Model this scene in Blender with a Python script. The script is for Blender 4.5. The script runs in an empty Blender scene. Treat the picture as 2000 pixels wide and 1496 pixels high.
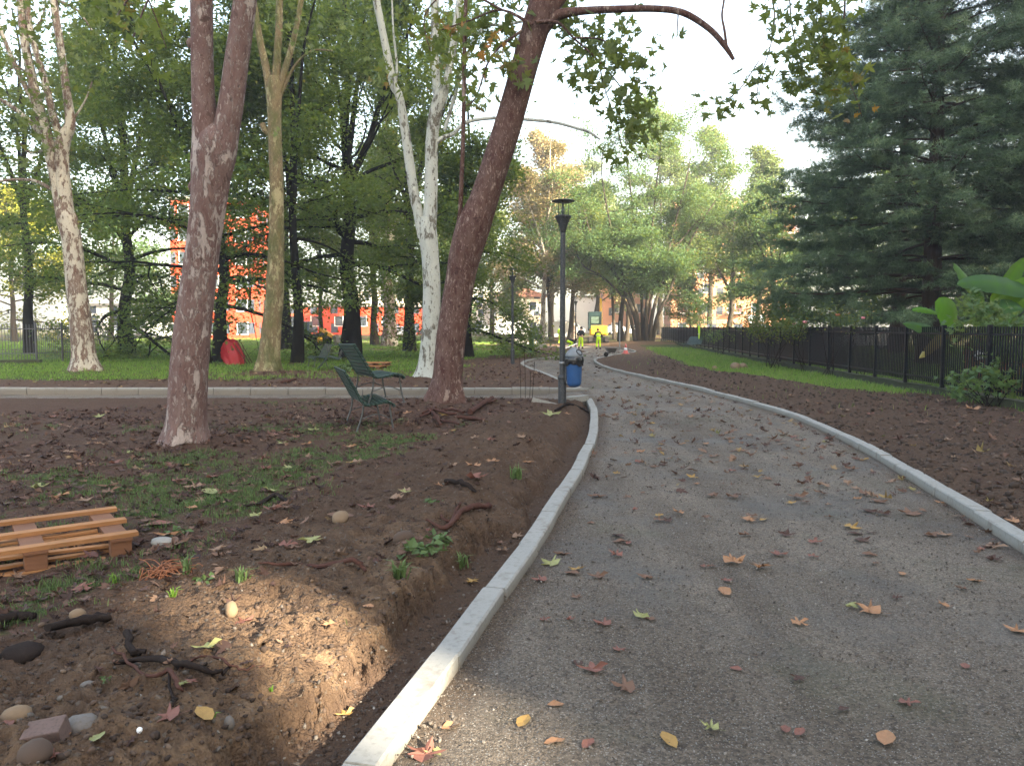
import bpy, bmesh, math, random
import numpy as np
from mathutils import Vector, Matrix, Quaternion, Euler

scene = bpy.context.scene
col = scene.collection
PI = math.pi
R = math.radians

# ------------------------------------------------------------------ camera, world, sun, exposure
CAM_H, FPX, HORIZON = 1.70, 1500.0, 640.0
PITCH = math.atan((748 - HORIZON) / FPX)
cam = bpy.data.objects.new('camera', bpy.data.cameras.new('camera'))
col.objects.link(cam)
cam.location = (0, 0, CAM_H)
cam.rotation_euler = (PI / 2 - PITCH, 0, 0)
cam.data.sensor_width = 36
cam.data.lens = 36 * FPX / 2000
cam.data.clip_end = 3000
scene.camera = cam

SUN_EL = R(24)
SUN_H = Vector((0.77, -0.64, 0)).normalized()
SUN_DIR = Vector((SUN_H.x * math.cos(SUN_EL), SUN_H.y * math.cos(SUN_EL), math.sin(SUN_EL)))
world = bpy.data.worlds.new('World')
scene.world = world
world.use_nodes = True
wn = world.node_tree
bg = wn.nodes['Background']
sky = wn.nodes.new('ShaderNodeTexSky')
sky.sky_type = 'NISHITA'
sky.sun_disc = False
sky.sun_elevation = SUN_EL
sky.sun_rotation = math.atan2(SUN_H.x, SUN_H.y)
sky.air_density = 1.0
sky.dust_density = 5.0
sky.ozone_density = 0.6
wn.links.new(sky.outputs[0], bg.inputs[0])
bg.inputs[1].default_value = 0.13
sun = bpy.data.objects.new('sun', bpy.data.lights.new('sun', 'SUN'))
col.objects.link(sun)
sun.data.energy = 5.0
sun.data.angle = R(0.5)
sun.data.color = (1.0, 0.92, 0.80)
sun.location = (40, -40, 60)
sun.rotation_euler = (-SUN_DIR).to_track_quat('-Z', 'Y').to_euler()
vs = scene.view_settings
vs.view_transform = 'Standard'
vs.look = 'None'
vs.gamma = 1
vs.exposure = 3.08
vs.use_white_balance = True
vs.white_balance_temperature = 7350
vs.white_balance_tint = 6
cy = scene.cycles
cy.max_bounces = 6
cy.diffuse_bounces = 3
cy.glossy_bounces = 2
cy.transmission_bounces = 4
cy.transparent_max_bounces = 6
cy.caustics_reflective = False
cy.caustics_refractive = False

# ------------------------------------------------------------------ helpers
_cp, _sp = math.cos(PITCH), math.sin(PITCH)

def ray(px, py):
    u, v = (px - 1000) / FPX, (748 - py) / FPX
    return Vector((u, _cp + v * _sp, -_sp + v * _cp))

def at(px, py, Y):
    d = ray(px, py)
    return Vector((0, 0, CAM_H)) + d * (Y / d.y)

def gp(px, py, z=0.1):
    d = ray(px, py)
    return Vector((0, 0, CAM_H)) + d * ((z - CAM_H) / d.z)

def tag(o, label=None, cat=None, group=None, kind=None):
    if label: o['label'] = label
    if cat: o['category'] = cat
    if group: o['group'] = group
    if kind: o['kind'] = kind
    return o

def empty(name, loc, label, cat, group=None, rz=0.0):
    o = bpy.data.objects.new(name, None)
    col.objects.link(o)
    o.location = loc
    o.rotation_euler = (0, 0, rz)
    o.empty_display_size = 0.2
    return tag(o, label, cat, group)

def copy_tree(o, parent=None):
    c = o.copy()
    col.objects.link(c)
    c.parent = parent
    for ch in [x for x in o.children]:
        copy_tree(ch, c)
    return c

def rotm(rx=0, ry=0, rz=0):
    return Euler((rx, ry, rz)).to_matrix()

class MB:
    """collects polygons; build() links them as one mesh object"""
    def __init__(s):
        s.v, s.f, s.m, s.sm = [], [], [], []
    def add(s, verts, faces, mi=0, smooth=False):
        n = len(s.v)
        s.v.extend([tuple(p) for p in verts])
        for f in faces:
            s.f.append([i + n for i in f]); s.m.append(mi); s.sm.append(smooth)
        return s
    def box(s, c, size, rot=None, mi=0, bev=0.0):
        hx, hy, hz = size[0] / 2, size[1] / 2, size[2] / 2
        c = Vector(c)
        if bev <= 0:
            vs_ = [Vector((x, y, z)) for x in (-hx, hx) for y in (-hy, hy) for z in (-hz, hz)]
            fs = [(0, 1, 3, 2), (4, 6, 7, 5), (0, 4, 5, 1), (2, 3, 7, 6), (0, 2, 6, 4), (1, 5, 7, 3)]
        else:
            bm = bmesh.new()
            bmesh.ops.create_cube(bm, size=1)
            bmesh.ops.scale(bm, vec=(size[0], size[1], size[2]), verts=bm.verts)
            bmesh.ops.bevel(bm, geom=bm.edges[:], offset=bev, segments=2, affect='EDGES', profile=0.6)
            bm.verts.ensure_lookup_table()
            for i, v in enumerate(bm.verts): v.index = i
            vs_ = [v.co.copy() for v in bm.verts]
            fs = [[v.index for v in f.verts] for f in bm.faces]
            bm.free()
        if rot is not None: vs_ = [rot @ v for v in vs_]
        return s.add([v + c for v in vs_], fs, mi)
    def bar(s, a, b, w, h, mi=0, up=(0, 0, 1)):
        a, b = Vector(a), Vector(b)
        d = (b - a); L = d.length; d.normalize()
        up = Vector(up)
        side = d.cross(up)
        if side.length < 1e-4: side = d.cross(Vector((1, 0, 0)))
        side.normalize(); u = side.cross(d)
        rot = Matrix((side, d, u)).transposed()
        return s.box((a + b) / 2, (w, L, h), rot, mi)
    def tube(s, pts, radii, n=8, mi=0, caps=True, jit=0.0, rng=None):
        pts = [Vector(p) for p in pts]
        m = len(pts)
        if not hasattr(radii, '__len__'): radii = [radii] * m
        up = Vector((0.13, 0.31, 0.94))
        vs_, fs = [], []
        prev = None
        for i in range(m):
            d = pts[min(i + 1, m - 1)] - pts[max(i - 1, 0)]
            if d.length < 1e-7: d = Vector((0, 0, 1))
            d.normalize()
            if prev is None:
                ref = Vector((1, 0, 0)) if abs(d.x) < 0.8 else Vector((0, 1, 0))
                a = (ref - d * ref.dot(d)).normalized()
            else:
                a = (prev - d * prev.dot(d))
                a = a.normalized() if a.length > 1e-6 else Vector((1, 0, 0))
            prev = a
            b = d.cross(a)
            for k in range(n):
                t = 2 * PI * k / n
                r = radii[i]
                if jit and rng: r *= 1 + rng.uniform(-jit, jit)
                vs_.append(pts[i] + (a * math.cos(t) + b * math.sin(t)) * r)
        for i in range(m - 1):
            for k in range(n):
                k2 = (k + 1) % n
                fs.append((i * n + k, i * n + k2, (i + 1) * n + k2, (i + 1) * n + k))
        s.add(vs_, fs, mi, True)
        if caps:
            s.add(vs_[:n], [tuple(range(n))[::-1]], mi)
            s.add(vs_[-n:], [tuple(range(n))], mi)
        return s
    def lathe(s, prof, c=(0, 0, 0), n=20, mi=0, smooth=True, rot=None):
        c = Vector(c)
        vs_, fs = [], []
        m = len(prof)
        for (r, z) in prof:
            for k in range(n):
                t = 2 * PI * k / n
                p = Vector((r * math.cos(t), r * math.sin(t), z))
                if rot is not None: p = rot @ p
                vs_.append(c + p)
        for i in range(m - 1):
            for k in range(n):
                k2 = (k + 1) % n
                fs.append((i * n + k, i * n + k2, (i + 1) * n + k2, (i + 1) * n + k))
        fs.append(tuple(range(n))[::-1]); fs.append(tuple(range((m - 1) * n, m * n)))
        return s.add(vs_, fs, mi, smooth)
    def prism(s, poly, y0, y1, fn, mi=0):
        """poly: 2-D outline; fn(a,b,y) -> point"""
        n = len(poly)
        vs_ = [fn(a, b, y0) for a, b in poly] + [fn(a, b, y1) for a, b in poly]
        fs = [tuple(range(n))[::-1], tuple(range(n, 2 * n))]
        for i in range(n):
            j = (i + 1) % n
            fs.append((i, j, n + j, n + i))
        return s.add(vs_, fs, mi)
    def build(s, name, mats, parent=None, local=False, recalc=True):
        me = bpy.data.meshes.new(name)
        off = Vector((0, 0, 0))
        p = parent
        if not local:
            while p is not None:
                off += p.location; p = p.parent
        me.from_pydata([tuple(Vector(v) - off) for v in s.v], [], s.f)
        if not isinstance(mats, (list, tuple)): mats = [mats]
        for m in mats: me.materials.append(m)
        me.polygons.foreach_set('material_index', s.m)
        me.polygons.foreach_set('use_smooth', s.sm)
        if recalc:
            bm = bmesh.new(); bm.from_mesh(me)
            bmesh.ops.recalc_face_normals(bm, faces=bm.faces)
            bm.to_mesh(me); bm.free()
        me.update()
        o = bpy.data.objects.new(name, me)
        col.objects.link(o)
        o.parent = parent
        return o

def np_mesh(name, V, faces, mats, attrs=None, parent=None, smooth=False, mat_index=None, off=None):
    """V (n,3); faces (m,k) int array (all the same k)"""
    V = np.asarray(V, dtype=np.float32)
    if off is not None: V = V - np.asarray(off, dtype=np.float32)
    faces = np.asarray(faces, dtype=np.int32)
    me = bpy.data.meshes.new(name)
    me.vertices.add(len(V)); me.vertices.foreach_set('co', V.ravel())
    m, k = faces.shape
    me.loops.add(m * k); me.loops.foreach_set('vertex_index', faces.ravel())
    me.polygons.add(m)
    me.polygons.foreach_set('loop_start', np.arange(0, m * k, k, dtype=np.int32))
    me.polygons.foreach_set('loop_total', np.full(m, k, dtype=np.int32))
    if not isinstance(mats, (list, tuple)): mats = [mats]
    for mm in mats: me.materials.append(mm)
    if mat_index is not None: me.polygons.foreach_set('material_index', np.asarray(mat_index, dtype=np.int32))
    me.polygons.foreach_set('use_smooth', np.full(m, bool(smooth)))
    for an, av in (attrs or {}).items():
        av = np.asarray(av, dtype=np.float32)
        if av.ndim == 1:
            a = me.attributes.new(an, 'FLOAT', 'POINT'); a.data.foreach_set('value', av)
        else:
            a = me.attributes.new(an, 'FLOAT_COLOR', 'POINT'); a.data.foreach_set('color', av.ravel())
    me.update(calc_edges=True)
    me.validate()
    o = bpy.data.objects.new(name, me)
    col.objects.link(o)
    o.parent = parent
    return o

def rot_random(n, rng, tilt=1.0, droop=0.0):
    """n random rotation matrices: yaw free, tilted from horizontal by ~tilt rad"""
    yaw = rng.uniform(0, 2 * PI, n)
    a = rng.normal(0, tilt, n); b = rng.normal(0, tilt, n) - droop
    cy_, sy_ = np.cos(yaw), np.sin(yaw)
    ca, sa = np.cos(a), np.sin(a); cb, sb = np.cos(b), np.sin(b)
    Rz = np.zeros((n, 3, 3)); Rz[:, 0, 0] = cy_; Rz[:, 0, 1] = -sy_; Rz[:, 1, 0] = sy_; Rz[:, 1, 1] = cy_; Rz[:, 2, 2] = 1
    Rx = np.zeros((n, 3, 3)); Rx[:, 0, 0] = 1; Rx[:, 1, 1] = ca; Rx[:, 1, 2] = -sa; Rx[:, 2, 1] = sa; Rx[:, 2, 2] = ca
    Ry = np.zeros((n, 3, 3)); Ry[:, 1, 1] = 1; Ry[:, 0, 0] = cb; Ry[:, 0, 2] = sb; Ry[:, 2, 0] = -sb; Ry[:, 2, 2] = cb
    return Rz @ Rx @ Ry

def scatter_template(T, F, pos, rots, scale):
    """T (k,3), F (m,j), pos (n,3), rots (n,3,3), scale (n,) or (n,3)"""
    n, k = len(pos), len(T)
    sc = np.asarray(scale)
    if sc.ndim == 1: sc = np.repeat(sc[:, None], 3, 1)
    P = T[None, :, :] * sc[:, None, :]
    P = np.einsum('nij,nkj->nki', rots, P) + pos[:, None, :]
    FF = (F[None, :, :] + (np.arange(n) * k)[:, None, None]).reshape(-1, F.shape[1])
    return P.reshape(-1, 3), FF

# numpy value noise
def _hash(ix, iy, seed):
    h = (ix.astype(np.int64) * 374761393 + iy.astype(np.int64) * 668265263 + seed * 1442695041) & 0x7fffffff
    h = ((h ^ (h >> 13)) * 1274126177) & 0x7fffffff
    return ((h ^ (h >> 16)) & 0xffff) / 65535.0

def vnoise(x, y, seed=0):
    x = np.asarray(x, float); y = np.asarray(y, float)
    ix, iy = np.floor(x), np.floor(y)
    fx, fy = x - ix, y - iy
    ux, uy = fx * fx * fx * (fx * (fx * 6 - 15) + 10), fy * fy * fy * (fy * (fy * 6 - 15) + 10)
    a, b = _hash(ix, iy, seed), _hash(ix + 1, iy, seed)
    c, d = _hash(ix, iy + 1, seed), _hash(ix + 1, iy + 1, seed)
    return (a + (b - a) * ux) * (1 - uy) + (c + (d - c) * ux) * uy

def fbm(x, y, seed=0, oct=4, gain=0.5):
    t, a, s = 0.0, 1.0, 0.0
    cx, sx = math.cos(0.6), math.sin(0.6)
    for i in range(oct):
        t = t + a * (vnoise(x, y, seed + i * 17) - 0.5); s += a
        x, y = (cx * x - sx * y) * 2.03 + 5.2, (sx * x + cx * y) * 2.03 + 1.7
        a *= gain
    return t / s * 2

def sstep(a, b, x):
    t = np.clip((np.asarray(x, float) - a) / (b - a), 0, 1)
    return t * t * (3 - 2 * t)

def catmull(pts, per=6):
    pts = [Vector(p) for p in pts]
    if len(pts) < 3: return pts
    out = []
    for i in range(len(pts) - 1):
        p0, p1, p2, p3 = pts[max(i - 1, 0)], pts[i], pts[i + 1], pts[min(i + 2, len(pts) - 1)]
        for k in range(per):
            t = k / per
            out.append(0.5 * ((2 * p1) + (p2 - p0) * t + (2 * p0 - 5 * p1 + 4 * p2 - p3) * t * t + (3 * p1 - p0 - 3 * p2 + p3) * t ** 3))
    out.append(pts[-1])
    return out

def polydist(x, y, poly):
    best = np.full(np.shape(x), 1e9)
    for i in range(len(poly) - 1):
        ax, ay = poly[i][0], poly[i][1]; bx, by = poly[i + 1][0], poly[i + 1][1]
        dx, dy = bx - ax, by - ay
        L2 = dx * dx + dy * dy + 1e-12
        t = np.clip(((x - ax) * dx + (y - ay) * dy) / L2, 0, 1)
        best = np.minimum(best, (x - ax - t * dx) ** 2 + (y - ay - t * dy) ** 2)
    return np.sqrt(best)

# ------------------------------------------------------------------ materials
def newmat(name):
    m = bpy.data.materials.new(name)
    m.use_nodes = True
    nt = m.node_tree
    nt.nodes.clear()
    out = nt.nodes.new('ShaderNodeOutputMaterial')
    return m, nt, out

def nd(nt, typ, ins=None, **props):
    n = nt.nodes.new(typ)
    for k, v in props.items(): setattr(n, k, v)
    for k, v in (ins or {}).items():
        s = n.inputs[k]
        if isinstance(v, bpy.types.NodeSocket): nt.links.new(v, s)
        else:
            try: s.default_value = v
            except Exception: s.default_value = (*v, 1) if len(v) == 3 else v
    return n

def ramp(nt, fac, stops, interp='LINEAR'):
    n = nt.nodes.new('ShaderNodeValToRGB')
    nt.links.new(fac, n.inputs[0])
    cr = n.color_ramp
    cr.interpolation = interp
    while len(cr.elements) < len(stops): cr.elements.new(0.5)
    for e, (p, c) in zip(cr.elements, stops):
        e.position = p
        e.color = (c, c, c, 1) if not hasattr(c, '__len__') else (*c, 1)
    return n.outputs[0]

def mixc(nt, f, a, b, mode='MIX'):
    n = nt.nodes.new('ShaderNodeMix')
    n.data_type = 'RGBA'; n.blend_type = mode
    for s, v in ((n.inputs[0], f), (n.inputs[6], a), (n.inputs[7], b)):
        if isinstance(v, bpy.types.NodeSocket): nt.links.new(v, s)
        else: s.default_value = v if not hasattr(v, '__len__') else ((*v, 1) if len(v) == 3 else v)
    return n.outputs[2]

def mth(nt, op, a, b=0.0, c=0.0):
    n = nt.nodes.new('ShaderNodeMath'); n.operation = op
    for i, v in enumerate((a, b, c)):
        if isinstance(v, bpy.types.NodeSocket): nt.links.new(v, n.inputs[i])
        else: n.inputs[i].default_value = v
    return n.outputs[0]

def noise_t(nt, vec, scale, detail=4, rough=0.55, dist=0.0):
    return nd(nt, 'ShaderNodeTexNoise', {'Vector': vec, 'Scale': scale, 'Detail': detail, 'Roughness': rough, 'Distortion': dist}).outputs['Fac']

def coords(nt, kind='Object', scale=None):
    c = nt.nodes.new('ShaderNodeTexCoord').outputs[kind]
    if scale:
        c = nd(nt, 'ShaderNodeMapping', {'Vector': c, 'Scale': scale}).outputs[0]
    return c

def geo_pos(nt):
    return nt.nodes.new('ShaderNodeNewGeometry').outputs['Position']

def bump(nt, h, strength=0.5, dist=0.02, normal=None):
    ins = {'Height': h, 'Strength': strength, 'Distance': dist}
    if normal is not None: ins['Normal'] = normal
    return nd(nt, 'ShaderNodeBump', ins).outputs[0]

def bsdf(nt, out, color, rough=0.7, metal=0.0, normal=None, spec=0.3, **extra):
    ins = {'Base Color': color, 'Roughness': rough, 'Metallic': metal, 'Specular IOR Level': spec}
    if normal is not None: ins['Normal'] = normal
    ins.update(extra)
    b = nd(nt, 'ShaderNodeBsdfPrincipled', ins)
    nt.links.new(b.outputs[0], out.inputs[0])
    return b

def simple(name, color, rough=0.6, metal=0.0, var=0.25, scale=6.0, spec=0.3, bumps=0.15, dirt=None):
    """plain surface with uneven tone and fine relief"""
    m, nt, out = newmat(name)
    c = coords(nt)
    n1 = noise_t(nt, c, scale, 5)
    n2 = noise_t(nt, c, scale * 7, 3)
    lo = tuple(x * (1 - var) for x in color); hi = tuple(min(1, x * (1 + var)) for x in color)
    cc = mixc(nt, n1, lo, hi)
    if dirt:
        cc = mixc(nt, ramp(nt, n2, [(0.5, 0.0), (0.72, 0.8)]), cc, dirt)
    rr = nd(nt, 'ShaderNodeMapRange', {'Value': n2, 3: max(0.05, rough - 0.12), 4: min(1, rough + 0.12)}).outputs[0]
    bsdf(nt, out, cc, rr, metal, bump(nt, n2, bumps, 0.004), spec)
    return m

def leaf_mat(name, stops, trans=0.35, rough=0.55, spec=0.25):
    """leaf colour picked by the per-leaf tint attribute"""
    m, nt, out = newmat(name)
    a = nd(nt, 'ShaderNodeAttribute', attribute_name='tint').outputs['Fac']
    c = ramp(nt, a, stops)
    p = nd(nt, 'ShaderNodeBsdfPrincipled', {'Base Color': c, 'Roughness': rough, 'Specular IOR Level': spec})
    tc = mixc(nt, 0.5, c, (0.34, 0.40, 0.05), 'MIX') if trans > 0.3 else c
    t = nd(nt, 'ShaderNodeBsdfTranslucent', {'Color': tc})
    mx = nd(nt, 'ShaderNodeMixShader', {0: trans})
    nt.links.new(p.outputs[0], mx.inputs[1]); nt.links.new(t.outputs[0], mx.inputs[2])
    nt.links.new(mx.outputs[0], out.inputs[0])
    return m

def plane_bark(name, brown, pale, amount, green=0.0):
    m, nt, out = newmat(name)
    c = coords(nt, 'Object', (1.0, 1.0, 0.42))
    big = noise_t(nt, c, 2.2, 6, 0.62, 0.6)
    flake = noise_t(nt, c, 9.0, 5, 0.65, 0.4)
    fine = noise_t(nt, c, 45.0, 3, 0.6)
    comb = mth(nt, 'ADD', mth(nt, 'MULTIPLY', big, 0.55), mth(nt, 'MULTIPLY', flake, 0.45))
    mask = ramp(nt, comb, [(0.5 + amount - 0.012, 1.0), (0.5 + amount + 0.012, 0.0)])
    mask2 = ramp(nt, noise_t(nt, c, 27.0, 4, 0.6, 0.8), [(0.585, 0.0), (0.605, 1.0)])
    mask3 = ramp(nt, noise_t(nt, c, 14.0, 4, 0.6, 0.5), [(0.36, 1.0), (0.385, 0.0)])
    scar = ramp(nt, noise_t(nt, coords(nt, 'Object', (1.0, 1.0, 1.6)), 3.3, 3, 0.5), [(0.27, 1.0), (0.30, 0.0)])
    dk = mixc(nt, fine, tuple(x * 0.55 for x in brown), tuple(x * 1.35 for x in brown))
    dk = mixc(nt, ramp(nt, flake, [(0.35, 0.0), (0.6, 0.45)]), dk, tuple(0.5 * (a + b) for a, b in zip(brown, pale)))
    pl = mixc(nt, fine, tuple(x * 0.78 for x in pale), tuple(min(1, x * 1.15) for x in pale))
    cc = mixc(nt, mask, pl, dk)
    cc = mixc(nt, mth(nt, 'MULTIPLY', mask2, 0.6), cc, pale)
    cc = mixc(nt, mth(nt, 'MULTIPLY', mask3, 0.75), cc, tuple(x * 0.62 for x in brown))
    cc = mixc(nt, mth(nt, 'MULTIPLY', scar, 0.7), cc, tuple(x * 0.40 for x in brown))
    if green:
        g = ramp(nt, noise_t(nt, c, 3.1, 5), [(0.42, 0.0), (0.62, green)])
        cc = mixc(nt, g, cc, (0.075, 0.085, 0.028))
    h = mth(nt, 'ADD', mth(nt, 'ADD', mth(nt, 'MULTIPLY', mask, 0.6), mth(nt, 'MULTIPLY', mask2, -0.4)), mth(nt, 'ADD', mth(nt, 'MULTIPLY', fine, 0.35), mth(nt, 'MULTIPLY', flake, 0.6)))
    bsdf(nt, out, cc, 0.85, 0, bump(nt, h, 0.9, 0.035), 0.15)
    return m

def dark_bark(name, colr, scale=1.0):
    m, nt, out = newmat(name)
    c = coords(nt, 'Object', (1.0 * scale, 1.0 * scale, 0.14 * scale))
    w = noise_t(nt, c, 16.0, 6, 0.7, 0.6)
    b = noise_t(nt, coords(nt), 1.7, 4)
    cc = mixc(nt, w, tuple(x * 0.45 for x in colr), tuple(x * 1.5 for x in colr))
    cc = mixc(nt, ramp(nt, b, [(0.5, 0.0), (0.75, 0.35)]), cc, (0.05, 0.055, 0.03))
    bsdf(nt, out, cc, 0.95, 0, bump(nt, w, 0.9, 0.05), 0.1)
    return m

def concrete(name, colr, stain=(0.20, 0.19, 0.17)):
    m, nt, out = newmat(name)
    c = geo_pos(nt)
    n1 = noise_t(nt, c, 1.3, 6, 0.6)
    n2 = noise_t(nt, c, 28.0, 5, 0.65)
    n3 = noise_t(nt, c, 160.0, 2, 0.5)
    cc = mixc(nt, n1, tuple(x * 0.82 for x in colr), tuple(x * 1.14 for x in colr))
    cc = mixc(nt, ramp(nt, n2, [(0.50, 0.0), (0.72, 0.7)]), cc, stain)
    cc = mixc(nt, ramp(nt, noise_t(nt, c, 5.5, 5, 0.65, 0.4), [(0.55, 0.0), (0.68, 0.6)]), cc, (0.13, 0.105, 0.082))
    z = nd(nt, 'ShaderNodeSeparateXYZ', {0: c}).outputs[2]
    low = ramp(nt, mth(nt, 'ADD', mth(nt, 'MULTIPLY', z, 8.0), mth(nt, 'MULTIPLY', n2, 0.7)), [(0.45, 0.75), (0.85, 0.0)])
    cc = mixc(nt, low, cc, (0.15, 0.125, 0.10))
    pits = ramp(nt, nd(nt, 'ShaderNodeTexVoronoi', {'Vector': c, 'Scale': 90.0}).outputs['Distance'], [(0.07, 0.0), (0.16, 1.0)])
    h = mth(nt, 'ADD', mth(nt, 'MULTIPLY', n3, 0.5), mth(nt, 'ADD', pits, n2))
    bsdf(nt, out, cc, 0.88, 0, bump(nt, h, 0.35, 0.004), 0.2)
    return m

def path_mat():
    m, nt, out = newmat('gravel_path')
    c = geo_pos(nt)
    big = noise_t(nt, c, 0.55, 5, 0.6, 0.4)
    mid = noise_t(nt, c, 4.0, 5, 0.6)
    vor = nd(nt, 'ShaderNodeTexVoronoi', {'Vector': c, 'Scale': 88.0, 'Randomness': 1.0})
    vor2 = nd(nt, 'ShaderNodeTexVoronoi', {'Vector': c, 'Scale': 190.0})
    fine = noise_t(nt, c, 260.0, 3, 0.7)
    stone = nd(nt, 'ShaderNodeSeparateColor', {0: vor.outputs['Color']}).outputs[0]
    base = mixc(nt, ramp(nt, big, [(0.36, 0.0), (0.64, 1.0)]), (0.106, 0.080, 0.059), (0.205, 0.166, 0.132))
    base = mixc(nt, ramp(nt, mid, [(0.35, 0.0), (0.7, 0.55)]), base, (0.120, 0.096, 0.076))
    tr_ = noise_t(nt, nd(nt, 'ShaderNodeMapping', {'Vector': c, 'Scale': (1.5, 0.22, 1.0)}).outputs[0], 1.3, 4, 0.55, 0.3)
    base = mixc(nt, ramp(nt, tr_, [(0.42, 0.0), (0.62, 0.55)]), base, (0.23, 0.190, 0.152))
    ed = nd(nt, 'ShaderNodeAttribute', attribute_name='edge').outputs['Fac']
    edm = ramp(nt, mth(nt, 'ADD', ed, mth(nt, 'MULTIPLY', mth(nt, 'SUBTRACT', mid, 0.5), 0.9)), [(0.35, 0.0), (0.85, 0.8)])
    base = mixc(nt, edm, base, (0.105, 0.070, 0.046))
    grain = mixc(nt, stone, (0.32, 0.31, 0.30), (1.7, 1.66, 1.6))
    cc = mixc(nt, 0.68, base, mixc(nt, 1.0, base, grain, 'MULTIPLY'))
    cc = mixc(nt, ramp(nt, nd(nt, 'ShaderNodeSeparateColor', {0: vor2.outputs['Color']}).outputs[1], [(0.93, 0.0), (0.96, 0.75)]), cc, (0.42, 0.40, 0.37))
    moss = ramp(nt, noise_t(nt, c, 0.9, 4, 0.6, 0.3), [(0.56, 0.0), (0.72, 0.38)])
    cc = mixc(nt, moss, cc, (0.085, 0.10, 0.045))
    damp = ramp(nt, noise_t(nt, nd(nt, 'ShaderNodeMapping', {'Vector': c, 'Location': (7.3, 2.2, 0)}).outputs[0], 0.7, 5, 0.62, 0.5), [(0.50, 0.0), (0.66, 1.0)])
    cc = mixc(nt, mth(nt, 'MULTIPLY', damp, 0.42), cc, (0.075, 0.075, 0.08))
    h = mth(nt, 'ADD', mth(nt, 'MULTIPLY', vor.outputs['Distance'], -1.0), mth(nt, 'ADD', mth(nt, 'MULTIPLY', vor2.outputs['Distance'], -0.5), mth(nt, 'ADD', fine, mth(nt, 'MULTIPLY', mid, 1.2))))
    rr = nd(nt, 'ShaderNodeMapRange', {'Value': damp, 3: 0.82, 4: 0.52}).outputs[0]
    bsdf(nt, out, cc, rr, 0, bump(nt, h, 1.0, 0.020), 0.35)
    return m

def ground_mat():
    """zone attribute: R grass, G tan clay, B fallen-leaf litter"""
    m, nt, out = newmat('soil_and_grass')
    c = geo_pos(nt)
    z = nd(nt, 'ShaderNodeAttribute', attribute_name='zone')
    sep = nd(nt, 'ShaderNodeSeparateColor', {0: z.outputs['Color']})
    gr, cl, li = sep.outputs[0], sep.outputs[1], sep.outputs[2]
    n1 = noise_t(nt, c, 1.1, 6, 0.62, 0.3)
    n2 = noise_t(nt, c, 7.0, 6, 0.66, 0.2)
    n3 = noise_t(nt, c, 55.0, 4, 0.65)
    vor = nd(nt, 'ShaderNodeTexVoronoi', {'Vector': c, 'Scale': 62.0})
    vs2 = nd(nt, 'ShaderNodeSeparateColor', {0: vor.outputs['Color']})
    dark = mixc(nt, mth(nt, 'ADD', mth(nt, 'MULTIPLY', n2, 0.6), mth(nt, 'MULTIPLY', noise_t(nt, c, 24.0, 5, 0.7, 0.3), 0.4)), (0.022, 0.014, 0.010), (0.168, 0.108, 0.076))
    dark = mixc(nt, ramp(nt, n1, [(0.45, 0.0), (0.7, 0.5)]), dark, (0.085, 0.055, 0.042))
    n4 = noise_t(nt, c, 22.0, 5, 0.7, 0.3)
    clay = mixc(nt, mth(nt, 'ADD', mth(nt, 'MULTIPLY', n2, 0.5), mth(nt, 'MULTIPLY', n4, 0.5)), (0.045, 0.029, 0.019), (0.33, 0.215, 0.135))
    soil = mixc(nt, mth(nt, 'MULTIPLY', cl, ramp(nt, n2, [(0.38, 0.15), (0.60, 1.0)])), dark, clay)
    peb = ramp(nt, vs2.outputs[0], [(0.965, 0.0), (0.975, 0.6)])
    soil = mixc(nt, peb, soil, mixc(nt, vs2.outputs[1], (0.10, 0.08, 0.065), (0.19, 0.165, 0.14)))
    litter = mixc(nt, vs2.outputs[2], (0.050, 0.028, 0.022), (0.15, 0.075, 0.052))
    soil = mixc(nt, mth(nt, 'MULTIPLY', li, ramp(nt, n3, [(0.35, 0.1), (0.62, 0.75)])), soil, litter)
    grass = mixc(nt, n2, (0.030, 0.042, 0.016), (0.075, 0.110, 0.032))
    gm = ramp(nt, mth(nt, 'ADD', gr, mth(nt, 'MULTIPLY', mth(nt, 'SUBTRACT', n2, 0.5), 1.6)), [(0.45, 0.0), (0.75, 0.9)])
    cc = mixc(nt, gm, soil, grass)
    h = mth(nt, 'ADD', mth(nt, 'MULTIPLY', n2, 2.0), mth(nt, 'ADD', n3, mth(nt, 'MULTIPLY', vor.outputs['Distance'], -0.5)))
    bsdf(nt, out, cc, 0.92, 0, bump(nt, mth(nt, 'ADD', h, mth(nt, 'MULTIPLY', n4, 1.6)), 1.0, 0.030), 0.08)
    return m

def wood_mat(name, colr, rough=0.75):
    m, nt, out = newmat(name)
    c = coords(nt, 'Object')
    st = nd(nt, 'ShaderNodeMapping', {'Vector': c, 'Scale': (1.2, 14, 14)}).outputs[0]
    g = noise_t(nt, st, 5.0, 6, 0.65, 0.5)
    b = noise_t(nt, c, 2.3, 4)
    cc = mixc(nt, g, tuple(x * 0.55 for x in colr), tuple(min(1, x * 1.3) for x in colr))
    cc = mixc(nt, ramp(nt, b, [(0.45, 0.0), (0.75, 0.55)]), cc, tuple(x * 0.5 for x in colr))
    bsdf(nt, out, cc, rough, 0, bump(nt, g, 0.4, 0.004), 0.2)
    return m

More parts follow.
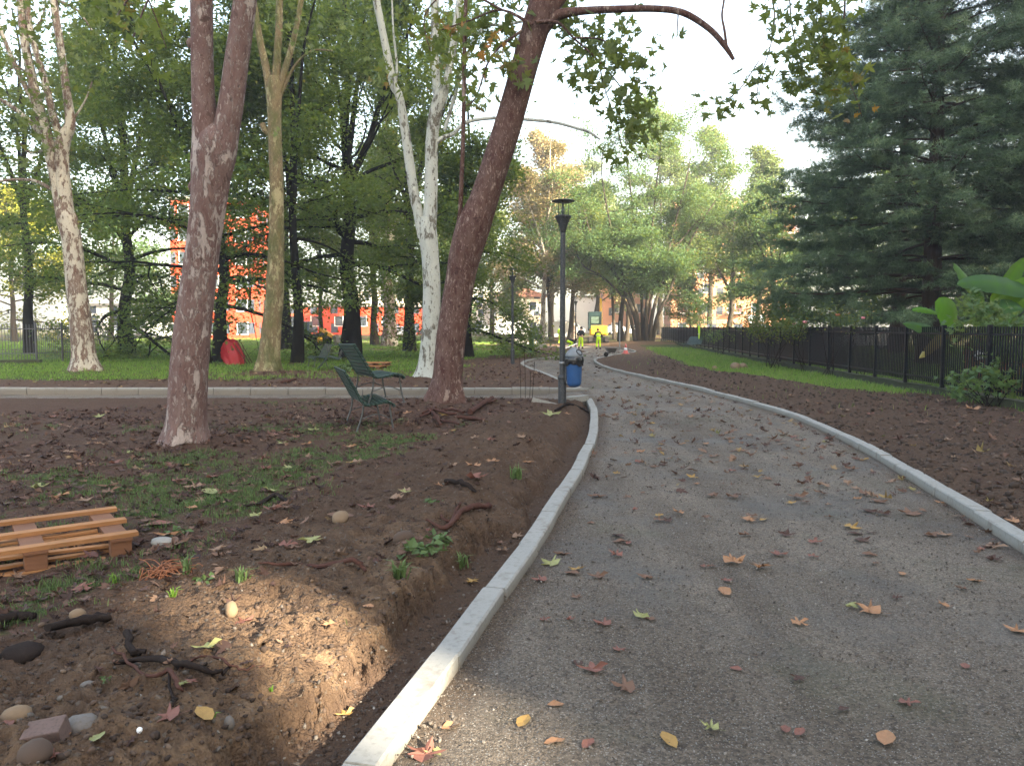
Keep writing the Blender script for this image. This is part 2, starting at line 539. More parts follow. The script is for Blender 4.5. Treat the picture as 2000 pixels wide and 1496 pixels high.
def facade_mat(name, wall, win=(0.05, 0.06, 0.08), sx=3.2, sz=3.0):
    m, nt, out = newmat(name)
    c = coords(nt)
    s = nd(nt, 'ShaderNodeSeparateXYZ', {0: c})
    n = noise_t(nt, c, 0.6, 5)
    cc = mixc(nt, n, tuple(x * 0.85 for x in wall), tuple(min(1, x * 1.12) for x in wall))
    u = mth(nt, 'FRACT', mth(nt, 'DIVIDE', mth(nt, 'ADD', s.outputs[0], s.outputs[1]), sx))
    v = mth(nt, 'FRACT', mth(nt, 'DIVIDE', s.outputs[2], sz))
    a = mth(nt, 'MULTIPLY', mth(nt, 'GREATER_THAN', u, 0.35), mth(nt, 'LESS_THAN', u, 0.70))
    b = mth(nt, 'MULTIPLY', mth(nt, 'GREATER_THAN', v, 0.30), mth(nt, 'LESS_THAN', v, 0.78))
    cc = mixc(nt, mth(nt, 'MULTIPLY', a, b), cc, win)
    bsdf(nt, out, cc, 0.85, 0, None, 0.2)
    return m

M = {}
M['path'] = path_mat()
M['ground'] = ground_mat()
M['kerb'] = concrete('kerb_concrete', (0.250, 0.245, 0.228), (0.15, 0.145, 0.13))
M['slab'] = concrete('slab_concrete', (0.24, 0.225, 0.20))
M['mosswall'] = simple('mossy_concrete', (0.040, 0.042, 0.026), 0.95, var=0.5, scale=5, dirt=(0.030, 0.050, 0.012), bumps=0.5)
M['bark_front'] = plane_bark('plane_bark_brown', (0.125, 0.070, 0.062), (0.34, 0.28, 0.255), 0.035)
M['bark_main'] = plane_bark('plane_bark_red', (0.070, 0.030, 0.025), (0.30, 0.22, 0.185), 0.085)
M['bark_pale'] = plane_bark('plane_bark_white', (0.135, 0.12, 0.095), (0.42, 0.43, 0.39), -0.045)
M['bark_pale2'] = plane_bark('plane_bark_cream', (0.13, 0.080, 0.062), (0.40, 0.37, 0.31), 0.005)
M['bark_green'] = plane_bark('plane_bark_mossy', (0.14, 0.10, 0.055), (0.32, 0.28, 0.16), 0.03, 0.75)
M['bark_dark'] = dark_bark('dark_bark', (0.011, 0.0095, 0.0085))
M['bark_mid'] = dark_bark('grey_brown_bark', (0.055, 0.044, 0.034))
M['bark_pine'] = dark_bark('pine_bark', (0.060, 0.036, 0.030))
M['leaf_dark'] = leaf_mat('dark_green_leaf', [(0.0, (0.016, 0.042, 0.018)), (0.45, (0.042, 0.090, 0.028)), (0.8, (0.10, 0.15, 0.032)), (0.96, (0.20, 0.19, 0.03)), (1.0, (0.34, 0.22, 0.03))], 0.48)
M['leaf_olive'] = leaf_mat('olive_leaf', [(0.0, (0.04, 0.065, 0.022)), (0.5, (0.075, 0.11, 0.03)), (0.85, (0.14, 0.14, 0.035)), (1.0, (0.30, 0.16, 0.035))], 0.35)
M['leaf_mid'] = leaf_mat('mid_green_leaf', [(0.0, (0.035, 0.080, 0.030)), (0.6, (0.070, 0.135, 0.055)), (1.0, (0.13, 0.19, 0.075))], 0.4)
M['leaf_pale'] = leaf_mat('pale_green_leaf', [(0.0, (0.07, 0.11, 0.05)), (0.6, (0.12, 0.17, 0.07)), (1.0, (0.20, 0.22, 0.08))], 0.35)
M['leaf_autumn'] = leaf_mat('orange_autumn_leaf', [(0.0, (0.14, 0.14, 0.06)), (0.4, (0.23, 0.20, 0.09)), (0.75, (0.30, 0.215, 0.105)), (1.0, (0.33, 0.19, 0.09))], 0.3)
M['leaf_yellow'] = leaf_mat('yellow_leaf', [(0.0, (0.09, 0.13, 0.02)), (0.5, (0.22, 0.23, 0.025)), (1.0, (0.36, 0.28, 0.03))], 0.35)
M['leaf_plane'] = leaf_mat('plane_leaf', [(0.0, (0.060, 0.085, 0.035)), (0.45, (0.10, 0.135, 0.040)), (0.7, (0.13, 0.15, 0.03)), (0.86, (0.15, 0.10, 0.05)), (1.0, (0.33, 0.12, 0.03))], 0.4)
M['needle'] = leaf_mat('pine_needle', [(0.0, (0.034, 0.048, 0.030)), (0.35, (0.080, 0.125, 0.066)), (0.75, (0.18, 0.25, 0.125)), (1.0, (0.28, 0.29, 0.15))], 0.28, 0.5)
M['grass'] = leaf_mat('grass_blade', [(0.0, (0.055, 0.10, 0.018)), (0.6, (0.15, 0.27, 0.04)), (0.9, (0.20, 0.32, 0.055)), (1.0, (0.26, 0.25, 0.10))], 0.3)
M['grass_dull'] = leaf_mat('dull_grass_blade', [(0.0, (0.045, 0.070, 0.024)), (0.6, (0.105, 0.165, 0.055)), (0.9, (0.13, 0.17, 0.06)), (1.0, (0.20, 0.17, 0.08))], 0.25)
M['litter'] = leaf_mat('dead_leaf', [(0.0, (0.035, 0.020, 0.017)), (0.35, (0.075, 0.040, 0.032)), (0.6, (0.135, 0.075, 0.052)), (0.8, (0.22, 0.14, 0.095)), (0.93, (0.25, 0.17, 0.07)), (1.0, (0.13, 0.14, 0.05))], 0.15, 0.75)
M['rock'] = leaf_mat('pebble', [(0.0, (0.055, 0.045, 0.038)), (0.5, (0.105, 0.088, 0.075)), (0.85, (0.18, 0.16, 0.14)), (1.0, (0.34, 0.32, 0.29))], 0.0, 0.85)
M['clod'] = leaf_mat('soil_clod', [(0.0, (0.030, 0.021, 0.017)), (0.6, (0.072, 0.048, 0.036)), (0.9, (0.12, 0.080, 0.055)), (1.0, (0.18, 0.14, 0.11))], 0.0, 0.95)
M['root'] = simple('red_root', (0.072, 0.034, 0.027), 0.9, var=0.6, scale=16, bumps=1.0, dirt=(0.045, 0.028, 0.022), spec=0.05)
M['root_dark'] = simple('dark_root', (0.022, 0.017, 0.016), 0.95, var=0.6, scale=16, bumps=1.0, dirt=(0.034, 0.025, 0.020), spec=0.03)
M['pallet'] = wood_mat('pallet_wood', (0.34, 0.160, 0.068))
M['pallet2'] = wood_mat('weathered_block', (0.19, 0.088, 0.050))
M['bench'] = simple('dark_green_paint', (0.014, 0.040, 0.031), 0.45, var=0.4, scale=9, spec=0.4, dirt=(0.045, 0.06, 0.052))
M['bench_iron'] = simple('worn_grey_iron', (0.10, 0.105, 0.105), 0.5, 0.5, var=0.4, scale=12, dirt=(0.05, 0.035, 0.03))
M['bench_dark'] = simple('black_iron', (0.015, 0.015, 0.016), 0.5, 0.2, var=0.4, scale=12)
M['pole'] = simple('dark_grey_paint', (0.040, 0.043, 0.048), 0.5, 0.2, var=0.3, scale=5, dirt=(0.11, 0.11, 0.11))
M['pole_light'] = simple('light_grey_paint', (0.25, 0.26, 0.27), 0.5, 0.2, scale=5)
M['galv'] = simple('galvanised', (0.32, 0.33, 0.34), 0.4, 0.6, scale=15)
M['bin_blue'] = simple('blue_plastic', (0.018, 0.075, 0.21), 0.42, var=0.2, scale=7, spec=0.45, bumps=0.05)
M['bin_grey'] = simple('grey_plastic', (0.16, 0.18, 0.20), 0.5, var=0.2, scale=7, spec=0.4, bumps=0.05)
M['bag'] = simple('black_bag', (0.012, 0.012, 0.014), 0.22, var=0.3, scale=14, spec=0.6, bumps=0.6)
M['fence'] = simple('dark_blue_black_paint', (0.005, 0.006, 0.010), 0.5, 0.1, var=0.4, scale=6, spec=0.3)
M['fence_grey'] = simple('grey_rail_paint', (0.10, 0.10, 0.11), 0.5, 0.3, var=0.3, scale=6)
M['hivis'] = simple('hi_vis_yellow', (0.52, 0.80, 0.02), 0.75, var=0.12, scale=12)
M['reflect'] = simple('reflective_strip', (0.45, 0.46, 0.44), 0.4, scale=20)
M['navy'] = simple('black_jacket', (0.012, 0.013, 0.018), 0.85, scale=14)
M['skin'] = simple('skin', (0.42, 0.24, 0.17), 0.6, var=0.12, scale=14)
M['hair'] = simple('dark_hair', (0.02, 0.015, 0.012), 0.7, scale=30)
M['boot'] = simple('work_boot', (0.045, 0.035, 0.028), 0.8, scale=14)
M['yellow'] = simple('machine_yellow', (0.62, 0.33, 0.02), 0.45, var=0.2, scale=5, spec=0.4, dirt=(0.22, 0.14, 0.06))
M['machine_dark'] = simple('machine_dark_green', (0.010, 0.026, 0.026), 0.5, var=0.3, scale=5)
M['rubber'] = simple('rubber', (0.016, 0.015, 0.014), 0.85, var=0.4, scale=8, dirt=(0.06, 0.045, 0.035))
M['steel'] = simple('worn_steel', (0.13, 0.12, 0.11), 0.5, 0.6, var=0.3, scale=6, dirt=(0.09, 0.06, 0.045))
M['glass'] = simple('window_glass', (0.03, 0.04, 0.05), 0.08, 0, var=0.2, scale=1, spec=0.6, bumps=0.0)
M['cabglass'] = simple('pale_cab_glass', (0.06, 0.09, 0.07), 0.12, 0, var=0.3, scale=3, spec=0.6, bumps=0.0)
M['white'] = simple('white_paint', (0.74, 0.75, 0.76), 0.35, var=0.08, scale=2, spec=0.4, bumps=0.03)
M['silver'] = simple('silver_paint', (0.42, 0.44, 0.46), 0.35, 0.3, var=0.08, scale=2, bumps=0.03)
M['carblue'] = simple('grey_blue_paint', (0.12, 0.16, 0.22), 0.35, 0.2, var=0.08, scale=2, bumps=0.03)
M['red_net'] = simple('red_plastic_net', (0.34, 0.012, 0.018), 0.5, var=0.35, scale=16, bumps=0.6, dirt=(0.25, 0.01, 0.012))
M['redwhite'] = simple('pink_red_plastic', (0.62, 0.16, 0.14), 0.5, scale=5)
M['orange_cut'] = simple('fresh_cut_wood', (0.26, 0.10, 0.05), 0.8, var=0.3, scale=40)
M['banana'] = leaf_mat('banana_leaf', [(0.0, (0.035, 0.095, 0.045)), (0.35, (0.045, 0.13, 0.035)), (0.6, (0.05, 0.17, 0.02)), (1.0, (0.09, 0.25, 0.02))], 0.45, 0.6, 0.25)
M['banana_dry'] = leaf_mat('dry_banana_leaf', [(0.0, (0.22, 0.13, 0.07)), (1.0, (0.30, 0.26, 0.06))], 0.3)
M['wall_red'] = facade_mat('red_render', (0.50, 0.060, 0.030))
M['wall_orange'] = facade_mat('orange_render', (0.46, 0.22, 0.13))
M['wall_white'] = facade_mat('white_render', (0.74, 0.71, 0.66))
M['wall_cream'] = facade_mat('cream_render', (0.62, 0.55, 0.45))
M['plain_white'] = simple('white_wall', (0.78, 0.76, 0.72), 0.8, var=0.06, scale=1)
M['roof_tile'] = simple('roof_tile', (0.24, 0.11, 0.075), 0.85, var=0.3, scale=6)
M['terracotta'] = simple('terracotta_screen', (0.20, 0.085, 0.05), 0.85, var=0.35, scale=6)
M['fountain'] = simple('green_cast_iron', (0.030, 0.10, 0.085), 0.5, 0.2, var=0.3, scale=9)
M['ballwhite'] = simple('ball_white', (0.70, 0.70, 0.68), 0.5, scale=9)
M['black'] = simple('black_paint', (0.012, 0.012, 0.012), 0.5, scale=9)
M['petal'] = simple('pink_petal', (0.70, 0.24, 0.26), 0.6, scale=20)
M['haystone'] = simple('tan_stone', (0.17, 0.115, 0.072), 0.9, var=0.3, scale=9, bumps=0.5)
M['greystone'] = simple('grey_stone', (0.125, 0.11, 0.10), 0.85, var=0.35, scale=11, bumps=0.4, dirt=(0.10, 0.075, 0.055))
M['brick'] = simple('muddy_brick', (0.115, 0.075, 0.065), 0.9, var=0.3, scale=13, bumps=0.5, dirt=(0.07, 0.05, 0.04))

#====SETTING====
# ------------------------------------------------------------------ the path and its kerbs (outline in metres)
KT = 0.10                                   # kerb top above the path
Lpx = [(738, 1494), (896, 1277), (999.5, 1126), (1067, 1035), (1104.6, 969), (1134, 924), (1148.4, 890.7), (1162.4, 862.7),
       (1168, 835), (1169, 811), (1164, 791.5), (1156, 778)]
Lnear = [gp(x, y, KT) for x, y in Lpx]
d0 = (Lnear[0] - Lnear[1]).normalized()
Lnear = [Lnear[0] + d0 * 6.0, Lnear[0] + d0 * 2.5] + Lnear
Lnear = catmull(Lnear, 10)
YN, YF = Lnear[-1].y, gp(1100, 757, KT).y   # side path: near and far kerb
L2px = [(1141, 757), (1133.5, 755.2), (1096, 740), (1064.5, 727), (1040, 719), (1026, 712), (1022.5, 708.5), (1029, 704), (1049.5, 699.5), (1093, 695),
        (1145.5, 688), (1146, 685), (1134, 682)]
Lfar = [gp(x, y, KT) for x, y in L2px] + [Vector((4.4, 63, KT)), Vector((2.5, 68, KT)), Vector((-1, 72, KT))]
Lfar = catmull(Lfar, 8)
Rpx = [(1997, 1084), (1909, 1024.6), (1825, 972), (1760, 930), (1700, 894), (1640, 860), (1545, 818), (1460, 791), (1410, 777), (1340, 758),
       (1245, 737), (1200, 726), (1175, 718), (1163, 711.5), (1159, 707), (1165, 703), (1200, 695), (1233, 690.5), (1237, 687), (1214, 682)]
Rall = [gp(x, y, 0.0) for x, y in Rpx]
d0 = (Rall[0] - Rall[1]).normalized()
Rall = [Rall[0] + d0 * 9, Rall[0] + d0 * 4.5] + Rall + [Vector((7.8, 65, 0)), Vector((6.0, 71, 0)), Vector((2.5, 75, 0))]
Rall = catmull(Rall, 8)
for p in Lnear + Lfar + Rall: p.z = 0
_Ly = np.array([p.y for p in Lnear] + [p.y for p in Lfar]); _Lx = np.array([p.x for p in Lnear] + [p.x for p in Lfar])
_o = np.argsort(_Ly); _Ly, _Lx = _Ly[_o], _Lx[_o]
_Ry = np.array([p.y for p in Rall]); _Rx = np.array([p.x for p in Rall])
_o = np.argsort(_Ry); _Ry, _Rx = _Ry[_o], _Rx[_o]
XL = lambda y: np.interp(y, _Ly, _Lx)
XR = lambda y: np.interp(y, _Ry, _Rx)
PATH_END = 72.0
FENCE = [Vector((8.2, 2.0, 0)), gp(2000, 806, 0.1), gp(1800, 768, 0.1), gp(1500, 712, 0.1), gp(1365, 683, 0.1), gp(1290, 668, 0.1)]
for p in FENCE: p.z = 0
_Fy = np.array([p.y for p in FENCE]); _Fx = np.array([p.x for p in FENCE])
XF = lambda y: np.interp(y, _Fy, _Fx)
MSTEM = Vector((12.75, 75, 0))

TRUNKS = [(p.x, p.y, w) for p, w in ((gp(872, 787, .1), .36), (gp(363, 862, .1), .30), (gp(166, 727, .1), .46), (gp(524, 728, .1), .42), (gp(834, 739, .1), .36))] + [((px - 1000) / FPX * Y, Y, w) for px, Y, w in ((684, 40, .6), (431, 35.5, .4), (580, 34, .3), (250, 44, .5), (401, 33.5, .3))]
def ground_all(x, y):
    """height and zone weights (grass, clay, litter) of the ground at x, y"""
    x = np.asarray(x, float); y = np.asarray(y, float)
    xl, xr = XL(y), XR(y)
    inside = (x > xl - 0.07) & (x < xr + 0.07) & (y < PATH_END)
    side = (x <= xl) & (y > YN - 0.07) & (y < YF + 0.10)
    dLn, dLf, dR = polydist(x, y, Lnear[::2] + [Lnear[-1]]), polydist(x, y, Lfar[::2] + [Lfar[-1]]), polydist(x, y, Rall[::2] + [Rall[-1]])
    near_amp = sstep(40, 8, y)
    n_lo = fbm(x * 0.45, y * 0.45, 3, 3)
    n_md = fbm(x * 2.3, y * 2.3, 11, 4)
    n_hi = fbm(x * 9.0, y * 9.0, 23, 4, 0.6)
    n_vh = fbm(x * 34.0, y * 34.0, 31, 2, 0.6)
    left = (x <= xl) & (y <= YN - 0.0)
    farleft = (x <= xl) & (y >= YF)
    right = x >= xr
    z = 0.10 + 0.03 * n_lo
    # zones
    g = np.zeros_like(x); c = np.zeros_like(x); li = np.zeros_like(x)
    # --- left of the path, before the side path: trench, torn bank, patchy grass
    d = dLn
    bank_w = 2.4 + 0.5 * fbm(x * 0.6, y * 0.6, 41, 2) - 1.0 * sstep(9, 15, y)
    w = 0.14 + (0.21 + 0.16 * fbm(x * 0.9, y * 0.9, 43, 3) + 0.12 * n_md + 0.12 * n_hi + 0.04 * n_vh) * sstep(16.5, 10, y) * (1 - 0.35 * sstep(6, 10, y)) + 0.04
    rise = sstep(0.0, 0.12 + 0.22 * np.clip(fbm(x * 1.4, y * 1.4, 47, 2) + 0.3, 0, 1), d - w)
    mound = 0.115 + (0.14 + 0.08 * n_lo) * sstep(bank_w + 0.5, 1.0, d) * sstep(0.35, 0.95, d) * sstep(16.5, 13, y)
    rough = sstep(bank_w + 0.6, bank_w - 0.6, d)
    n_rd = 1 - np.abs(fbm(x * 3.1, y * 3.1, 131, 4, 0.55)) * 2.2
    soil_rel = 0.060 * n_md + 0.040 * n_hi + 0.015 * n_vh + 0.045 * (n_rd - 0.6)
    zl = np.where(d < w, -0.03 + 0.012 * n_hi, 0) + rise * (mound + soil_rel * (0.25 + 0.75 * rough)) + (1 - rise) * (d >= w) * -0.03
    gpatch = fbm(x * 0.75 + 3.1, y * 0.75, 55, 4, 0.6)
    gl = (1 - rough) * (0.20 + 0.75 * gpatch + 0.30 * fbm(x * 2.6, y * 2.6, 57, 3) + 0.34 * np.exp(-((x + 2.3) / 1.3) ** 2 - ((y - 8.6) / 3.2) ** 2) - 0.20 * sstep(12.5, 14.5, y))
    cl_ = rough * np.clip(0.10 + 0.9 * sstep(8, 3.5, y) * sstep(2.3, 0.2, d) + 0.35 * fbm(x * 0.9, y * 0.9, 61, 3), 0, 1) * rise
    ll = (1 - rough) * (0.75 + 0.5 * n_lo) + 0.05 * rough
    z = np.where(left, zl, z); g = np.where(left, gl, g); c = np.where(left, cl_, c); li = np.where(left, ll, li)
    # --- beyond the side path: soil band, lawn, leaf carpet under the trees
    d2 = np.minimum(y - YF, np.where(y > YF, dLf, 1e9))
    zf = 0.085 + 0.03 * n_lo * sstep(0.2, 2, d2) + (0.03 * n_md + 0.016 * n_hi) * sstep(0.1, 0.5, d2) * sstep(4, 1.0, d2)
    lawn = sstep(2.6, 4.4, d2 + 1.6 * fbm(x * 0.4, y * 0.4, 71, 3))
    carpet = np.exp(-(((x + 7.0) / 5.0) ** 2 + ((y - 27.0) / 4.0) ** 2))
    far_dirt = np.exp(-((y - 58 - 0.1 * x) / 3.0) ** 2)
    gf = lawn * (1.15 - 0.8 * carpet - 0.9 * far_dirt) + 0.25 * lawn * fbm(x * 0.8, y * 0.8, 81, 3)
    gf = gf * (1 - 0.9 * sstep(-2.0, 1.0, x) * sstep(48, 36, y)) * (1 - 0.85 * sstep(-1.0, 3, x) * sstep(45, 55, y) * sstep(92, 80, y))
    lf = 0.12 * lawn + 0.5 * (1 - lawn) + 0.75 * carpet
    z = np.where(farleft, zf, z); g = np.where(farleft, gf, g); li = np.where(farleft, lf, li); c = np.where(farleft, 0.25 * far_dirt + 0.15, c)
    # --- right of the path: dark dug soil, then a strip of grass along the fence wall
    df = XF(y) - x
    d3 = dR
    strip_w = 1.6 + 1.9 * sstep(20, 32, y) + 0.5 * fbm(x * 0.7, y * 0.7, 91, 3)
    strip = sstep(strip_w + 0.4, strip_w - 0.4, df) * sstep(17.0, 20.5, y)
    soilr = 1 - strip
    mnd = 0.32 * np.exp(-((x - MSTEM.x) ** 2 + (y - MSTEM.y) ** 2) / 30.0)
    zr = np.where(d3 < 0.14, -0.05, 0.085) + 0.06 * sstep(0.3, 2.0, d3) * soilr + (0.045 * n_md + 0.034 * n_hi + 0.012 * n_vh) * sstep(0.12, 0.35, d3) * soilr + 0.03 * n_lo + mnd
    zr = np.where(d3 < 0.14, -0.05, zr)
    gr_ = strip * (0.85 + 0.35 * fbm(x * 1.2, y * 1.2, 95, 3)) * (1 - sstep(60, 68, y) * sstep(8, 4, np.hypot(x - MSTEM.x, y - MSTEM.y)))
    behind = sstep(0.0, 0.3, -df)
    zr = zr * (1 - behind) + behind * (0.16 + 0.02 * n_md); gr_ = gr_ * (1 - behind) + behind * 0.75
    lr = 0.12 * soilr + 0.45 * sstep(3.0, 1.0, df) * sstep(20, 14, y)
    z = np.where(right, zr, z); g = np.where(right, gr_, g); li = np.where(right, lr, li); c = np.where(right, 0.55 * sstep(30, 50, y), c)
    # --- far park beyond the end of the path
    end = y >= PATH_END
    z = np.where(end, 0.10 + 0.02 * n_lo + mnd, z); g = np.where(end, 0.6 + 0.6 * n_lo, g); li = np.where(end, 0.4, li); c = np.where(end, 0.4, c)
    z = z + 0.55 * sstep(85, 130, y)
    if TRUNKS:
        for tx, ty, tr_ in TRUNKS:
            r_ = np.hypot(x - tx, y - ty)
            z = z + 0.09 * np.exp(-(r_ / (tr_ * 2.0)) ** 2) * (1 + 0.6 * n_md); g = g * (1 - 0.8 * np.exp(-(r_ / (tr_ * 2.4)) ** 2))
    z = np.where(inside, -0.07, z)
    z = np.where(side, -0.19, z)
    return z, np.clip(g, 0, 1), np.clip(c, 0, 1), np.clip(li, 0, 1)

def gz(x, y):
    return float(ground_all(np.array([x]), np.array([y]))[0][0])

def on_ground(px, py, dz=0.0):
    p = gp(px, py, 0.1)
    for _ in range(4):
        p = gp(px, py, gz(p.x, p.y))
    p.z = gz(p.x, p.y) + dz
    return p

# ground: a fan of cells, fine near the viewer and coarse far away, closed all the way round
ang = np.concatenate([np.linspace(-46, 46, 640), np.linspace(47.5, 312.5, 90)])
ang = np.radians(ang)
rad = np.concatenate([[0.05, 0.5, 0.9], np.geomspace(1.2, 60, 880), np.geomspace(61, 420, 70)])
A, RR = np.meshgrid(ang, rad)
GX, GY = RR * np.sin(A), RR * np.cos(A)
GZ, g_, c_, l_ = ground_all(GX.ravel(), GY.ravel())
nr, na = A.shape
ii = np.arange(nr * na).reshape(nr, na)
q = np.stack([ii[:-1], np.roll(ii, -1, 1)[:-1], np.roll(ii, -1, 1)[1:], ii[1:]], -1).reshape(-1, 4)
q = q[:, ::-1]
zone = np.stack([g_, c_, l_, np.ones_like(g_)], 1)
ground = np_mesh('ground', np.stack([GX.ravel(), GY.ravel(), GZ], 1), q, M['ground'], {'zone': zone}, smooth=True)
tag(ground, 'brown soil and patchy grass of the park on both sides of the path', 'ground', kind='structure')

# path sheet
ys = np.concatenate([np.arange(-7, 1.5, 0.25), np.geomspace(1.5, 16.0, 330), np.geomspace(16.1, PATH_END, 170)])
ts = np.linspace(0, 1, 130)
YY, TT = np.meshgrid(ys, ts, indexing='ij')
x0, x1 = XL(YY) - 0.07, XR(YY) + 0.07
PX = x0 + (x1 - x0) * TT
pz = 0.010 * fbm(PX * 0.8, YY * 0.8, 101, 3) + (0.006 * fbm(PX * 5, YY * 5, 107, 4, 0.6) + 0.0035 * fbm(PX * 30, YY * 30, 111, 2)) * sstep(25, 8, YY)
pz = pz - 0.02 * np.exp(-((TT - 0.5) / 0.5) ** 2) + 0.02
ii = np.arange(PX.size).reshape(PX.shape)
q = np.stack([ii[:-1, :-1], ii[:-1, 1:], ii[1:, 1:], ii[1:, :-1]], -1).reshape(-1, 4)
edge = np.maximum(sstep(0.30, 0.05, PX - XL(YY)), 0.8 * sstep(0.40, 0.05, XR(YY) - PX))
pth = np_mesh('path', np.stack([PX.ravel(), YY.ravel(), pz.ravel()], 1), q, M['path'], {'edge': edge.ravel()}, smooth=True)
tag(pth, 'grey compacted gravel path winding between the pale kerbs', 'path', kind='structure')
# side path bed, lower and unfinished
xs = np.linspace(-45, float(XL(19)) - 0.02, 240); yy = np.linspace(YN - 0.07, YF + 0.07, 40)
XX, YY = np.meshgrid(xs, yy, indexing='ij')
zz = -0.10 + 0.09 * sstep(0.4, 1.8, XX) + 0.015 * fbm(XX * 1.5, YY * 1.5, 121, 4)
ii = np.arange(XX.size).reshape(XX.shape)
q = np.stack([ii[:-1, :-1], ii[1:, :-1], ii[1:, 1:], ii[:-1, 1:]], -1).reshape(-1, 4)
sp_ = np_mesh('path', np.stack([XX.ravel(), YY.ravel(), zz.ravel()], 1), q, M['path'], smooth=True)
tag(sp_, 'sunken side path crossing to the left between two straight kerbs', 'path', kind='structure')

def kerb(name, line, side, label, stone=1.0, w=0.14, top=KT, base=-0.2, seed=1, skip=None):
    """row of kerb stones following line; side = +1/-1 puts the stones left/right of the line's direction"""
    rng = random.Random(seed)
    pts = [Vector((p.x, p.y, 0)) for p in line]
    cum = [0.0]
    for a, b in zip(pts, pts[1:]): cum.append(cum[-1] + (b - a).length)
    def ev(s):
        s = max(0, min(cum[-1], s))
        i = int(np.searchsorted(cum, s)) - 1
        i = max(0, min(len(pts) - 2, i))
        t = (s - cum[i]) / max(1e-9, cum[i + 1] - cum[i])
        p = pts[i].lerp(pts[i + 1], t)
        d = (pts[i + 1] - pts[i]).normalized()
        return p, Vector((-d.y, d.x, 0)) * side
    mb = MB()
    s = 0.0
    ch = 0.011
    while s < cum[-1] - 0.05:
        a, b = ev(s)[1], ev(min(cum[-1], s + stone))[1]
        L = stone if a.dot(b) > 0.985 else stone * 0.5
        L = min(L, cum[-1] - s)
        dz = rng.uniform(-0.009, 0.007); dn = rng.uniform(-0.008, 0.008); tw = rng.uniform(-0.009, 0.009)
        n = 1 if L > 0.6 and a.dot(b) > 0.999 else 4
        prof = [(0, base), (0, top - ch), (ch, top), (w - ch, top), (w, top - ch), (w, base)]
        vs_, fs = [], []
        for k in range(n + 1):
            t = k / n
            p, nn = ev(s + 0.007 + (L - 0.014) * t)
            for (u, zc) in prof:
                e = 0.0
                if k in (0, n) and zc >= top - ch: e = -0.003
                vs_.append(p + nn * (u + dn) + Vector((0, 0, zc + dz + tw * (t - 0.5) + (e if zc > 0 else 0))))
        m_ = len(prof)
        for k in range(n):
            for j in range(m_ - 1):
                fs.append((k * m_ + j, k * m_ + j + 1, (k + 1) * m_ + j + 1, (k + 1) * m_ + j))
        fs.append(tuple(range(m_))); fs.append(tuple(range(n * m_, (n + 1) * m_))[::-1])
        mb.add(vs_, fs)
        s += L
    o = mb.build(name, M['kerb'])
    return tag(o, label, 'kerb', kind='structure')

kerb('kerb', Lnear, +1, 'pale concrete kerb curving along the left edge of the gravel path', seed=3)
kerb('kerb', Lfar, +1, 'far winding kerb left of the path beyond the side path', seed=4)
kerb('kerb', Rall, -1, 'long concrete kerb along the right edge of the path', seed=5, top=0.105)
kerb('kerb', [Vector((Lnear[-1].x - 0.145, YN, 0)), Vector((-45, YN, 0))], +1, 'near straight kerb of the sunken side path', seed=6)
kerb('kerb', [Vector((-45, YF, 0)), Vector((Lfar[0].x - 0.145, YF, 0))], +1, 'far straight kerb of the sunken side path showing its face', seed=7)
#====END_SETTING====
#====TREES====
# ------------------------------------------------------------------ leaves, branches, trees
LEAF_T = np.array([(0, 0, 0), (0.34, 0.48, 0.10), (0, 1.0, -0.06), (-0.34, 0.48, 0.10)], float)
LEAF_F = np.array([(0, 1, 2, 3)])

def star_leaf(curl=0.12):
    P = [(0, 0.42), (0.08, -0.02)]
    for a, r in ((-30, 0.74), (-6, 0.30), (14, 0.70), (20, 1.0), (30, 0.62), (50, 0.34), (70, 0.56), (78, 0.78), (90, 1.14), (102, 0.78), (110, 0.56), (130, 0.34), (150, 0.62), (160, 1.0), (166, 0.70), (186, 0.30), (210, 0.74)):
        P.append((r * math.cos(R(a)) * 0.78, 0.36 + r * math.sin(R(a)) * 0.62))
    P.append((-0.08, -0.02))
    T = []
    for (x, y) in P:
        rr = math.hypot(x, y - 0.36)
        T.append((x, y, curl * rr * rr * (1.4 if abs(x) > 0.3 else 0.6) + 0.03 * math.sin(x * 7)))
    n = len(P)
    F = [(0, i, i + 1) for i in range(1, n - 1)] + [(0, n - 1, 1)]
    return np.array(T, float), np.array(F)
STAR_T, STAR_F = star_leaf()

def catr(pts, rad, per=5):
    v = [Vector((p[0], p[1], p[2], r)) for p, r in zip(pts, rad)]
    out = []
    for i in range(len(v) - 1):
        p0, p1, p2, p3 = v[max(i - 1, 0)], v[i], v[i + 1], v[min(i + 2, len(v) - 1)]
        for k in range(per):
            t = k / per
            out.append(0.5 * ((2 * p1) + (p2 - p0) * t + (2 * p0 - 5 * p1 + 4 * p2 - p3) * t * t + (3 * p1 - p0 - 3 * p2 + p3) * t ** 3))
    out.append(v[-1])
    return [Vector(q[:3]) for q in out], [max(0.002, q[3]) for q in out]

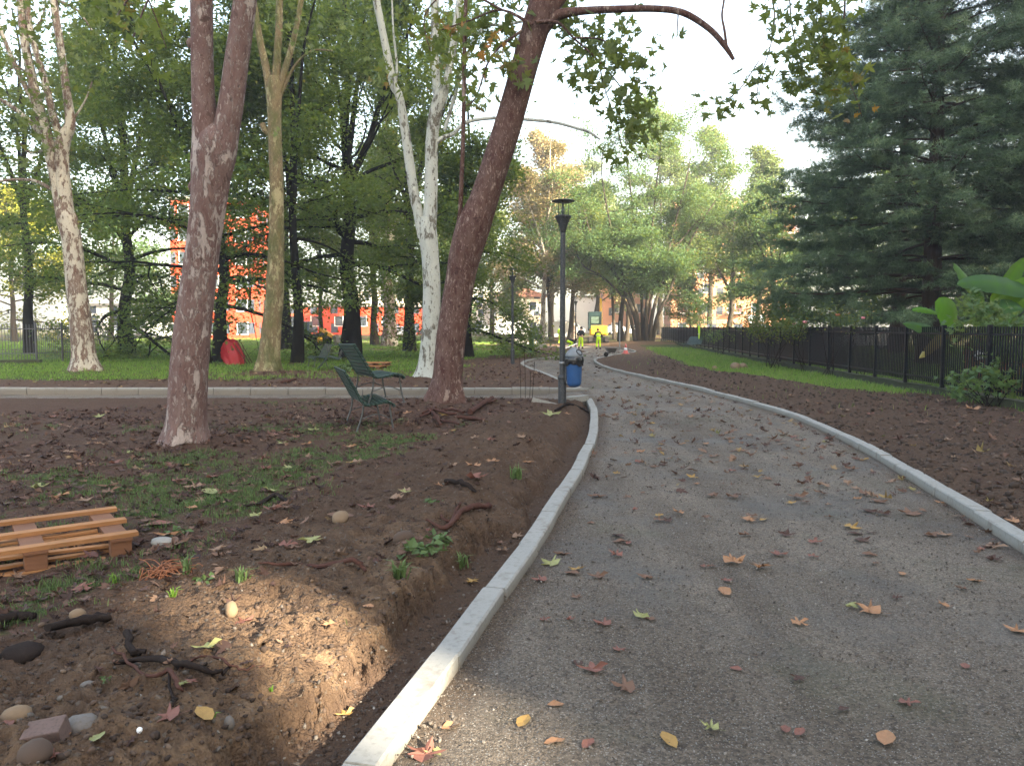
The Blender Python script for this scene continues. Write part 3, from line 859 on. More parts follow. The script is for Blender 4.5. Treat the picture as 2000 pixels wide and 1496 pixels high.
def stem(mb, px, Y, n=14, per=6, flare=None, rng=None, dY=None, wob=0.0):
    """tapering limb through pixels (x, y, width) at depth Y"""
    P = []; W = []
    for i, (x, y, w) in enumerate(px):
        yy = Y + (dY[i] if dY else 0)
        P.append(at(x, y, yy)); W.append(w * yy / FPX / 2)
    pts, rad = catr(P, W, per)
    rng = rng or random.Random(len(px) * 7 + int(px[0][0]))
    vs_, fs = [], []
    m = len(pts)
    ph = [rng.uniform(0, 6.28) for _ in range(6)]
    prev = None
    for i in range(m):
        d = (pts[min(i + 1, m - 1)] - pts[max(i - 1, 0)]).normalized()
        if prev is None:
            ref = Vector((1, 0, 0)) if abs(d.x) < 0.8 else Vector((0, 1, 0)); a = (ref - d * ref.dot(d)).normalized()
        else: a = (prev - d * prev.dot(d)).normalized()
        prev = a; b = d.cross(a)
        hgt = pts[i].z
        for k in range(n):
            t = 2 * PI * k / n
            r = rad[i] * (1 + wob * (0.6 * math.sin(2 * t + ph[0] + hgt * 0.8) + 0.5 * math.sin(3 * t + ph[1] - hgt * 1.3) + 0.35 * math.sin(5 * t + ph[2] + hgt * 2.9)))
            if flare:
                f = max(0.0, 1 - (hgt - 0.0) / flare)
                r *= 1 + 0.46 * f ** 1.8 * (1 + 0.75 * math.sin(5 * t + ph[3]) + 0.4 * math.sin(3 * t + ph[4]))
            vs_.append(pts[i] + (a * math.cos(t) + b * math.sin(t)) * r)
    for i in range(m - 1):
        for k in range(n):
            k2 = (k + 1) % n
            fs.append((i * n + k, i * n + k2, (i + 1) * n + k2, (i + 1) * n + k))
    mb.add(vs_, fs, 0, True)
    mb.add(vs_[-n:], [tuple(range(n))])
    return pts, rad

def grow(mb, o, d, L, r, rng, depth, droop, cl, nsub=6, sides=5, wig=0.16, spread=0.9, steps=6, leaf_from=0.35):
    pts = [o.copy()]; d = d.normalized()
    for i in range(steps):
        d = (d + Vector((rng.gauss(0, wig), rng.gauss(0, wig), rng.gauss(0, wig * 0.6) - droop))).normalized()
        pts.append(pts[-1] + d * (L / steps))
    rad = [max(0.004, r * (1 - 0.86 * i / steps)) for i in range(steps + 1)]
    mb.tube(pts, rad, sides, caps=False)
    if depth > 0:
        for k in range(nsub):
            t = rng.uniform(0.22, 1.0)
            i = min(steps - 1, int(t * steps)); p = pts[i].lerp(pts[i + 1], t * steps - i)
            dd = (pts[i + 1] - pts[i]).normalized()
            side = dd.cross(Vector((rng.gauss(0, 0.45), rng.gauss(0, 0.45), 1))).normalized() * (1 if k % 2 else -1)
            nd_ = dd * rng.uniform(0.35, 0.9) + side * spread * rng.uniform(0.6, 1.1) + Vector((0, 0, rng.uniform(-0.15, 0.3)))
            grow(mb, p, nd_, L * rng.uniform(0.32, 0.55) * (1.15 - 0.5 * t), max(0.006, rad[i] * 0.5), rng, depth - 1, droop, cl, max(3, nsub - 2), max(3, sides - 1), wig, spread, max(3, steps - 2), 0.15)
    for i in range(1, steps + 1):
        if i / steps >= leaf_from or depth == 0:
            cl.append((pts[i], (pts[i] - pts[i - 1]).normalized()))

CLEAR = []
def leaf_cloud(name, cl, n, size, mat, parent, seed, sig=(0.42, 0.42, 0.20), tilt=0.55, T=LEAF_T, F=LEAF_F, tint_bias=0.0, clump=0.5, off=None):
    rng = np.random.default_rng(seed)
    C = np.array([tuple(p) for p, _ in cl])
    idx = rng.integers(0, len(C), n)
    pos = C[idx] + rng.normal(0, 1, (n, 3)) * np.array(sig)
    for (cx, cy0, cr_, cz) in CLEAR:
        ok = ~((np.hypot(pos[:, 0] - cx, pos[:, 1] - cy0) < cr_) & (pos[:, 2] < cz))
        pos, idx = pos[ok], idx[ok]
    n = len(pos)
    rots = rot_random(n, rng, tilt, 0.15)
    sc = size * rng.uniform(0.6, 1.25, n)
    V, FF = scatter_template(T, F, pos, rots, sc)
    ctint = rng.uniform(0, 1, len(C))
    tint = np.clip((1 - clump) * rng.beta(1.2, 1.5, n) + clump * ctint[idx] + tint_bias, 0, 1)
    tint = np.repeat(tint, len(T))
    return np_mesh(name, V, FF, mat, {'tint': tint}, parent, off=off if off is not None else (parent.location if parent else None))

def broadleaf(name, label, x, y, h, cr, z0, tr, bark, leaf, n, lsize, seed, lean=(0, 0), droop=0.02, prim=18, low_droop=True, group=None, cat='tree', shape=0.45, sig=0.42, tilt=0.55, nsub=6, bias=0.0, forks=3):
    rng = random.Random(seed)
    base = Vector((x, y, gz(x, y)))
    root = empty(name, base, label, cat, group)
    mb = MB(); cl = []
    top = base + Vector((lean[0], lean[1], h * 0.93))
    tp = [base + Vector((0, 0, -0.25))]
    K = 9
    for i in range(1, K + 1):
        t = i / K
        tp.append(base.lerp(top, t) + Vector((rng.gauss(0, 0.12), rng.gauss(0, 0.12), 0)) * (tr * 2.2))
    trad = [tr * 1.45] + [tr * (1 - 0.93 * (i / K) ** 0.9) + 0.015 for i in range(1, K + 1)]
    pts, rad = catr(tp, trad, 4)
    mb.tube(pts, rad, 9, caps=False)
    lead = []
    if forks:
        zf = h * rng.uniform(0.30, 0.40); i0 = int(zf / (h * 0.93) * (len(pts) - 1)); a0 = rng.uniform(0, 6.28)
        for f in range(forks):
            az = a0 + f * 2 * PI / forks + rng.uniform(-0.4, 0.4); tl_ = rng.uniform(0.20, 0.42)
            L = (h * rng.uniform(0.80, 0.97) - zf); q = pts[i0].copy(); d = Vector((math.cos(az) * tl_, math.sin(az) * tl_, 1)).normalized(); lp_ = [q]
            for k in range(8):
                d = (d + Vector((rng.gauss(0, 0.09), rng.gauss(0, 0.09), 0.05))).normalized(); lp_.append(lp_[-1] + d * L / 8)
            lr_ = [rad[i0] * (0.74 - 0.68 * (k / 8) ** 0.8) + 0.012 for k in range(9)]
            mb.tube(lp_, lr_, 7, caps=False); lead.append((lp_, lr_, zf + base.z, L))
    for k in range(prim):
        u = (k + rng.uniform(0.1, 0.9)) / prim
        hz = z0 + (h * 0.9 - z0) * u
        t = hz / (h * 0.93)
        i = min(len(pts) - 2, int((t * (len(pts) - 1))))
        p = pts[i]; r0_ = rad[i]
        if lead and hz > zf + 0.6:
            lp_, lr_, z_, L = lead[k % len(lead)]
            j = min(8, max(0, int((hz - zf) / (h * 0.93 - zf) * 8 + 0.5))); p = lp_[j]; r0_ = lr_[j]
        az = k * 2.39996 + rng.uniform(-0.4, 0.4)
        prof = math.sin(PI * min(1, (u * 0.82 + 0.18) ** shape)) ** 0.7 if u < 0.999 else 0.3
        prof = max(0.30, prof) * rng.uniform(0.75, 1.12) * (0.85 if lead and hz > zf else 1)
        elev = -0.10 + 1.35 * u ** 0.9 if low_droop else 0.35 + 0.8 * u
        dd = Vector((math.cos(az) * math.cos(elev), math.sin(az) * math.cos(elev), math.sin(elev) + 0.15))
        dr = droop + (0.07 * (1 - u) if low_droop else 0.03)
        grow(mb, p, dd, cr * prof, max(0.02, r0_ * 0.42), rng, 2, dr, cl, nsub, 5, 0.19, 0.9)
    mb.build('trunk', M[bark], root, recalc=False)
    leaf_cloud('crown', cl, n, lsize, M[leaf], root, seed + 5, (sig, sig, sig * 0.72), tilt, tint_bias=bias)
    return root

def px_foliage(parent, blobs, Y, n, size, mat, seed, spread=24, bias=0.0, tilt=0.7, name='crown', Ys=1.0):
    """hanging plane-leaf sprays centred on picture points (x, y, weight) at about depth Y"""
    rng = np.random.default_rng(seed)
    w = np.array([b[2] if len(b) > 2 else 1.0 for b in blobs]); w = w / w.sum()
    C = np.array([tuple(at(b[0], b[1], Y + rng.uniform(-Ys, Ys))) for b in blobs])
    tb = np.array([b[3] if len(b) > 3 else 0.0 for b in blobs])
    idx = rng.choice(len(blobs), n, p=w)
    s = spread * Y / FPX
    pos = C[idx] + rng.normal(0, 1, (n, 3)) * np.array((s, s * 1.4, s * 0.9))
    rots = rot_random(n, rng, tilt, 0.5)
    V, F = scatter_template(STAR_T, STAR_F, pos, rots, size * rng.uniform(0.65, 1.2, n))
    tint = np.clip(rng.beta(1.4, 2.4, n) * 0.8 + tb[idx] + bias, 0, 1)
    return np_mesh(name, V, F, mat, {'tint': np.repeat(tint, len(STAR_T))}, parent, off=parent.location)

# --- the leaning dark red plane tree beside the benches
b = on_ground(872, 787); Y = b.y
t_main = empty('plane_tree', b, 'leaning plane tree with dark red-brown flaking bark beside the benches', 'tree')
mb = MB()
stem(mb, [(871, 800, 62), (873, 765, 60), (876, 720, 58), (881, 660, 58), (890, 600, 58), (899, 545, 58), (909, 492, 64), (925, 440, 66), (945, 390, 56), (965, 330, 53), (989, 255, 52), (1011, 180, 50), (1030, 110, 50), (1047, 50, 52), (1060, 5, 52), (1074, -70, 46), (1085, -200, 40), (1080, -420, 26), (1090, -600, 10)], Y, 20, 5, 0.75, wob=0.035)
stem(mb, [(1052, 62, 34), (1072, 42, 28), (1090, 30, 22), (1130, 23, 16), (1200, 19, 14), (1280, 18, 13), (1335, 26, 13), (1384, 56, 12), (1414, 88, 11), (1433, 117, 7)], Y, 8, 5, wob=0.06)
stem(mb, [(1419, 92, 6), (1415, 60, 5), (1410, 30, 4), (1414, -10, 4), (1400, -60, 3)], Y, 5, 4)
stem(mb, [(1345, 30, 6), (1340, 24, 3)], Y, 5, 2)
stem(mb, [(1068, 30, 26), (1092, 2, 22), (1120, -30, 20), (1250, -130, 16), (1420, -170, 12), (1560, -120, 9), (1640, -60, 6)], Y, 8, 5, wob=0.05)
for tw in ([(1560, -120, 5), (1590, -50, 4), (1602, 20, 3), (1610, 80, 3), (1636, 140, 2)], [(1640, -60, 5), (1650, 0, 4), (1648, 60, 3), (1655, 150, 2)], [(1470, -160, 5), (1490, -70, 3.5), (1512, 20, 3), (1505, 90, 2), (1482, 160, 2), (1478, 205, 1.5)],
           [(1530, -130, 4), (1540, -40, 3), (1548, 60, 2.5), (1575, 160, 2)], [(1482, 120, 2), (1440, 180, 2), (1395, 205, 1.5)], [(1655, 150, 2), (1675, 200, 1.6), (1683, 228, 1.4)],
           [(1046, 45, 9), (1090, 45, 7), (1120, 75, 5), (1170, 120, 4), (1225, 190, 3), (1250, 260, 2)], [(1120, 75, 4), (1180, 80, 3), (1240, 130, 2)], [(1170, 120, 3), (1180, 170, 2), (1200, 230, 2), (1215, 290, 1.5)],
           [(1040, 50, 9), (980, 20, 6), (920, 40, 4), (860, 60, 3)], [(1020, 60, 6), (960, 110, 4), (930, 190, 3), (905, 210, 2)], [(980, 20, 5), (890, -20, 4), (830, 30, 3), (840, 100, 2)], [(1325, 20, 3), (1322, 75, 1.6)]):
    stem(mb, tw, Y, 4, 4, dY=[-0.4 + 0.2 * i for i in range(len(tw))])
stem(mb, [(893, 455, 14), (898, 420, 9), (901, 360, 9), (905, 250, 8), (907, 100, 8), (910, -20, 7), (912, -150, 5)], Y, 7, 4, dY=[0, -0.1, -0.2, -0.25, -0.3, -0.3, -0.3])
mb.build('trunk', M['bark_main'], t_main, recalc=False)
mb = MB()
c = at(886, 466, Y - 0.14)
mb.lathe([(0.0, 0.0), (0.050, 0.0), (0.058, -0.012), (0.066, -0.06)], c, 14, rot=Vector((-0.8, -0.6, 0.15)).to_track_quat('Z', 'Y').to_matrix() @ Matrix.Diagonal((1.0, 1.6, 1.0)))
mb.build('cut_scar', M['orange_cut'], t_main)
px_foliage(t_main, [(1110, 60, 1), (1150, 90, 1.4), (1190, 110, 1.4), (1130, 140, 1.0), (1170, 150, 1), (1220, 130, 1.2), (1240, 180, 1.2), (1250, 235, 1.2), (1215, 235, .8), (1245, 275, 1), (1200, 290, .6), (1235, 215, 1), (1265, 110, .3), (1105, 20, 1),
    (1160, 45, .8), (1215, 60, .6), (930, 60, 1), (960, 20, 1.2), (985, 70, 1), (1000, 120, .6), (870, 45, .7, .5), (888, 60, .5, .6), (960, 100, .5, .6), (982, 112, .5, .55), (830, 60, .8, .25), (850, 95, .6, .3), (925, 180, .5, .25), (945, 205, .4, .2), (905, 15, .8, .1), (880, 100, .4), (1010, 20, .8), (975, 140, .5), (920, 130, .6)], Y, 950, 0.20, M['leaf_plane'], 5, 21, Ys=0.8)
px_foliage(t_main, [(1480, 30, .5), (1500, 62, .8), (1530, 40, .8), (1560, 62, 1), (1590, 30, 1), (1612, 60, 1.5), (1602, 110, 1.8, .1), (1622, 140, 2, .2), (1642, 125, 2, .25), (1580, 122, 1.2), (1542, 92, .9), (1510, 110, .9), (1482, 142, .6), (1550, 152, 1), (1580, 172, 1, .1), (1622, 92, 1.5, .15), (1652, 162, 1.2, .3), (1632, 180, .8, .3), (1400, 206, .5), (1422, 196, .4), (1388, 208, .4), (1477, 205, .35), (1480, 168, .4), (1320, 78, .2), (1640, 50, 1), (1602, 0, 1), (1502, 10, .6), (1540, 125, .9), (1640, 0, 1), (1685, 230, .12, .5), (1610, 185, .3)], Y - 0.6, 520, 0.20, M['leaf_plane'], 6, 15, Ys=0.6)

# --- the forked plane in the front left
b = on_ground(363, 862); Y = b.y
t_front = empty('plane_tree', b, 'thick forked plane tree with mottled brown bark, nearest on the left', 'tree')
mb = MB()
stem(mb, [(362, 885, 78), (363, 850, 76), (366, 790, 74), (370, 720, 71), (377, 640, 68), (386, 560, 64), (396, 480, 62), (405, 410, 64), (411, 355, 70), (414, 310, 76), (420, 270, 66), (420, 245, 30)], Y, 22, 5, 0.55, wob=0.03)
stem(mb, [(404, 340, 58), (402, 290, 52), (400, 240, 46), (397, 180, 42), (395, 100, 40), (393, 0, 40), (389, -160, 36), (380, -400, 26), (390, -700, 10)], Y, 16, 5, wob=0.03)
stem(mb, [(420, 345, 58), (433, 300, 56), (442, 255, 50), (452, 200, 47), (462, 120, 45), (472, 50, 44), (481, -20, 42), (495, -160, 36), (520, -400, 26), (540, -700, 10)], Y, 16, 5, wob=0.03)
for (x, y, r) in ((374, 366, 0.10), (367, 85, 0.075)):
    mb.lathe([(0.01, -r), (r * .7, -r * .7), (r, 0), (r * .7, r * .7), (0.01, r)], at(x + 8, y, Y - 0.02), 10)
for tw in ([(380, -60, 9), (330, -50, 6), (290, 0, 4), (262, 70, 3), (250, 110, 2)], [(330, -50, 5), (260, -10, 4), (230, 30, 3)], [(290, 0, 3), (310, 50, 2.5), (325, 95, 2)]):
    stem(mb, tw, Y, 5, 4, dY=[0.3 * i for i in range(len(tw))])
mb.build('trunk', M['bark_front'], t_front, recalc=False)
px_foliage(t_front, [(250, 20, 1, .3), (262, 70, 1, .2), (280, 105, .8), (300, 30, .8), (325, 90, .8), (230, 25, .7, .3), (290, 120, .4), (340, 40, .5), (200, 15, .5), (310, -30, 1), (240, -40, 1), (270, 40, .8, .35)], Y + 0.8, 120, 0.17, M['leaf_plane'], 9, 17)

# --- the three-stemmed plane at the far left
b = on_ground(166, 727); Y = b.y
t_left = empty('plane_tree', b, 'leaning plane tree with cream and brown bark, leftmost on the lawn', 'tree')
mb = MB()
stem(mb, [(168, 740, 50), (166, 715, 47), (162, 680, 42), (156, 620, 39), (148, 545, 37), (140, 470, 36), (131, 430, 38), (124, 405, 26)], Y, 16, 5, 0.8, wob=0.04)
stem(mb, [(128, 440, 28), (117, 390, 23), (107, 340, 22), (96, 290, 22), (87, 250, 22), (76, 215, 21), (62, 150, 18), (48, 80, 15), (40, 0, 13), (34, -120, 10), (30, -300, 6)], Y, 10, 5, wob=0.04)
stem(mb, [(133, 440, 30), (125, 370, 26), (121, 310, 25), (124, 272, 26), (137, 242, 19), (130, 180, 15), (118, 90, 14), (105, 0, 14), (98, -120, 10), (90, -300, 6)], Y, 10, 5, wob=0.04)
stem(mb, [(121, 285, 18), (105, 230, 15), (85, 150, 13), (62, 70, 11), (53, 0, 10), (50, -100, 7)], Y, 8, 5, wob=0.04)
stem(mb, [(75, 215, 12), (50, 170, 10), (22, 110, 9), (0, 55, 8), (-25, -20, 6)], Y, 7, 4)
stem(mb, [(92, 275, 12), (60, 240, 10), (25, 210, 8), (-10, 190, 7)], Y, 7, 4)
stem(mb, [(100, 370, 8), (75, 356, 7), (45, 351, 6), (0, 354, 5), (-30, 365, 4)], Y, 6, 4)
for tw in ([(62, 150, 5), (30, 130, 4), (10, 150, 3)], [(105, 0, 6), (150, 20, 4), (180, 60, 3)], [(48, 80, 5), (80, 40, 4), (90, 0, 3)], [(137, 242, 5), (165, 200, 4), (180, 160, 3)], [(96, 290, 5), (60, 300, 4), (40, 280, 3)]):
    stem(mb, tw, Y, 4, 3)
mb.build('trunk', M['bark_pale2'], t_left, recalc=False)
px_foliage(t_left, [(60, 60), (30, 110), (90, 150), (50, 200), (20, 250), (90, 275), (130, 20), (165, 60), (10, 20), (40, 20, 1.5), (90, 10), (150, 120), (180, 150), (10, 160), (60, 300), (100, 210), (120, 430, .4), (140, 400, .3), (0, 90), (190, 20), (20, 300, .7), (80, 110)], Y, 900, 0.22, M['leaf_plane'], 12, 24, Ys=2)

# --- mossy plane
b = on_ground(524, 728); Y = b.y
t_moss = empty('plane_tree', b, 'plane tree with moss-green lower bark splitting into three pale limbs', 'tree')
mb = MB()
stem(mb, [(524, 742, 46), (524, 718, 44), (527, 685, 40), (531, 630, 37), (537, 560, 35), (540, 470, 30), (540, 380, 26), (538, 300, 25), (536, 225, 26), (536, 170, 30), (536, 150, 20)], Y, 16, 5, 0.8, wob=0.04)
stem(mb, [(531, 195, 19), (521, 140, 15), (508, 80, 13), (498, 20, 12), (490, -40, 11), (478, -200, 7)], Y, 9, 4)
stem(mb, [(537, 185, 19), (541, 120, 15), (545, 60, 14), (546, -10, 13), (548, -200, 8)], Y, 9, 4)
stem(mb, [(541, 190, 16), (556, 140, 13), (573, 80, 11), (587, 10, 10), (600, -100, 8)], Y, 9, 4)
stem(mb, [(533, 270, 12), (518, 255, 12), (512, 242, 12)], Y, 7, 3)
stem(mb, [(548, 190, 7), (575, 130, 5), (610, 100, 4), (650, 100, 3)], Y, 5, 4)
mb.build('trunk', M['bark_green'], t_moss, recalc=False)
px_foliage(t_moss, [(480, 40), (500, 90), (560, 60), (600, 60), (570, 20), (520, 10), (620, 110), (540, 300, .4), (590, 130), (470, 120, .5)], Y, 160, 0.2, M['leaf_plane'], 13, 26, Ys=2)

# --- white plane
b = on_ground(834, 739); Y = b.y
t_white = empty('plane_tree', b, 'pale white-barked plane tree with two tall stems behind the leaning tree', 'tree')
mb = MB()
stem(mb, [(833, 752, 44), (834, 728, 41), (838, 690, 37), (841, 640, 35), (843, 560, 34), (840, 500, 33), (835, 455, 36), (832, 425, 30)], Y, 16, 5, 0.7, wob=0.035)
stem(mb, [(827, 465, 24), (818, 420, 20), (810, 385, 19), (800, 320, 18), (790, 250, 17), (780, 190, 16), (768, 165, 16), (757, 110, 15), (745, 50, 14), (735, 0, 14), (722, -90, 12), (700, -300, 7)], Y, 11, 5, wob=0.05)
stem(mb, [(837, 465, 30), (841, 400, 27), (842, 340, 25), (843, 280, 24), (850, 225, 24), (860, 190, 26), (862, 165, 18)], Y, 12, 5, wob=0.05)
stem(mb, [(856, 205, 18), (851, 150, 16), (849, 90, 16), (849, 0, 17), (847, -120, 14), (840, -320, 8)], Y, 11, 5, wob=0.05)
stem(mb, [(863, 200, 18), (875, 150, 15), (884, 95, 14), (892, 40, 13), (899, -10, 12), (915, -150, 9)], Y, 10, 5, wob=0.05)
stem(mb, [(852, 278, 11), (868, 268, 9), (885, 262, 8), (906, 242, 8), (935, 234, 7), (980, 231, 7), (1030, 234, 7), (1085, 240, 6.5), (1130, 252, 6), (1150, 258, 6), (1172, 273, 4)], Y, 7, 4, wob=0.04)
stem(mb, [(868, 255, 7), (930, 70, 6), (990, 50, 6), (1030, 40, 5)], Y, 6, 4)
stem(mb, [(771, 175, 6), (775, 130, 5), (768, 60, 4), (765, -20, 3)], Y, 5, 4)
mb.build('trunk', M['bark_pale'], t_white, recalc=False)
px_foliage(t_white, [(745, 140, 1, .2), (770, 165, 1, .2), (800, 40, 1, .15), (760, 150, 1.2, .2), (850, 150, .7, .2), (870, 140, .6, .3), (900, 170, 1, .2), (915, 190, 1, .15), (690, 60, .6), (720, 20, .8), (940, 30, 1), (820, 10, .8), (960, 70, .7), (800, 180, .4)], Y - 0.5, 330, 0.22, M['leaf_plane'], 14, 20, Ys=1.2)

# --- the dark broad-leaved trees of the left
def atg(px, Y):
    return (px - 1000) / FPX * Y
CLEAR = [(atg(450, 34), 34.0, 3.2, 2.6), (atg(610, 31), 31.0, 3.0, 2.2), (atg(700, 33), 33, 3.0, 2.4)]
D1 = broadleaf('lime_tree', 'big black-trunked tree with arching low boughs in the middle of the left grove', atg(684, 40), 40, 23, 8.5, 4.6, 0.46, 'bark_dark', 'leaf_dark', 52000, 0.185, 21, prim=30)
D2 = broadleaf('lime_tree', 'dark tree with low drooping leaves and red netting leaning on its trunk', atg(431, 35.5), 35.5, 20, 8.2, 2.6, 0.29, 'bark_dark', 'leaf_dark', 60000, 0.18, 22, prim=38, droop=0.045)
D3 = broadleaf('lime_tree', 'slim dark tree between the mossy plane and the black-trunked one', atg(580, 34), 34, 19, 4.6, 5.2, 0.23, 'bark_dark', 'leaf_dark', 19000, 0.17, 23, prim=18)
D4 = broadleaf('lime_tree', 'tall dense dark tree far back behind the leftmost plane trunk', atg(250, 44), 44, 23, 8.0, 1.5, 0.36, 'bark_dark', 'leaf_dark', 56000, 0.20, 24, prim=38, droop=0.05, bias=0.04)
D5 = broadleaf('lime_tree', 'dense dark green tree with leaves down to the ground behind the leaning plane', atg(915, 41), 41, 15, 4.4, 1.6, 0.26, 'bark_dark', 'leaf_dark', 32000, 0.19, 25, prim=26, droop=0.05)
D6 = broadleaf('lime_tree', 'tall dark tree behind the white-barked plane', atg(800, 52), 52, 24, 8.0, 6.5, 0.36, 'bark_dark', 'leaf_dark', 27000, 0.22, 26, prim=22)
D7 = broadleaf('lime_tree', 'small dark trunk almost hidden behind the front forked plane', atg(401, 33.5), 33.5, 17, 4.0, 8.0, 0.22, 'bark_dark', 'leaf_dark', 12000, 0.2, 27, prim=14)
D8 = broadleaf('lime_tree', 'tall dark tree at the back between the mossy plane and the black trunk', atg(560, 58), 58, 27, 8.0, 8.0, 0.35, 'bark_dark', 'leaf_olive', 20000, 0.25, 28, prim=20)
D9 = broadleaf('lime_tree', 'yellow-green sunlit tree beyond the railing at the far left', atg(30, 84), 84, 19, 9.5, 2.5, 0.3, 'bark_mid', 'leaf_yellow', 26000, 0.36, 29, prim=24, sig=0.6)
D10 = broadleaf('lime_tree', 'dark-leaved tree at the left edge of the view', atg(60, 47), 47, 22, 6.0, 7.0, 0.3, 'bark_dark', 'leaf_dark', 22000, 0.23, 30, prim=22)
broadleaf('lime_tree', 'thin pale trunk far across the lawn beside the loader', atg(628, 68), 68, 15, 4.5, 4.5, 0.21, 'bark_mid', 'leaf_olive', 9000, 0.3, 31, prim=14)
broadleaf('plane_tree', 'thick pale trunk far across the lawn right of the black-trunked tree', atg(760, 66), 66, 23, 7.5, 6.5, 0.58, 'bark_pale2', 'leaf_olive', 18000, 0.3, 32, prim=18)
broadleaf('lime_tree', 'grey far trunk left of the thick pale one', atg(733, 70), 70, 20, 6.0, 5.5, 0.34, 'bark_mid', 'leaf_pale', 13000, 0.3, 33, prim=16)
broadleaf('lime_tree', 'thin dark far trunk right of the thick pale one', atg(797, 76), 76, 16, 5.0, 4.5, 0.22, 'bark_dark', 'leaf_mid', 10000, 0.3, 34, prim=16)

# --- the middle distance
def multistem():
    base = Vector((MSTEM.x, MSTEM.y, gz(MSTEM.x, MSTEM.y)))
    root = empty('maple_tree', base, 'round green tree spreading from a fan of many stems on a soil mound', 'tree')
    rng = random.Random(77)
    mb = MB(); cl = []
    Y = base.y
    ups = [[(1160, 480), (1140, 410), (1130, 340)], [(1190, 430), (1175, 340), (1180, 260)], [(1235, 400), (1225, 310), (1220, 220)], [(1280, 380), (1290, 290), (1290, 215)], [(1320, 430), (1345, 330), (1350, 240)], [(1360, 450), (1400, 390), (1430, 330)], [(1330, 470), (1380, 420), (1420, 420)], [(1140, 520), (1120, 480), (1115, 450)]]
    stems = [[(1250, 672, 20), (1243, 630, 16), (1225, 580, 13), (1195, 525, 11), (1160, 480, 9), (1130, 440, 6)], [(1252, 672, 18), (1243, 610, 13), (1225, 560, 11), (1205, 500, 9), (1190, 430, 6)],
             [(1256, 672, 18), (1254, 600, 12), (1250, 540, 11), (1245, 470, 9), (1235, 400, 6)], [(1260, 672, 18), (1263, 600, 12), (1268, 540, 10), (1272, 470, 8), (1280, 380, 5)],
             [(1264, 672, 18), (1275, 610, 13), (1290, 560, 11), (1303, 500, 9), (1320, 430, 6)], [(1268, 672, 18), (1285, 615, 14), (1305, 575, 11), (1325, 520, 9), (1360, 450, 6)], [(1258, 672, 16), (1270, 590, 9), (1296, 520, 7), (1330, 470, 5)], [(1247, 672, 15), (1222, 590, 9), (1175, 540, 7), (1140, 520, 5)]]
    for s, u_ in zip(stems, ups):
        s = s[:-1] + [(u_[0][0], u_[0][1], 6), (u_[1][0], u_[1][1], 4), (u_[2][0], u_[2][1] + 25, 2.5)]
        pts, rad = stem(mb, [(a + (a - 1258) * 0.5 * (b_ > 650), b_, w_ * 0.56) for a, b_, w_ in s], Y, 9, 5, 0.3, dY=[rng.uniform(-0.4, 0.4) * i for i in range(len(s))])
        for k in range(15):
            i = int(len(pts) * rng.uniform(0.30, 0.99)); i = min(i, len(pts) - 1)
            az = rng.uniform(0, 2 * PI); el = rng.uniform(-0.1, 1.0)
            grow(mb, pts[i], Vector((math.cos(az) * math.cos(el), math.sin(az) * math.cos(el), math.sin(el))), rng.uniform(2.6, 4.8), rad[i] * 0.5, rng, 2, 0.03 + 0.05 * (i < 0.6 * len(pts)), cl, 6, 4)
    mb.build('trunk', M['bark_mid'], root, recalc=False)
    leaf_cloud('crown', cl, 74000, 0.22, M['leaf_mid'], root, 78, (0.5, 0.5, 0.3))
multistem()
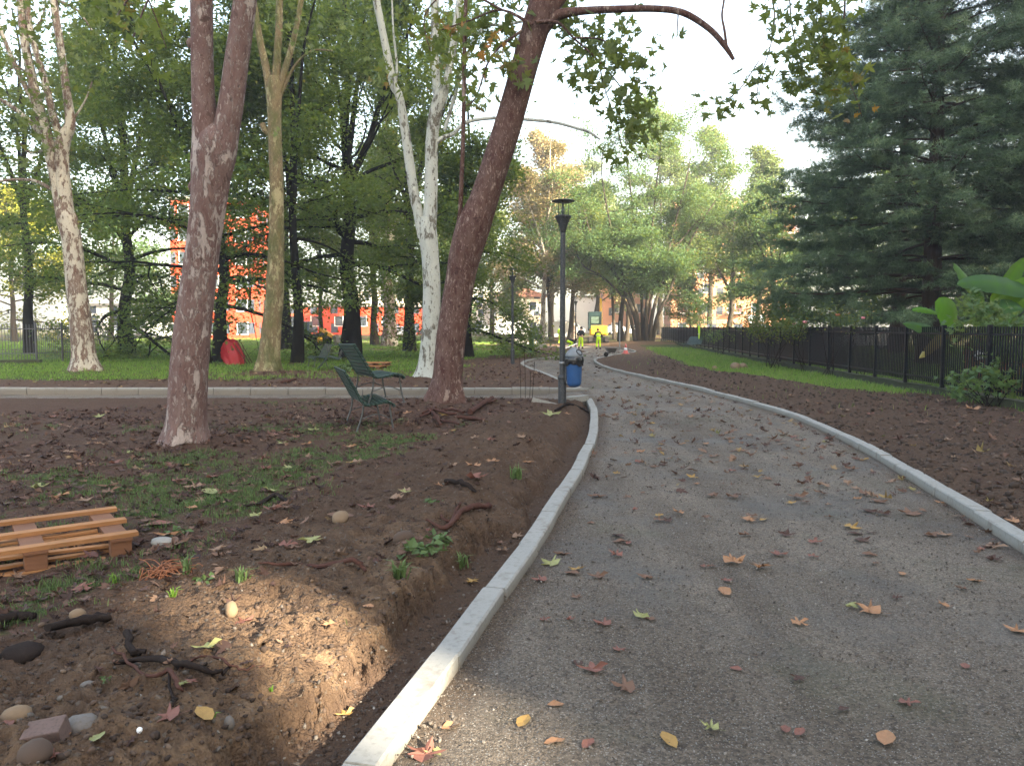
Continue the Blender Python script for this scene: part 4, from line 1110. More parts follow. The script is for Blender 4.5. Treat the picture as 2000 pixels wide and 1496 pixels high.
FT = [  # name, label, px, depth, h, r, z0, trunk r, bark, leaf, n, size
 ('plane_tree', 'slender pale-barked tree with forked trunk and orange leaves left of the lamp post', 1057, 82, 24, 6.0, 5, 0.30, 'bark_pale2', 'leaf_autumn', 17000, 0.30),
 ('plane_tree', 'brown-trunked tree just right of the pale forked one', 1076, 88, 20, 5.0, 6, 0.30, 'bark_mid', 'leaf_olive', 11000, 0.32),
 ('plane_tree', 'dark straight trunk just right of the lamp post', 1112, 84, 17, 4.0, 6, 0.30, 'bark_mid', 'leaf_olive', 9000, 0.32),
 ('plane_tree', 'pale trunk beside the white wall behind the bent worker', 1121, 95, 20, 4.5, 6, 0.25, 'bark_pale2', 'leaf_pale', 9000, 0.35),
 ('maple_tree', 'first of the three dark trunks left of the many-stemmed tree', 1200, 95, 17, 4.5, 6, 0.22, 'bark_mid', 'leaf_mid', 10000, 0.33),
 ('maple_tree', 'thickest of the three dark trunks left of the many-stemmed tree', 1213, 87, 15, 4.0, 5.5, 0.34, 'bark_dark', 'leaf_mid', 9000, 0.33),
 ('maple_tree', 'dark trunk closest to the many-stemmed tree', 1223, 91, 16, 4.5, 6, 0.27, 'bark_mid', 'leaf_mid', 9000, 0.33),
 ('poplar_tree', 'tall pale yellow sunlit tree rising highest in the gap of the sky', 1290, 122, 38, 9.0, 8, 0.45, 'bark_mid', 'leaf_pale', 22000, 0.48),
 ('poplar_tree', 'tall orange-tinted tree in the hazy centre', 1078, 112, 31, 9.5, 6, 0.4, 'bark_mid', 'leaf_autumn', 24000, 0.44),
 ('poplar_tree', 'pale green tree behind the round many-stemmed one', 1385, 108, 30, 8.5, 5, 0.4, 'bark_mid', 'leaf_pale', 22000, 0.42),
 ('poplar_tree', 'pale green tree left of the big pine', 1480, 92, 24, 7.0, 4, 0.35, 'bark_mid', 'leaf_pale', 20000, 0.36),
 ('poplar_tree', 'yellow-green tree behind the lamp post', 1165, 118, 27, 7.5, 5, 0.4, 'bark_mid', 'leaf_pale', 16000, 0.44),
 ('maple_tree', 'forked brown tree behind the fence with bare lower limbs', 1428, 88, 17, 6.0, 6.5, 0.36, 'bark_mid', 'leaf_olive', 13000, 0.32),
 ('maple_tree', 'leaning trunk behind the fence next to the pine', 1512, 74, 15, 5.0, 4.5, 0.24, 'bark_mid', 'leaf_mid', 13000, 0.28),
 ('maple_tree', 'small bushy green tree behind the fence bench', 1352, 96, 8, 3.6, 1.2, 0.16, 'bark_dark', 'leaf_mid', 9000, 0.28),
 ('lime_tree', 'far green tree at the end of the left lawn', 215, 92, 20, 8.0, 3, 0.3, 'bark_mid', 'leaf_mid', 16000, 0.38),
 ('lime_tree', 'far olive tree behind the white plane stems', 870, 88, 19, 7.0, 3.5, 0.3, 'bark_mid', 'leaf_olive', 15000, 0.36),
 ('lime_tree', 'far pale green tree between the grove and the lamp post', 960, 100, 24, 7.0, 5, 0.3, 'bark_mid', 'leaf_olive', 15000, 0.4),
 ('lime_tree', 'dense green tree far behind the pines, left of their trunks', 1640, 62, 15, 6.0, 1.0, 0.25, 'bark_dark', 'leaf_mid', 16000, 0.27),
 ('lime_tree', 'dense dark tree far behind the two pine trunks', 1790, 66, 16, 7.0, 1.0, 0.25, 'bark_dark', 'leaf_dark', 18000, 0.28),
 ('lime_tree', 'dark tree far behind the banana plant', 1950, 58, 15, 6.5, 0.8, 0.25, 'bark_dark', 'leaf_dark', 18000, 0.27),
 ('conifer', 'small dark cone-shaped conifer in front of the gabled house', 1008, 118, 9, 2.2, 0.6, 0.15, 'bark_dark', 'leaf_dark', 7000, 0.34),
]
for i, (nm, lb, px, d, h, r_, z0, tr, bk, lf, n, ls) in enumerate(FT):
    broadleaf(nm, lb, atg(px, d), d, h, r_, z0, tr, bk, lf, n, ls, 200 + i, prim=18, low_droop=(h < 12), sig=0.6, nsub=5, forks=0 if (h < 12 or nm == 'poplar_tree') else 3, lean=(random.Random(i).uniform(-1.5, 1.5), 0))

# --- pines on the right
def pine(name, label, x, y, h, r0, tr, seed, n_t, z0=1.6):
    rng = random.Random(seed); nr = np.random.default_rng(seed)
    base = Vector((x, y, gz(x, y)))
    root = empty(name, base, label, 'tree')
    mb = MB(); tips = []; tout = []
    tp = [base + Vector((rng.gauss(0, 0.05), rng.gauss(0, 0.05), h * i / 10 - (0.3 if i == 0 else 0))) for i in range(11)]
    rad = [tr * (1.3 if i == 0 else 1) * (1 - 0.9 * i / 10) + 0.02 for i in range(11)]
    mb.tube(tp, rad, 10, caps=False)
    z = z0
    k = 0
    while z < h - 0.6:
        t = z / h
        env = r0 * (1 - t) ** 0.52 * (0.86 + 0.14 * min(1, (z - z0 + 1.2) / 2.5))
        nb = 6 if t < 0.8 else 5
        a0 = rng.uniform(0, 6.28)
        for j in range(nb):
            az = a0 + j * 2 * PI / nb + rng.uniform(-0.25, 0.25)
            L = env * rng.uniform(0.72, 1.12)
            p = base + Vector((0, 0, z + rng.uniform(-0.15, 0.15)))
            d = Vector((math.cos(az), math.sin(az), 0.10 + 0.5 * t * t))
            steps = 8
            pts = [p]
            for s in range(steps):
                d = (d + Vector((rng.gauss(0, 0.06), rng.gauss(0, 0.06), -0.055 if s < 4 else 0.05))).normalized()
                pts.append(pts[-1] + d * (L / steps))
            mb.tube(pts, [max(0.006, 0.011 * L * (1 - 0.85 * s / steps)) for s in range(steps + 1)], 5, caps=False)
            for s in range(3, steps + 1):
                for sd in (-1, 1):
                    tw = (0.16 + 0.30 * (1 - abs(s / steps - 0.6))) * L * rng.uniform(0.6, 1.1) * 0.78
                    dd = (pts[s] - pts[s - 1]).normalized()
                    sdv = dd.cross(Vector((0, 0, 1))).normalized() * sd
                    dv = (dd * 0.75 + sdv * 0.85 + Vector((0, 0, rng.uniform(-0.12, 0.12)))).normalized()
                    q0 = pts[s]; m = max(2, int(tw / 0.22))
                    tpts = [q0]
                    for u in range(m):
                        dv = (dv + Vector((rng.gauss(0, 0.1), rng.gauss(0, 0.1), rng.gauss(0, 0.06) - 0.02))).normalized()
                        tpts.append(tpts[-1] + dv * (tw / m))
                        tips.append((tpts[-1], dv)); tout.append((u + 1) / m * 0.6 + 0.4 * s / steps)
                    mb.tube(tpts, [0.012 - 0.008 * u / m for u in range(m + 1)], 3, caps=False)
            tips.append((pts[-1], d)); tout.append(1.0)
        z += rng.uniform(0.62, 0.98) * (1 - 0.35 * t)
        k += 1
    mb.build('trunk', M['bark_pine'], root, recalc=False)
    # needle tufts: long thin triangles fanned round each shoot
    C = np.array([tuple(p) for p, _ in tips]); D = np.array([tuple(d) for _, d in tips])
    idx = nr.integers(0, len(C), n_t)
    pos = C[idx] + nr.normal(0, 1, (n_t, 3)) * np.array((0.13, 0.13, 0.07))
    K = 11
    dirs = D[idx][:, None, :] * 0.55 + nr.normal(0, 0.62, (n_t, K, 3)) + np.array((0, 0, 0.05))
    dirs /= np.linalg.norm(dirs, axis=2, keepdims=True)
    ln = nr.uniform(0.15, 0.30, (n_t, K, 1))
    ref = nr.normal(0, 1, (n_t, K, 3)); sidev = np.cross(dirs, ref); sidev /= np.linalg.norm(sidev, axis=2, keepdims=True) + 1e-9
    b0 = pos[:, None, :] + np.zeros((1, K, 1))
    wd = 0.010
    tipd = b0 + dirs * ln; tipd[:, :, 2] -= 0.25 * ln[:, :, 0] * nr.uniform(0, 0.6, (n_t, K))
    V = np.stack([b0 - sidev * wd, b0 + sidev * wd, tipd], 2).reshape(-1, 3)
    F = np.arange(len(V)).reshape(-1, 3)
    ct = nr.uniform(0, 1, len(C))[idx]
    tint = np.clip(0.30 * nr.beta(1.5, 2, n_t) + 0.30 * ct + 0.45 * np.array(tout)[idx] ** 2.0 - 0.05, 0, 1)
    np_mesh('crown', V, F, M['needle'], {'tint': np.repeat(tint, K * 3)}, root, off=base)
    return root
p1 = on_ground(1806, 716)
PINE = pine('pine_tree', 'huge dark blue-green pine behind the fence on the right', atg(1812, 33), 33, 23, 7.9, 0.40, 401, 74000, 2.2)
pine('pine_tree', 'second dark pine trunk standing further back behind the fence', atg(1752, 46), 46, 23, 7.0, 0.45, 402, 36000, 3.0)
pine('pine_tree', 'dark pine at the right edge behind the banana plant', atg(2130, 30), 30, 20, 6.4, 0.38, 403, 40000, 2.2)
#====END_TREES====
#====OBJECTS====
# ------------------------------------------------------------------ buildings
def block(name, label, c, size, mat, rz=0.0, roof='flat', cat='building', parts=True, storeys=0, balc=False):
    root = empty(name, Vector((c[0], c[1], 0.0)), label, cat, rz=rz)
    w, d, h = size
    mb = MB(); mb.box((0, 0, h / 2 - 0.5), (w, d, h + 1)); mb.build('wall', mat, root, local=True)
    mb = MB()
    if roof == 'flat':
        mb.box((0, 0, h + 0.2), (w + 0.5, d + 0.5, 0.4)); mb.build('roof', M['slab'], root, local=True)
    else:
        o = 0.6
        a = [(-w / 2 - o, -0.1), (w / 2 + o, -0.1), (0, w * 0.22)]
        mb.prism(a, -d / 2 - o, d / 2 + o, lambda p, q, y: Vector((p, y, h + q + 0.12)))
        mb.build('roof', M['roof_tile'], root, local=True)
    if storeys:
        nx = max(2, int(w / 3.4))
        sh = h / storeys
        for s in range(storeys):
            for i in range(nx):
                x = -w / 2 + (i + 0.5) * w / nx
                z = s * sh + sh * 0.55
                mb = MB()
                mb.box((x, -d / 2 - 0.02, z), (1.2, 0.08, 1.5)); wi = mb.build('window', M['glass'], root, local=True)
                mb = MB()
                mb.box((x - 0.65, -d / 2 - 0.03, z), (0.1, 0.12, 1.6)); mb.box((x + 0.65, -d / 2 - 0.03, z), (0.1, 0.12, 1.6)); mb.box((x, -d / 2 - 0.05, z - 0.82), (1.5, 0.2, 0.08))
                mb.build('frame', M['white'], wi, local=True)
                if balc and i % 2 == 0 and s > 0:
                    mb = MB(); mb.box((x + 0.8, -d / 2 - 0.62, z - 0.95), (3.0, 1.2, 0.16))
                    bl = mb.build('balcony', M['plain_white'], root, local=True)
                    mb = MB()
                    for k in range(16): mb.box((x - 0.65 + k * 0.195, -d / 2 - 1.18, z - 0.37), (0.05, 0.05, 1.0))
                    mb.box((x + 0.8, -d / 2 - 1.18, z + 0.15), (3.0, 0.08, 0.06))
                    mb.build('railing', M['wall_red'], bl, local=True)
    return root
block('apartment_building', 'orange-red apartment block glowing in sunlight behind the left grove', (atg(410, 100), 106), (10.5, 12, 18), M['wall_red'], 0.12, storeys=6)
block('apartment_building', 'long low pinkish-red wall of a building far behind the loader', (atg(655, 120), 126), (26, 8, 5), M['wall_red'], 0.05, storeys=1)
block('apartment_building', 'orange apartment house with white balconies behind the fence', (atg(1440, 128), 136), (20, 12, 23), M['wall_orange'], -0.1, storeys=7, balc=True)
block('apartment_building', 'white low building at the end of the path behind the excavator', (atg(1155, 150), 154), (6.5, 8, 7.5), M['plain_white'], 0.0)
block('house', 'pale gabled house behind the far lamp post', (atg(1012, 138), 144), (9, 9, 7.2), M['wall_cream'], 0.1, roof='gable', storeys=2)
block('apartment_building', 'orange block seen through gaps left of the many-stemmed tree', (atg(1225, 140), 147), (9, 10, 17), M['wall_orange'], 0.05, storeys=5)
block('apartment_building', 'white low building far behind the leftmost lawn', (atg(260, 118), 124), (24, 8, 5.0), M['wall_white'], 0.1, storeys=1)
block('apartment_building', 'pale building behind the white plane and parked cars', (atg(850, 150), 156), (34, 8, 8.5), M['wall_cream'], 0.0, storeys=2)
# unseen block added up-sun to shade the park; its slot lets one beam through
SX, PXv = SUN_H, Vector((-SUN_H.y, SUN_H.x, 0))
tw_c = SX * 50
rzb = math.atan2(PXv.y, PXv.x)
tb = empty('apartment_building', tw_c, 'unseen tall block added outside the frame to shade the path', 'building', rz=rzb)  # invented shadow caster built like an apartment block
GAP0, GAP1, VZ0, VZ1, BH = 1.86, 2.50, 20.9, 26.5, 52.0  # slot edges and main height, set to place the sun patch
mb = MB()
def blk(p0, p1, z0, z1): mb.box(((p0 + p1) / 2, 0, (z0 + z1) / 2), (p1 - p0, 10, z1 - z0))
blk(-34, GAP0, -1, BH); blk(GAP1, 12, -1, BH); blk(12, 41, -1, 70); blk(41, 52, -1, 60); blk(52, 76, -1, 36)  # band heights stepped to choose which trees get shade
mb.build('wall', M['wall_cream'], tb, local=True)
mb = MB(); blk(GAP0, GAP1, -1, VZ0); mb.build('slot_fill_low', M['wall_white'], tb, local=True)  # added filler closing the light slot below the beam
mb = MB(); blk(GAP0, GAP1, VZ1, BH); mb.build('slot_fill_high', M['wall_white'], tb, local=True)  # added filler closing the light slot above the beam
mb = MB(); mb.box((-11, 0, BH + 0.25), (47, 11, 0.5)); mb.box((26.5, 0, 70.25), (29.5, 11, 0.5)); mb.box((46.5, 0, 60.25), (11, 11, 0.5)); mb.box((64.3, 0, 36.25), (23.2, 11, 0.5)); mb.build('roof', M['slab'], tb, local=True)

# ------------------------------------------------------------------ lamp posts
def lamp_post(px, py, label, Yover=None, group='lamp posts along the path'):
    b = on_ground(px, py) if Yover is None else Vector((atg(px, Yover), Yover, gz(atg(px, Yover), Yover)))
    root = empty('lamp_post', b, label, 'lamp post', group)
    mb = MB()
    mb.tube([(0, 0, -0.2), (0, 0, 0.55)], 0.085, 14); mb.lathe([(0.085, 0.55), (0.098, 0.56), (0.098, 0.62), (0.06, 0.66)], n=14)
    mb.tube([(0, 0, 0.6), (0, 0, 3.62)], [0.060, 0.052], 14)
    mb.build('pole', M['pole'], root, local=True)
    mb = MB(); mb.lathe([(0.055, 3.56), (0.065, 3.60), (0.075, 3.66), (0.155, 3.86), (0.165, 3.875), (0.165, 3.90), (0.13, 3.905)], n=20); mb.build('lamp_cone', M['pole'], root, local=True)
    mb = MB(); mb.lathe([(0.028, 3.905), (0.034, 4.0), (0.03, 4.08), (0.01, 4.1)], n=12); mb.build('bulb', M['cabglass'], root, local=True)
    mb = MB()
    for k in range(3):
        a = k * 2 * PI / 3 + 0.3
        mb.tube([(0.12 * math.cos(a), 0.12 * math.sin(a), 3.89), (0.12 * math.cos(a), 0.12 * math.sin(a), 4.19)], 0.008, 5)
    mb.tube([(0, 0, 3.9), (0, 0, 4.19)], 0.014, 6)
    mb.build('rod', M['pole'], root, local=True)
    mb = MB(); mb.lathe([(0.01, 4.225), (0.225, 4.205), (0.236, 4.20), (0.236, 4.185), (0.222, 4.182), (0.01, 4.188)], n=28); mb.build('lamp_disc', M['pole'], root, local=True)
    return root
lp = lamp_post(1098, 789, 'dark lamp post with a flat disc shade carrying the blue litter bin')
for px, Yv, lb in ((1001, 34.3, 'lamp post on bare soil left of the winding path, second nearest'), (1124, 62.5, 'far lamp post beside the workers on the path')):
    c = copy_tree(lp); x = atg(px, Yv); c.location = (x, Yv, gz(x, Yv)); c['label'] = lb
b = Vector((atg(1210, 57), 57, 0.02)); b.z = gz(b.x, b.y)
root = empty('signpost', b, 'thin bare grey pole standing at the path edge near the wheelbarrow', 'pole')
mb = MB(); mb.tube([(0, 0, -0.2), (0, 0, 2.2)], 0.045, 10); mb.build('pole', M['pole_light'], root, local=True)
mb = MB(); mb.lathe([(0.045, 2.2), (0.05, 2.21), (0.05, 2.24), (0.01, 2.26)], n=10); mb.build('cap', M['pole_light'], root, local=True)

# ------------------------------------------------------------------ litter bin on the near lamp post
pl = lp.location
root = empty('litter_bin', pl + Vector((0.235, -0.10, 0.40)), 'blue litter bin with grey lid and black bag strapped to the lamp post', 'litter bin')
mb = MB()
mb.lathe([(0.02, 0.0), (0.09, 0.012), (0.135, 0.05), (0.150, 0.10), (0.168, 0.60), (0.172, 0.62), (0.162, 0.62), (0.150, 0.55)], n=28); mb.build('bin_body', M['bin_blue'], root, local=True)
mb = MB()
rng = random.Random(4)
n = 40; prof = []
vs_ = []; fs = []
for i, (r, z) in enumerate(((0.165, 0.64), (0.186, 0.63), (0.188, 0.56), (0.184, 0.50), (0.180, 0.46))):
    for k in range(n):
        t = 2 * PI * k / n
        rr = r + (0.010 * math.sin(9 * t + i) + 0.006 * math.sin(17 * t + 2 * i)) * (i > 1)
        vs_.append((rr * math.cos(t), rr * math.sin(t), z + (0.025 * math.sin(3 * t + 1) + 0.012 * math.sin(8 * t) if i == 4 else 0)))
for i in range(4):
    for k in range(n): fs.append((i * n + k, i * n + (k + 1) % n, (i + 1) * n + (k + 1) % n, (i + 1) * n + k))
mb.add(vs_, fs, 0, True); mb.build('bin_bag', M['bag'], root, local=True)
mb = MB()
mb.lathe([(0.182, 0.625), (0.185, 0.66), (0.170, 0.70), (0.135, 0.745), (0.08, 0.785), (0.05, 0.80), (0.045, 0.825), (0.01, 0.832)], n=28)
lid = mb.build('lid', M['bin_grey'], root, local=True)
mb = MB(); mb.lathe([(0.0, 0.0), (0.055, 0.0), (0.06, 0.012), (0.075, 0.012), (0.078, -0.02)], (0.095, -0.105, 0.722), 16, rot=rotm(R(52), 0, R(42)))
mb.build('opening', M['black'], lid, local=True)
mb = MB(); mb.box((-0.175, 0.03, 0.40), (0.035, 0.10, 0.60), bev=0.008); mb.build('bracket', M['pole'], root, local=True)
for z in (0.185, 0.50):
    mb = MB(); mb.lathe([(0.066, z - 0.02), (0.070, z - 0.02), (0.070, z + 0.02), (0.066, z + 0.02)], (-0.235, 0.10, 0), 16); mb.box((-0.175, 0.075, z), (0.09, 0.03, 0.03)); mb.build('strap', M['galv'], root, local=True)

# ------------------------------------------------------------------ park benches
def bench(label, group, rng_seed=1):
    root = empty('park_bench', (0, 0, 0), label, 'bench', group)
    prof = catmull([Vector((0, -0.30, 0.37)), Vector((0, -0.27, 0.425)), Vector((0, -0.18, 0.445)), Vector((0, 0.02, 0.415)), Vector((0, 0.14, 0.415)), Vector((0, 0.215, 0.50)), Vector((0, 0.31, 0.69)), Vector((0, 0.46, 0.95))], 12)
    cum = [0.0]
    for a, b_ in zip(prof, prof[1:]): cum.append(cum[-1] + (b_ - a).length)
    def pv(s):
        i = max(0, min(len(prof) - 2, int(np.searchsorted(cum, s)) - 1)); t = (s - cum[i]) / (cum[i + 1] - cum[i])
        return prof[i].lerp(prof[i + 1], t), (prof[i + 1] - prof[i]).normalized()
    rr = random.Random(rng_seed)
    total = cum[-1]; nS = 17
    seat, back = MB(), MB()
    for k in range(nS):
        s = (k + 0.5) * total / nS
        p, d = pv(s)
        nrm = Vector((0, -d.z, d.y))
        m_ = Matrix((Vector((1, 0, 0)), d, nrm)).transposed()
        (seat if s < total * 0.50 else back).box(p + nrm * 0.014, (1.5, total / nS * 0.74, 0.022), m_, bev=0.004)
    seat.build('seat', M['bench'], root, local=True); back.build('backrest', M['bench'], root, local=True)
    for sx in (-0.64, 0.64):
        mb = MB()
        pts = [Vector((sx, p.y, p.z - 0.008)) for p in prof[::4]]
        for a, b_ in zip(pts, pts[1:]): mb.bar(a, b_, 0.04, 0.010, up=(0, -(b_ - a).normalized().z, (b_ - a).normalized().y))
        mb.build('side_frame', M['bench'], root, local=True)
        for ly0, ly1, nm in ((-0.25, -0.30, 'leg'), (0.16, 0.27, 'leg')):
            mb = MB(); pl_ = catmull([Vector((sx, ly0, 0.41)), Vector((sx, (ly0 * 0.8 + ly1 * 0.2), 0.25)), Vector((sx, ly1, 0.0))], 5)
            mb.tube(pl_, 0.014, 8); mb.box((sx, ly1, 0.006), (0.05, 0.07, 0.012)); mb.build(nm, M['bench_iron'], root, local=True)
        mb = MB(); mb.tube(catmull([Vector((sx, -0.24, 0.20)), Vector((sx, -0.05, 0.27)), Vector((sx, 0.20, 0.20))], 5), 0.009, 6); mb.build('brace', M['bench_iron'], root, local=True)
    return root
bn = bench('worn dark green slatted bench standing on the leafy grass, lower of the stacked pair', 'slatted park benches')
bl = Vector((-2.33, 12.35, 0)); TH = R(109)
bl.z = gz(bl.x, bl.y) - 0.01
bn.location = bl; bn.rotation_euler = (0, 0, TH)
up = copy_tree(bn)
fr = Vector((math.sin(TH), -math.cos(TH), 0))
up.location = bl + fr * 0.17 + Vector((-0.05, 0.12, 0.40)); up.rotation_euler = (R(-2), R(1), TH + R(3))
up['label'] = 'dark green slatted bench stacked on top of another bench'
c = copy_tree(bn); p = on_ground(622, 718); c.location = p; c.rotation_euler = (0, 0, R(-65)); c['label'] = 'dark bench facing left beside the slim dark tree in the grove'
c = copy_tree(bn); p = on_ground(655, 722); c.location = p + Vector((0, 0, 0.9)); c.rotation_euler = (R(168), 0, R(-80)); c['label'] = 'upturned dark bench with its legs in the air in front of the black trunk'
c = copy_tree(bn); p = on_ground(1352, 684); c.location = p; c.rotation_euler = (0, 0, R(-62)); c['label'] = 'green bench standing on the grass against the black fence'

# ------------------------------------------------------------------ pallets
def pallet(name, label, loc, rz, L=1.2, W=0.9, H=0.15, loose=0, seed=1, nb=3, mat='pallet'):
    root = empty(name, loc, label, 'pallet', rz=rz)
    rr = random.Random(seed)
    for k in range(nb):
        mb = MB(); y = -W / 2 + 0.05 + k * (W - 0.10) / (nb - 1)
        mb.box((rr.uniform(-0.02, 0.02), y, H - 0.007), (L, 0.085, 0.030), rotm(0, 0, rr.uniform(-0.012, 0.012)), bev=0.002); mb.build('top_board', M[mat], root, local=True)
    for x in (-L / 2 + 0.12, 0.0, L / 2 - 0.12):
        mb = MB(); mb.box((x, 0, H - 0.033), (0.14, W, 0.021), bev=0.002); mb.build('cross_board', M['pallet2'], root, local=True)
        for y in (-W / 2 + 0.06, 0.0, W / 2 - 0.06):
            mb = MB(); mb.box((x, y, (H - 0.044 + 0.02) / 2), (0.13, 0.095, H - 0.066), bev=0.003); mb.build('block', M['pallet2'], root, local=True)
    for y in (-W / 2 + 0.05, 0.0, W / 2 - 0.05):
        mb = MB(); mb.box((0, y, 0.0095), (L + 0.02, 0.095, 0.019), bev=0.002); mb.build('bottom_board', M[mat], root, local=True)
    return root
pc = on_ground(272, 1078)            # near right corner of the front pallet
ud = Vector((-0.80, -0.60, 0)); vd = Vector((-0.60, 0.80, 0))
pcen = pc + ud * 0.62 + vd * 0.45
pcen.z = max(gz(pcen.x + a, pcen.y + b_) for a in (-0.4, 0, 0.4) for b_ in (-0.4, 0, 0.4)) - 0.025
rzp = math.atan2(0.60, 0.80)
PL = pallet('wooden_pallet', 'orange-brown broken pallet lying on leaves at the left edge', pcen, rzp, 1.25, 0.98, 0.17, seed=3)
rr = random.Random(8)
lb_ = ['loose pale slat slid inside the front pallet, uppermost', 'loose slat inside the front pallet near its middle', 'loose thin slat inside the front pallet close to its front edge', 'loose brown slat lying lowest inside the front pallet']
lb_ += ['split loose slat crossing the others inside the front pallet', 'short loose slat near the front blocks of the pallet', 'loose slat poking out under the rear board of the pallet']
for k in range(7):
    mb = MB(); mb.box((0, 0, 0), (1.15 - 0.06 * (k % 3), 0.06, 0.02), bev=0.002)
    o = mb.build('loose_slat', M['pallet'], None, local=True)
    o.location = pcen + ud * rr.uniform(0.0, 0.15) + vd * (-0.36 + 0.12 * k) + Vector((0, 0, 0.045 + 0.022 * (k % 4))); o.rotation_euler = (0, R(rr.uniform(-2, 2)), rzp + R((8, -5, 7, -4, 10, -9, 5)[k]))
    tag(o, lb_[k], 'slat', 'loose slats inside the front pallet')
p = on_ground(722, 722); pallet('wooden_pallet', 'orange wooden pallet lying in the grove behind the stacked benches', p, R(-12), 1.2, 0.8, 0.15, seed=5, nb=5)
p2_ = p + Vector((0.15, 0.12, 0.153)); pallet('wooden_pallet', 'second pallet resting on the one behind the stacked benches', p2_, R(-6), 1.2, 0.8, 0.12, seed=6, nb=5)

# ------------------------------------------------------------------ red netting bundle and its stakes
p = on_ground(452, 712)
root = empty('netting_bundle', p, 'bundle of red plastic netting leaning on a dark trunk', 'netting')
rng = random.Random(12)
mb = MB()
vs_, fs = [], []
n, m_ = 26, 14
a0, a1 = at(452, 714, p.y), at(449, 664, p.y + 0.2)
for i in range(m_):
    t = i / (m_ - 1)
    c = a0.lerp(a1, t) + Vector((0.16 * (1 - t), 0, 0))
    w_ = (0.36 + 0.10 * math.sin(t * 3) - 0.16 * t * t) * (0.35 if i == m_ - 1 else 1)
    for k in range(n):
        th = 2 * PI * k / n
        r_ = 1 + 0.20 * math.sin(7 * th + t * 3) + 0.12 * math.sin(13 * th - 2 * t) + rng.uniform(-0.07, 0.07)
        vs_.append(c + Vector((math.cos(th) * w_ * r_, math.sin(th) * 0.26 * r_, 0.06 * math.sin(3 * th) * t)))
for i in range(m_ - 1):
    for k in range(n): fs.append((i * n + k, i * n + (k + 1) % n, (i + 1) * n + (k + 1) % n, (i + 1) * n + k))
fs.append(tuple(range((m_ - 1) * n, m_ * n)))
mb.add(vs_, fs, 0, True); mb.build('net_roll', M['red_net'], root)
for k, (xa, xb) in enumerate(((470, 492), (464, 488), (458, 482), (474, 478))):
    mb = MB(); mb.tube([at(xa, 668 + k * 2, p.y - 0.05), at(xb, 708 + k, p.y - 0.30)], 0.016, 6); mb.build('stake', M['root'], root)

# ------------------------------------------------------------------ black railing on the right with its mossy wall
def along(poly, s):
    for a, b_ in zip(poly, poly[1:]):
        L = (b_ - a).length
        if s <= L: return a + (b_ - a) * (s / L), (b_ - a).normalized()
        s -= L
    return poly[-1], (poly[-1] - poly[-2]).normalized()
flen = sum((b_ - a).length for a, b_ in zip(FENCE, FENCE[1:]))
fw = empty('fence_wall', FENCE[0], 'low mossy concrete wall carrying the black railing on the right', 'wall')
mb = MB()
wt, wh = 0.22, 0.30
for i, (a, b_) in enumerate(zip(FENCE, FENCE[1:])):
    d = (b_ - a).normalized(); nn = Vector((-d.y, d.x, 0))
    nseg = max(2, int((b_ - a).length / 0.6))
    vs_, fs = [], []
    for k in range(nseg + 1):
        q_ = a + (b_ - a) * (k / nseg)
        j = 0.012 * math.sin(k * 2.3) + 0.01 * math.sin(k * 5.1)
        for (u, z) in ((wt * 0.0, -0.2), (0.0 + j, wh - 0.02), (0.02, wh + j), (-wt, wh + j), (-wt, -0.2)):
            vs_.append(q_ + nn * u + Vector((0, 0, z)))
    for k in range(nseg):
        for j in range(4): fs.append((k * 5 + j, k * 5 + j + 1, (k + 1) * 5 + j + 1, (k + 1) * 5 + j))
    fs.append((0, 1, 2, 3, 4)); fs.append(tuple(nseg * 5 + j for j in (4, 3, 2, 1, 0)))
    mb.add(vs_, fs)
mb.build('coping', M['mosswall'], fw)
fr_ = empty('iron_fence', FENCE[0], 'long black iron railing of upright bars beside the right lawn', 'fence')
PANEL = 2.0
pm = None
zb, zt_ = wh + 0.03, 1.72
npan = int(flen / PANEL)
pl_mesh = None; po_mesh = None
for k in range(npan + 1):
    q_, d = along(FENCE, k * PANEL)
    nn = Vector((-d.y, d.x, 0))
    q_ = q_ - nn * 0.11
    if pl_mesh is None:
        mb = MB()
        nbar = 20
        for i in range(nbar):
            x = (i + 0.5) * PANEL / nbar
            mb.box((x, 0, (zb + 0.05 + zt_) / 2), (0.040, 0.020, zt_ - zb - 0.05))
        for z in (zb + 0.16, zt_ - 0.16): mb.box((PANEL / 2, 0.021, z), (PANEL, 0.014, 0.045))
        o = mb.build('panel', M['fence'], fr_, local=True); pl_mesh = o.data
        mb = MB(); mb.box((0, 0.02, (zt_ + 0.1) / 2), (0.075, 0.085, zt_ - 0.02), bev=0.005); o2 = mb.build('post', M['fence'], fr_, local=True); po_mesh = o2.data
    else:
        o2 = bpy.data.objects.new('post', po_mesh); col.objects.link(o2); o2.parent = fr_
        if k < npan:
            o = bpy.data.objects.new('panel', pl_mesh); col.objects.link(o); o.parent = fr_
    rz_ = math.atan2(d.y, d.x)
    o2.location = q_ - FENCE[0]; o2.rotation_euler = (0, 0, rz_)
    if k < npan:
        e_, _ = along(FENCE, (k + 1) * PANEL)
        d2_ = (e_ - nn * 0.11 - q_); o.location = q_ - FENCE[0]; o.rotation_euler = (0, 0, math.atan2(d2_.y, d2_.x)); o.scale = (d2_.length / PANEL, 1, 1)
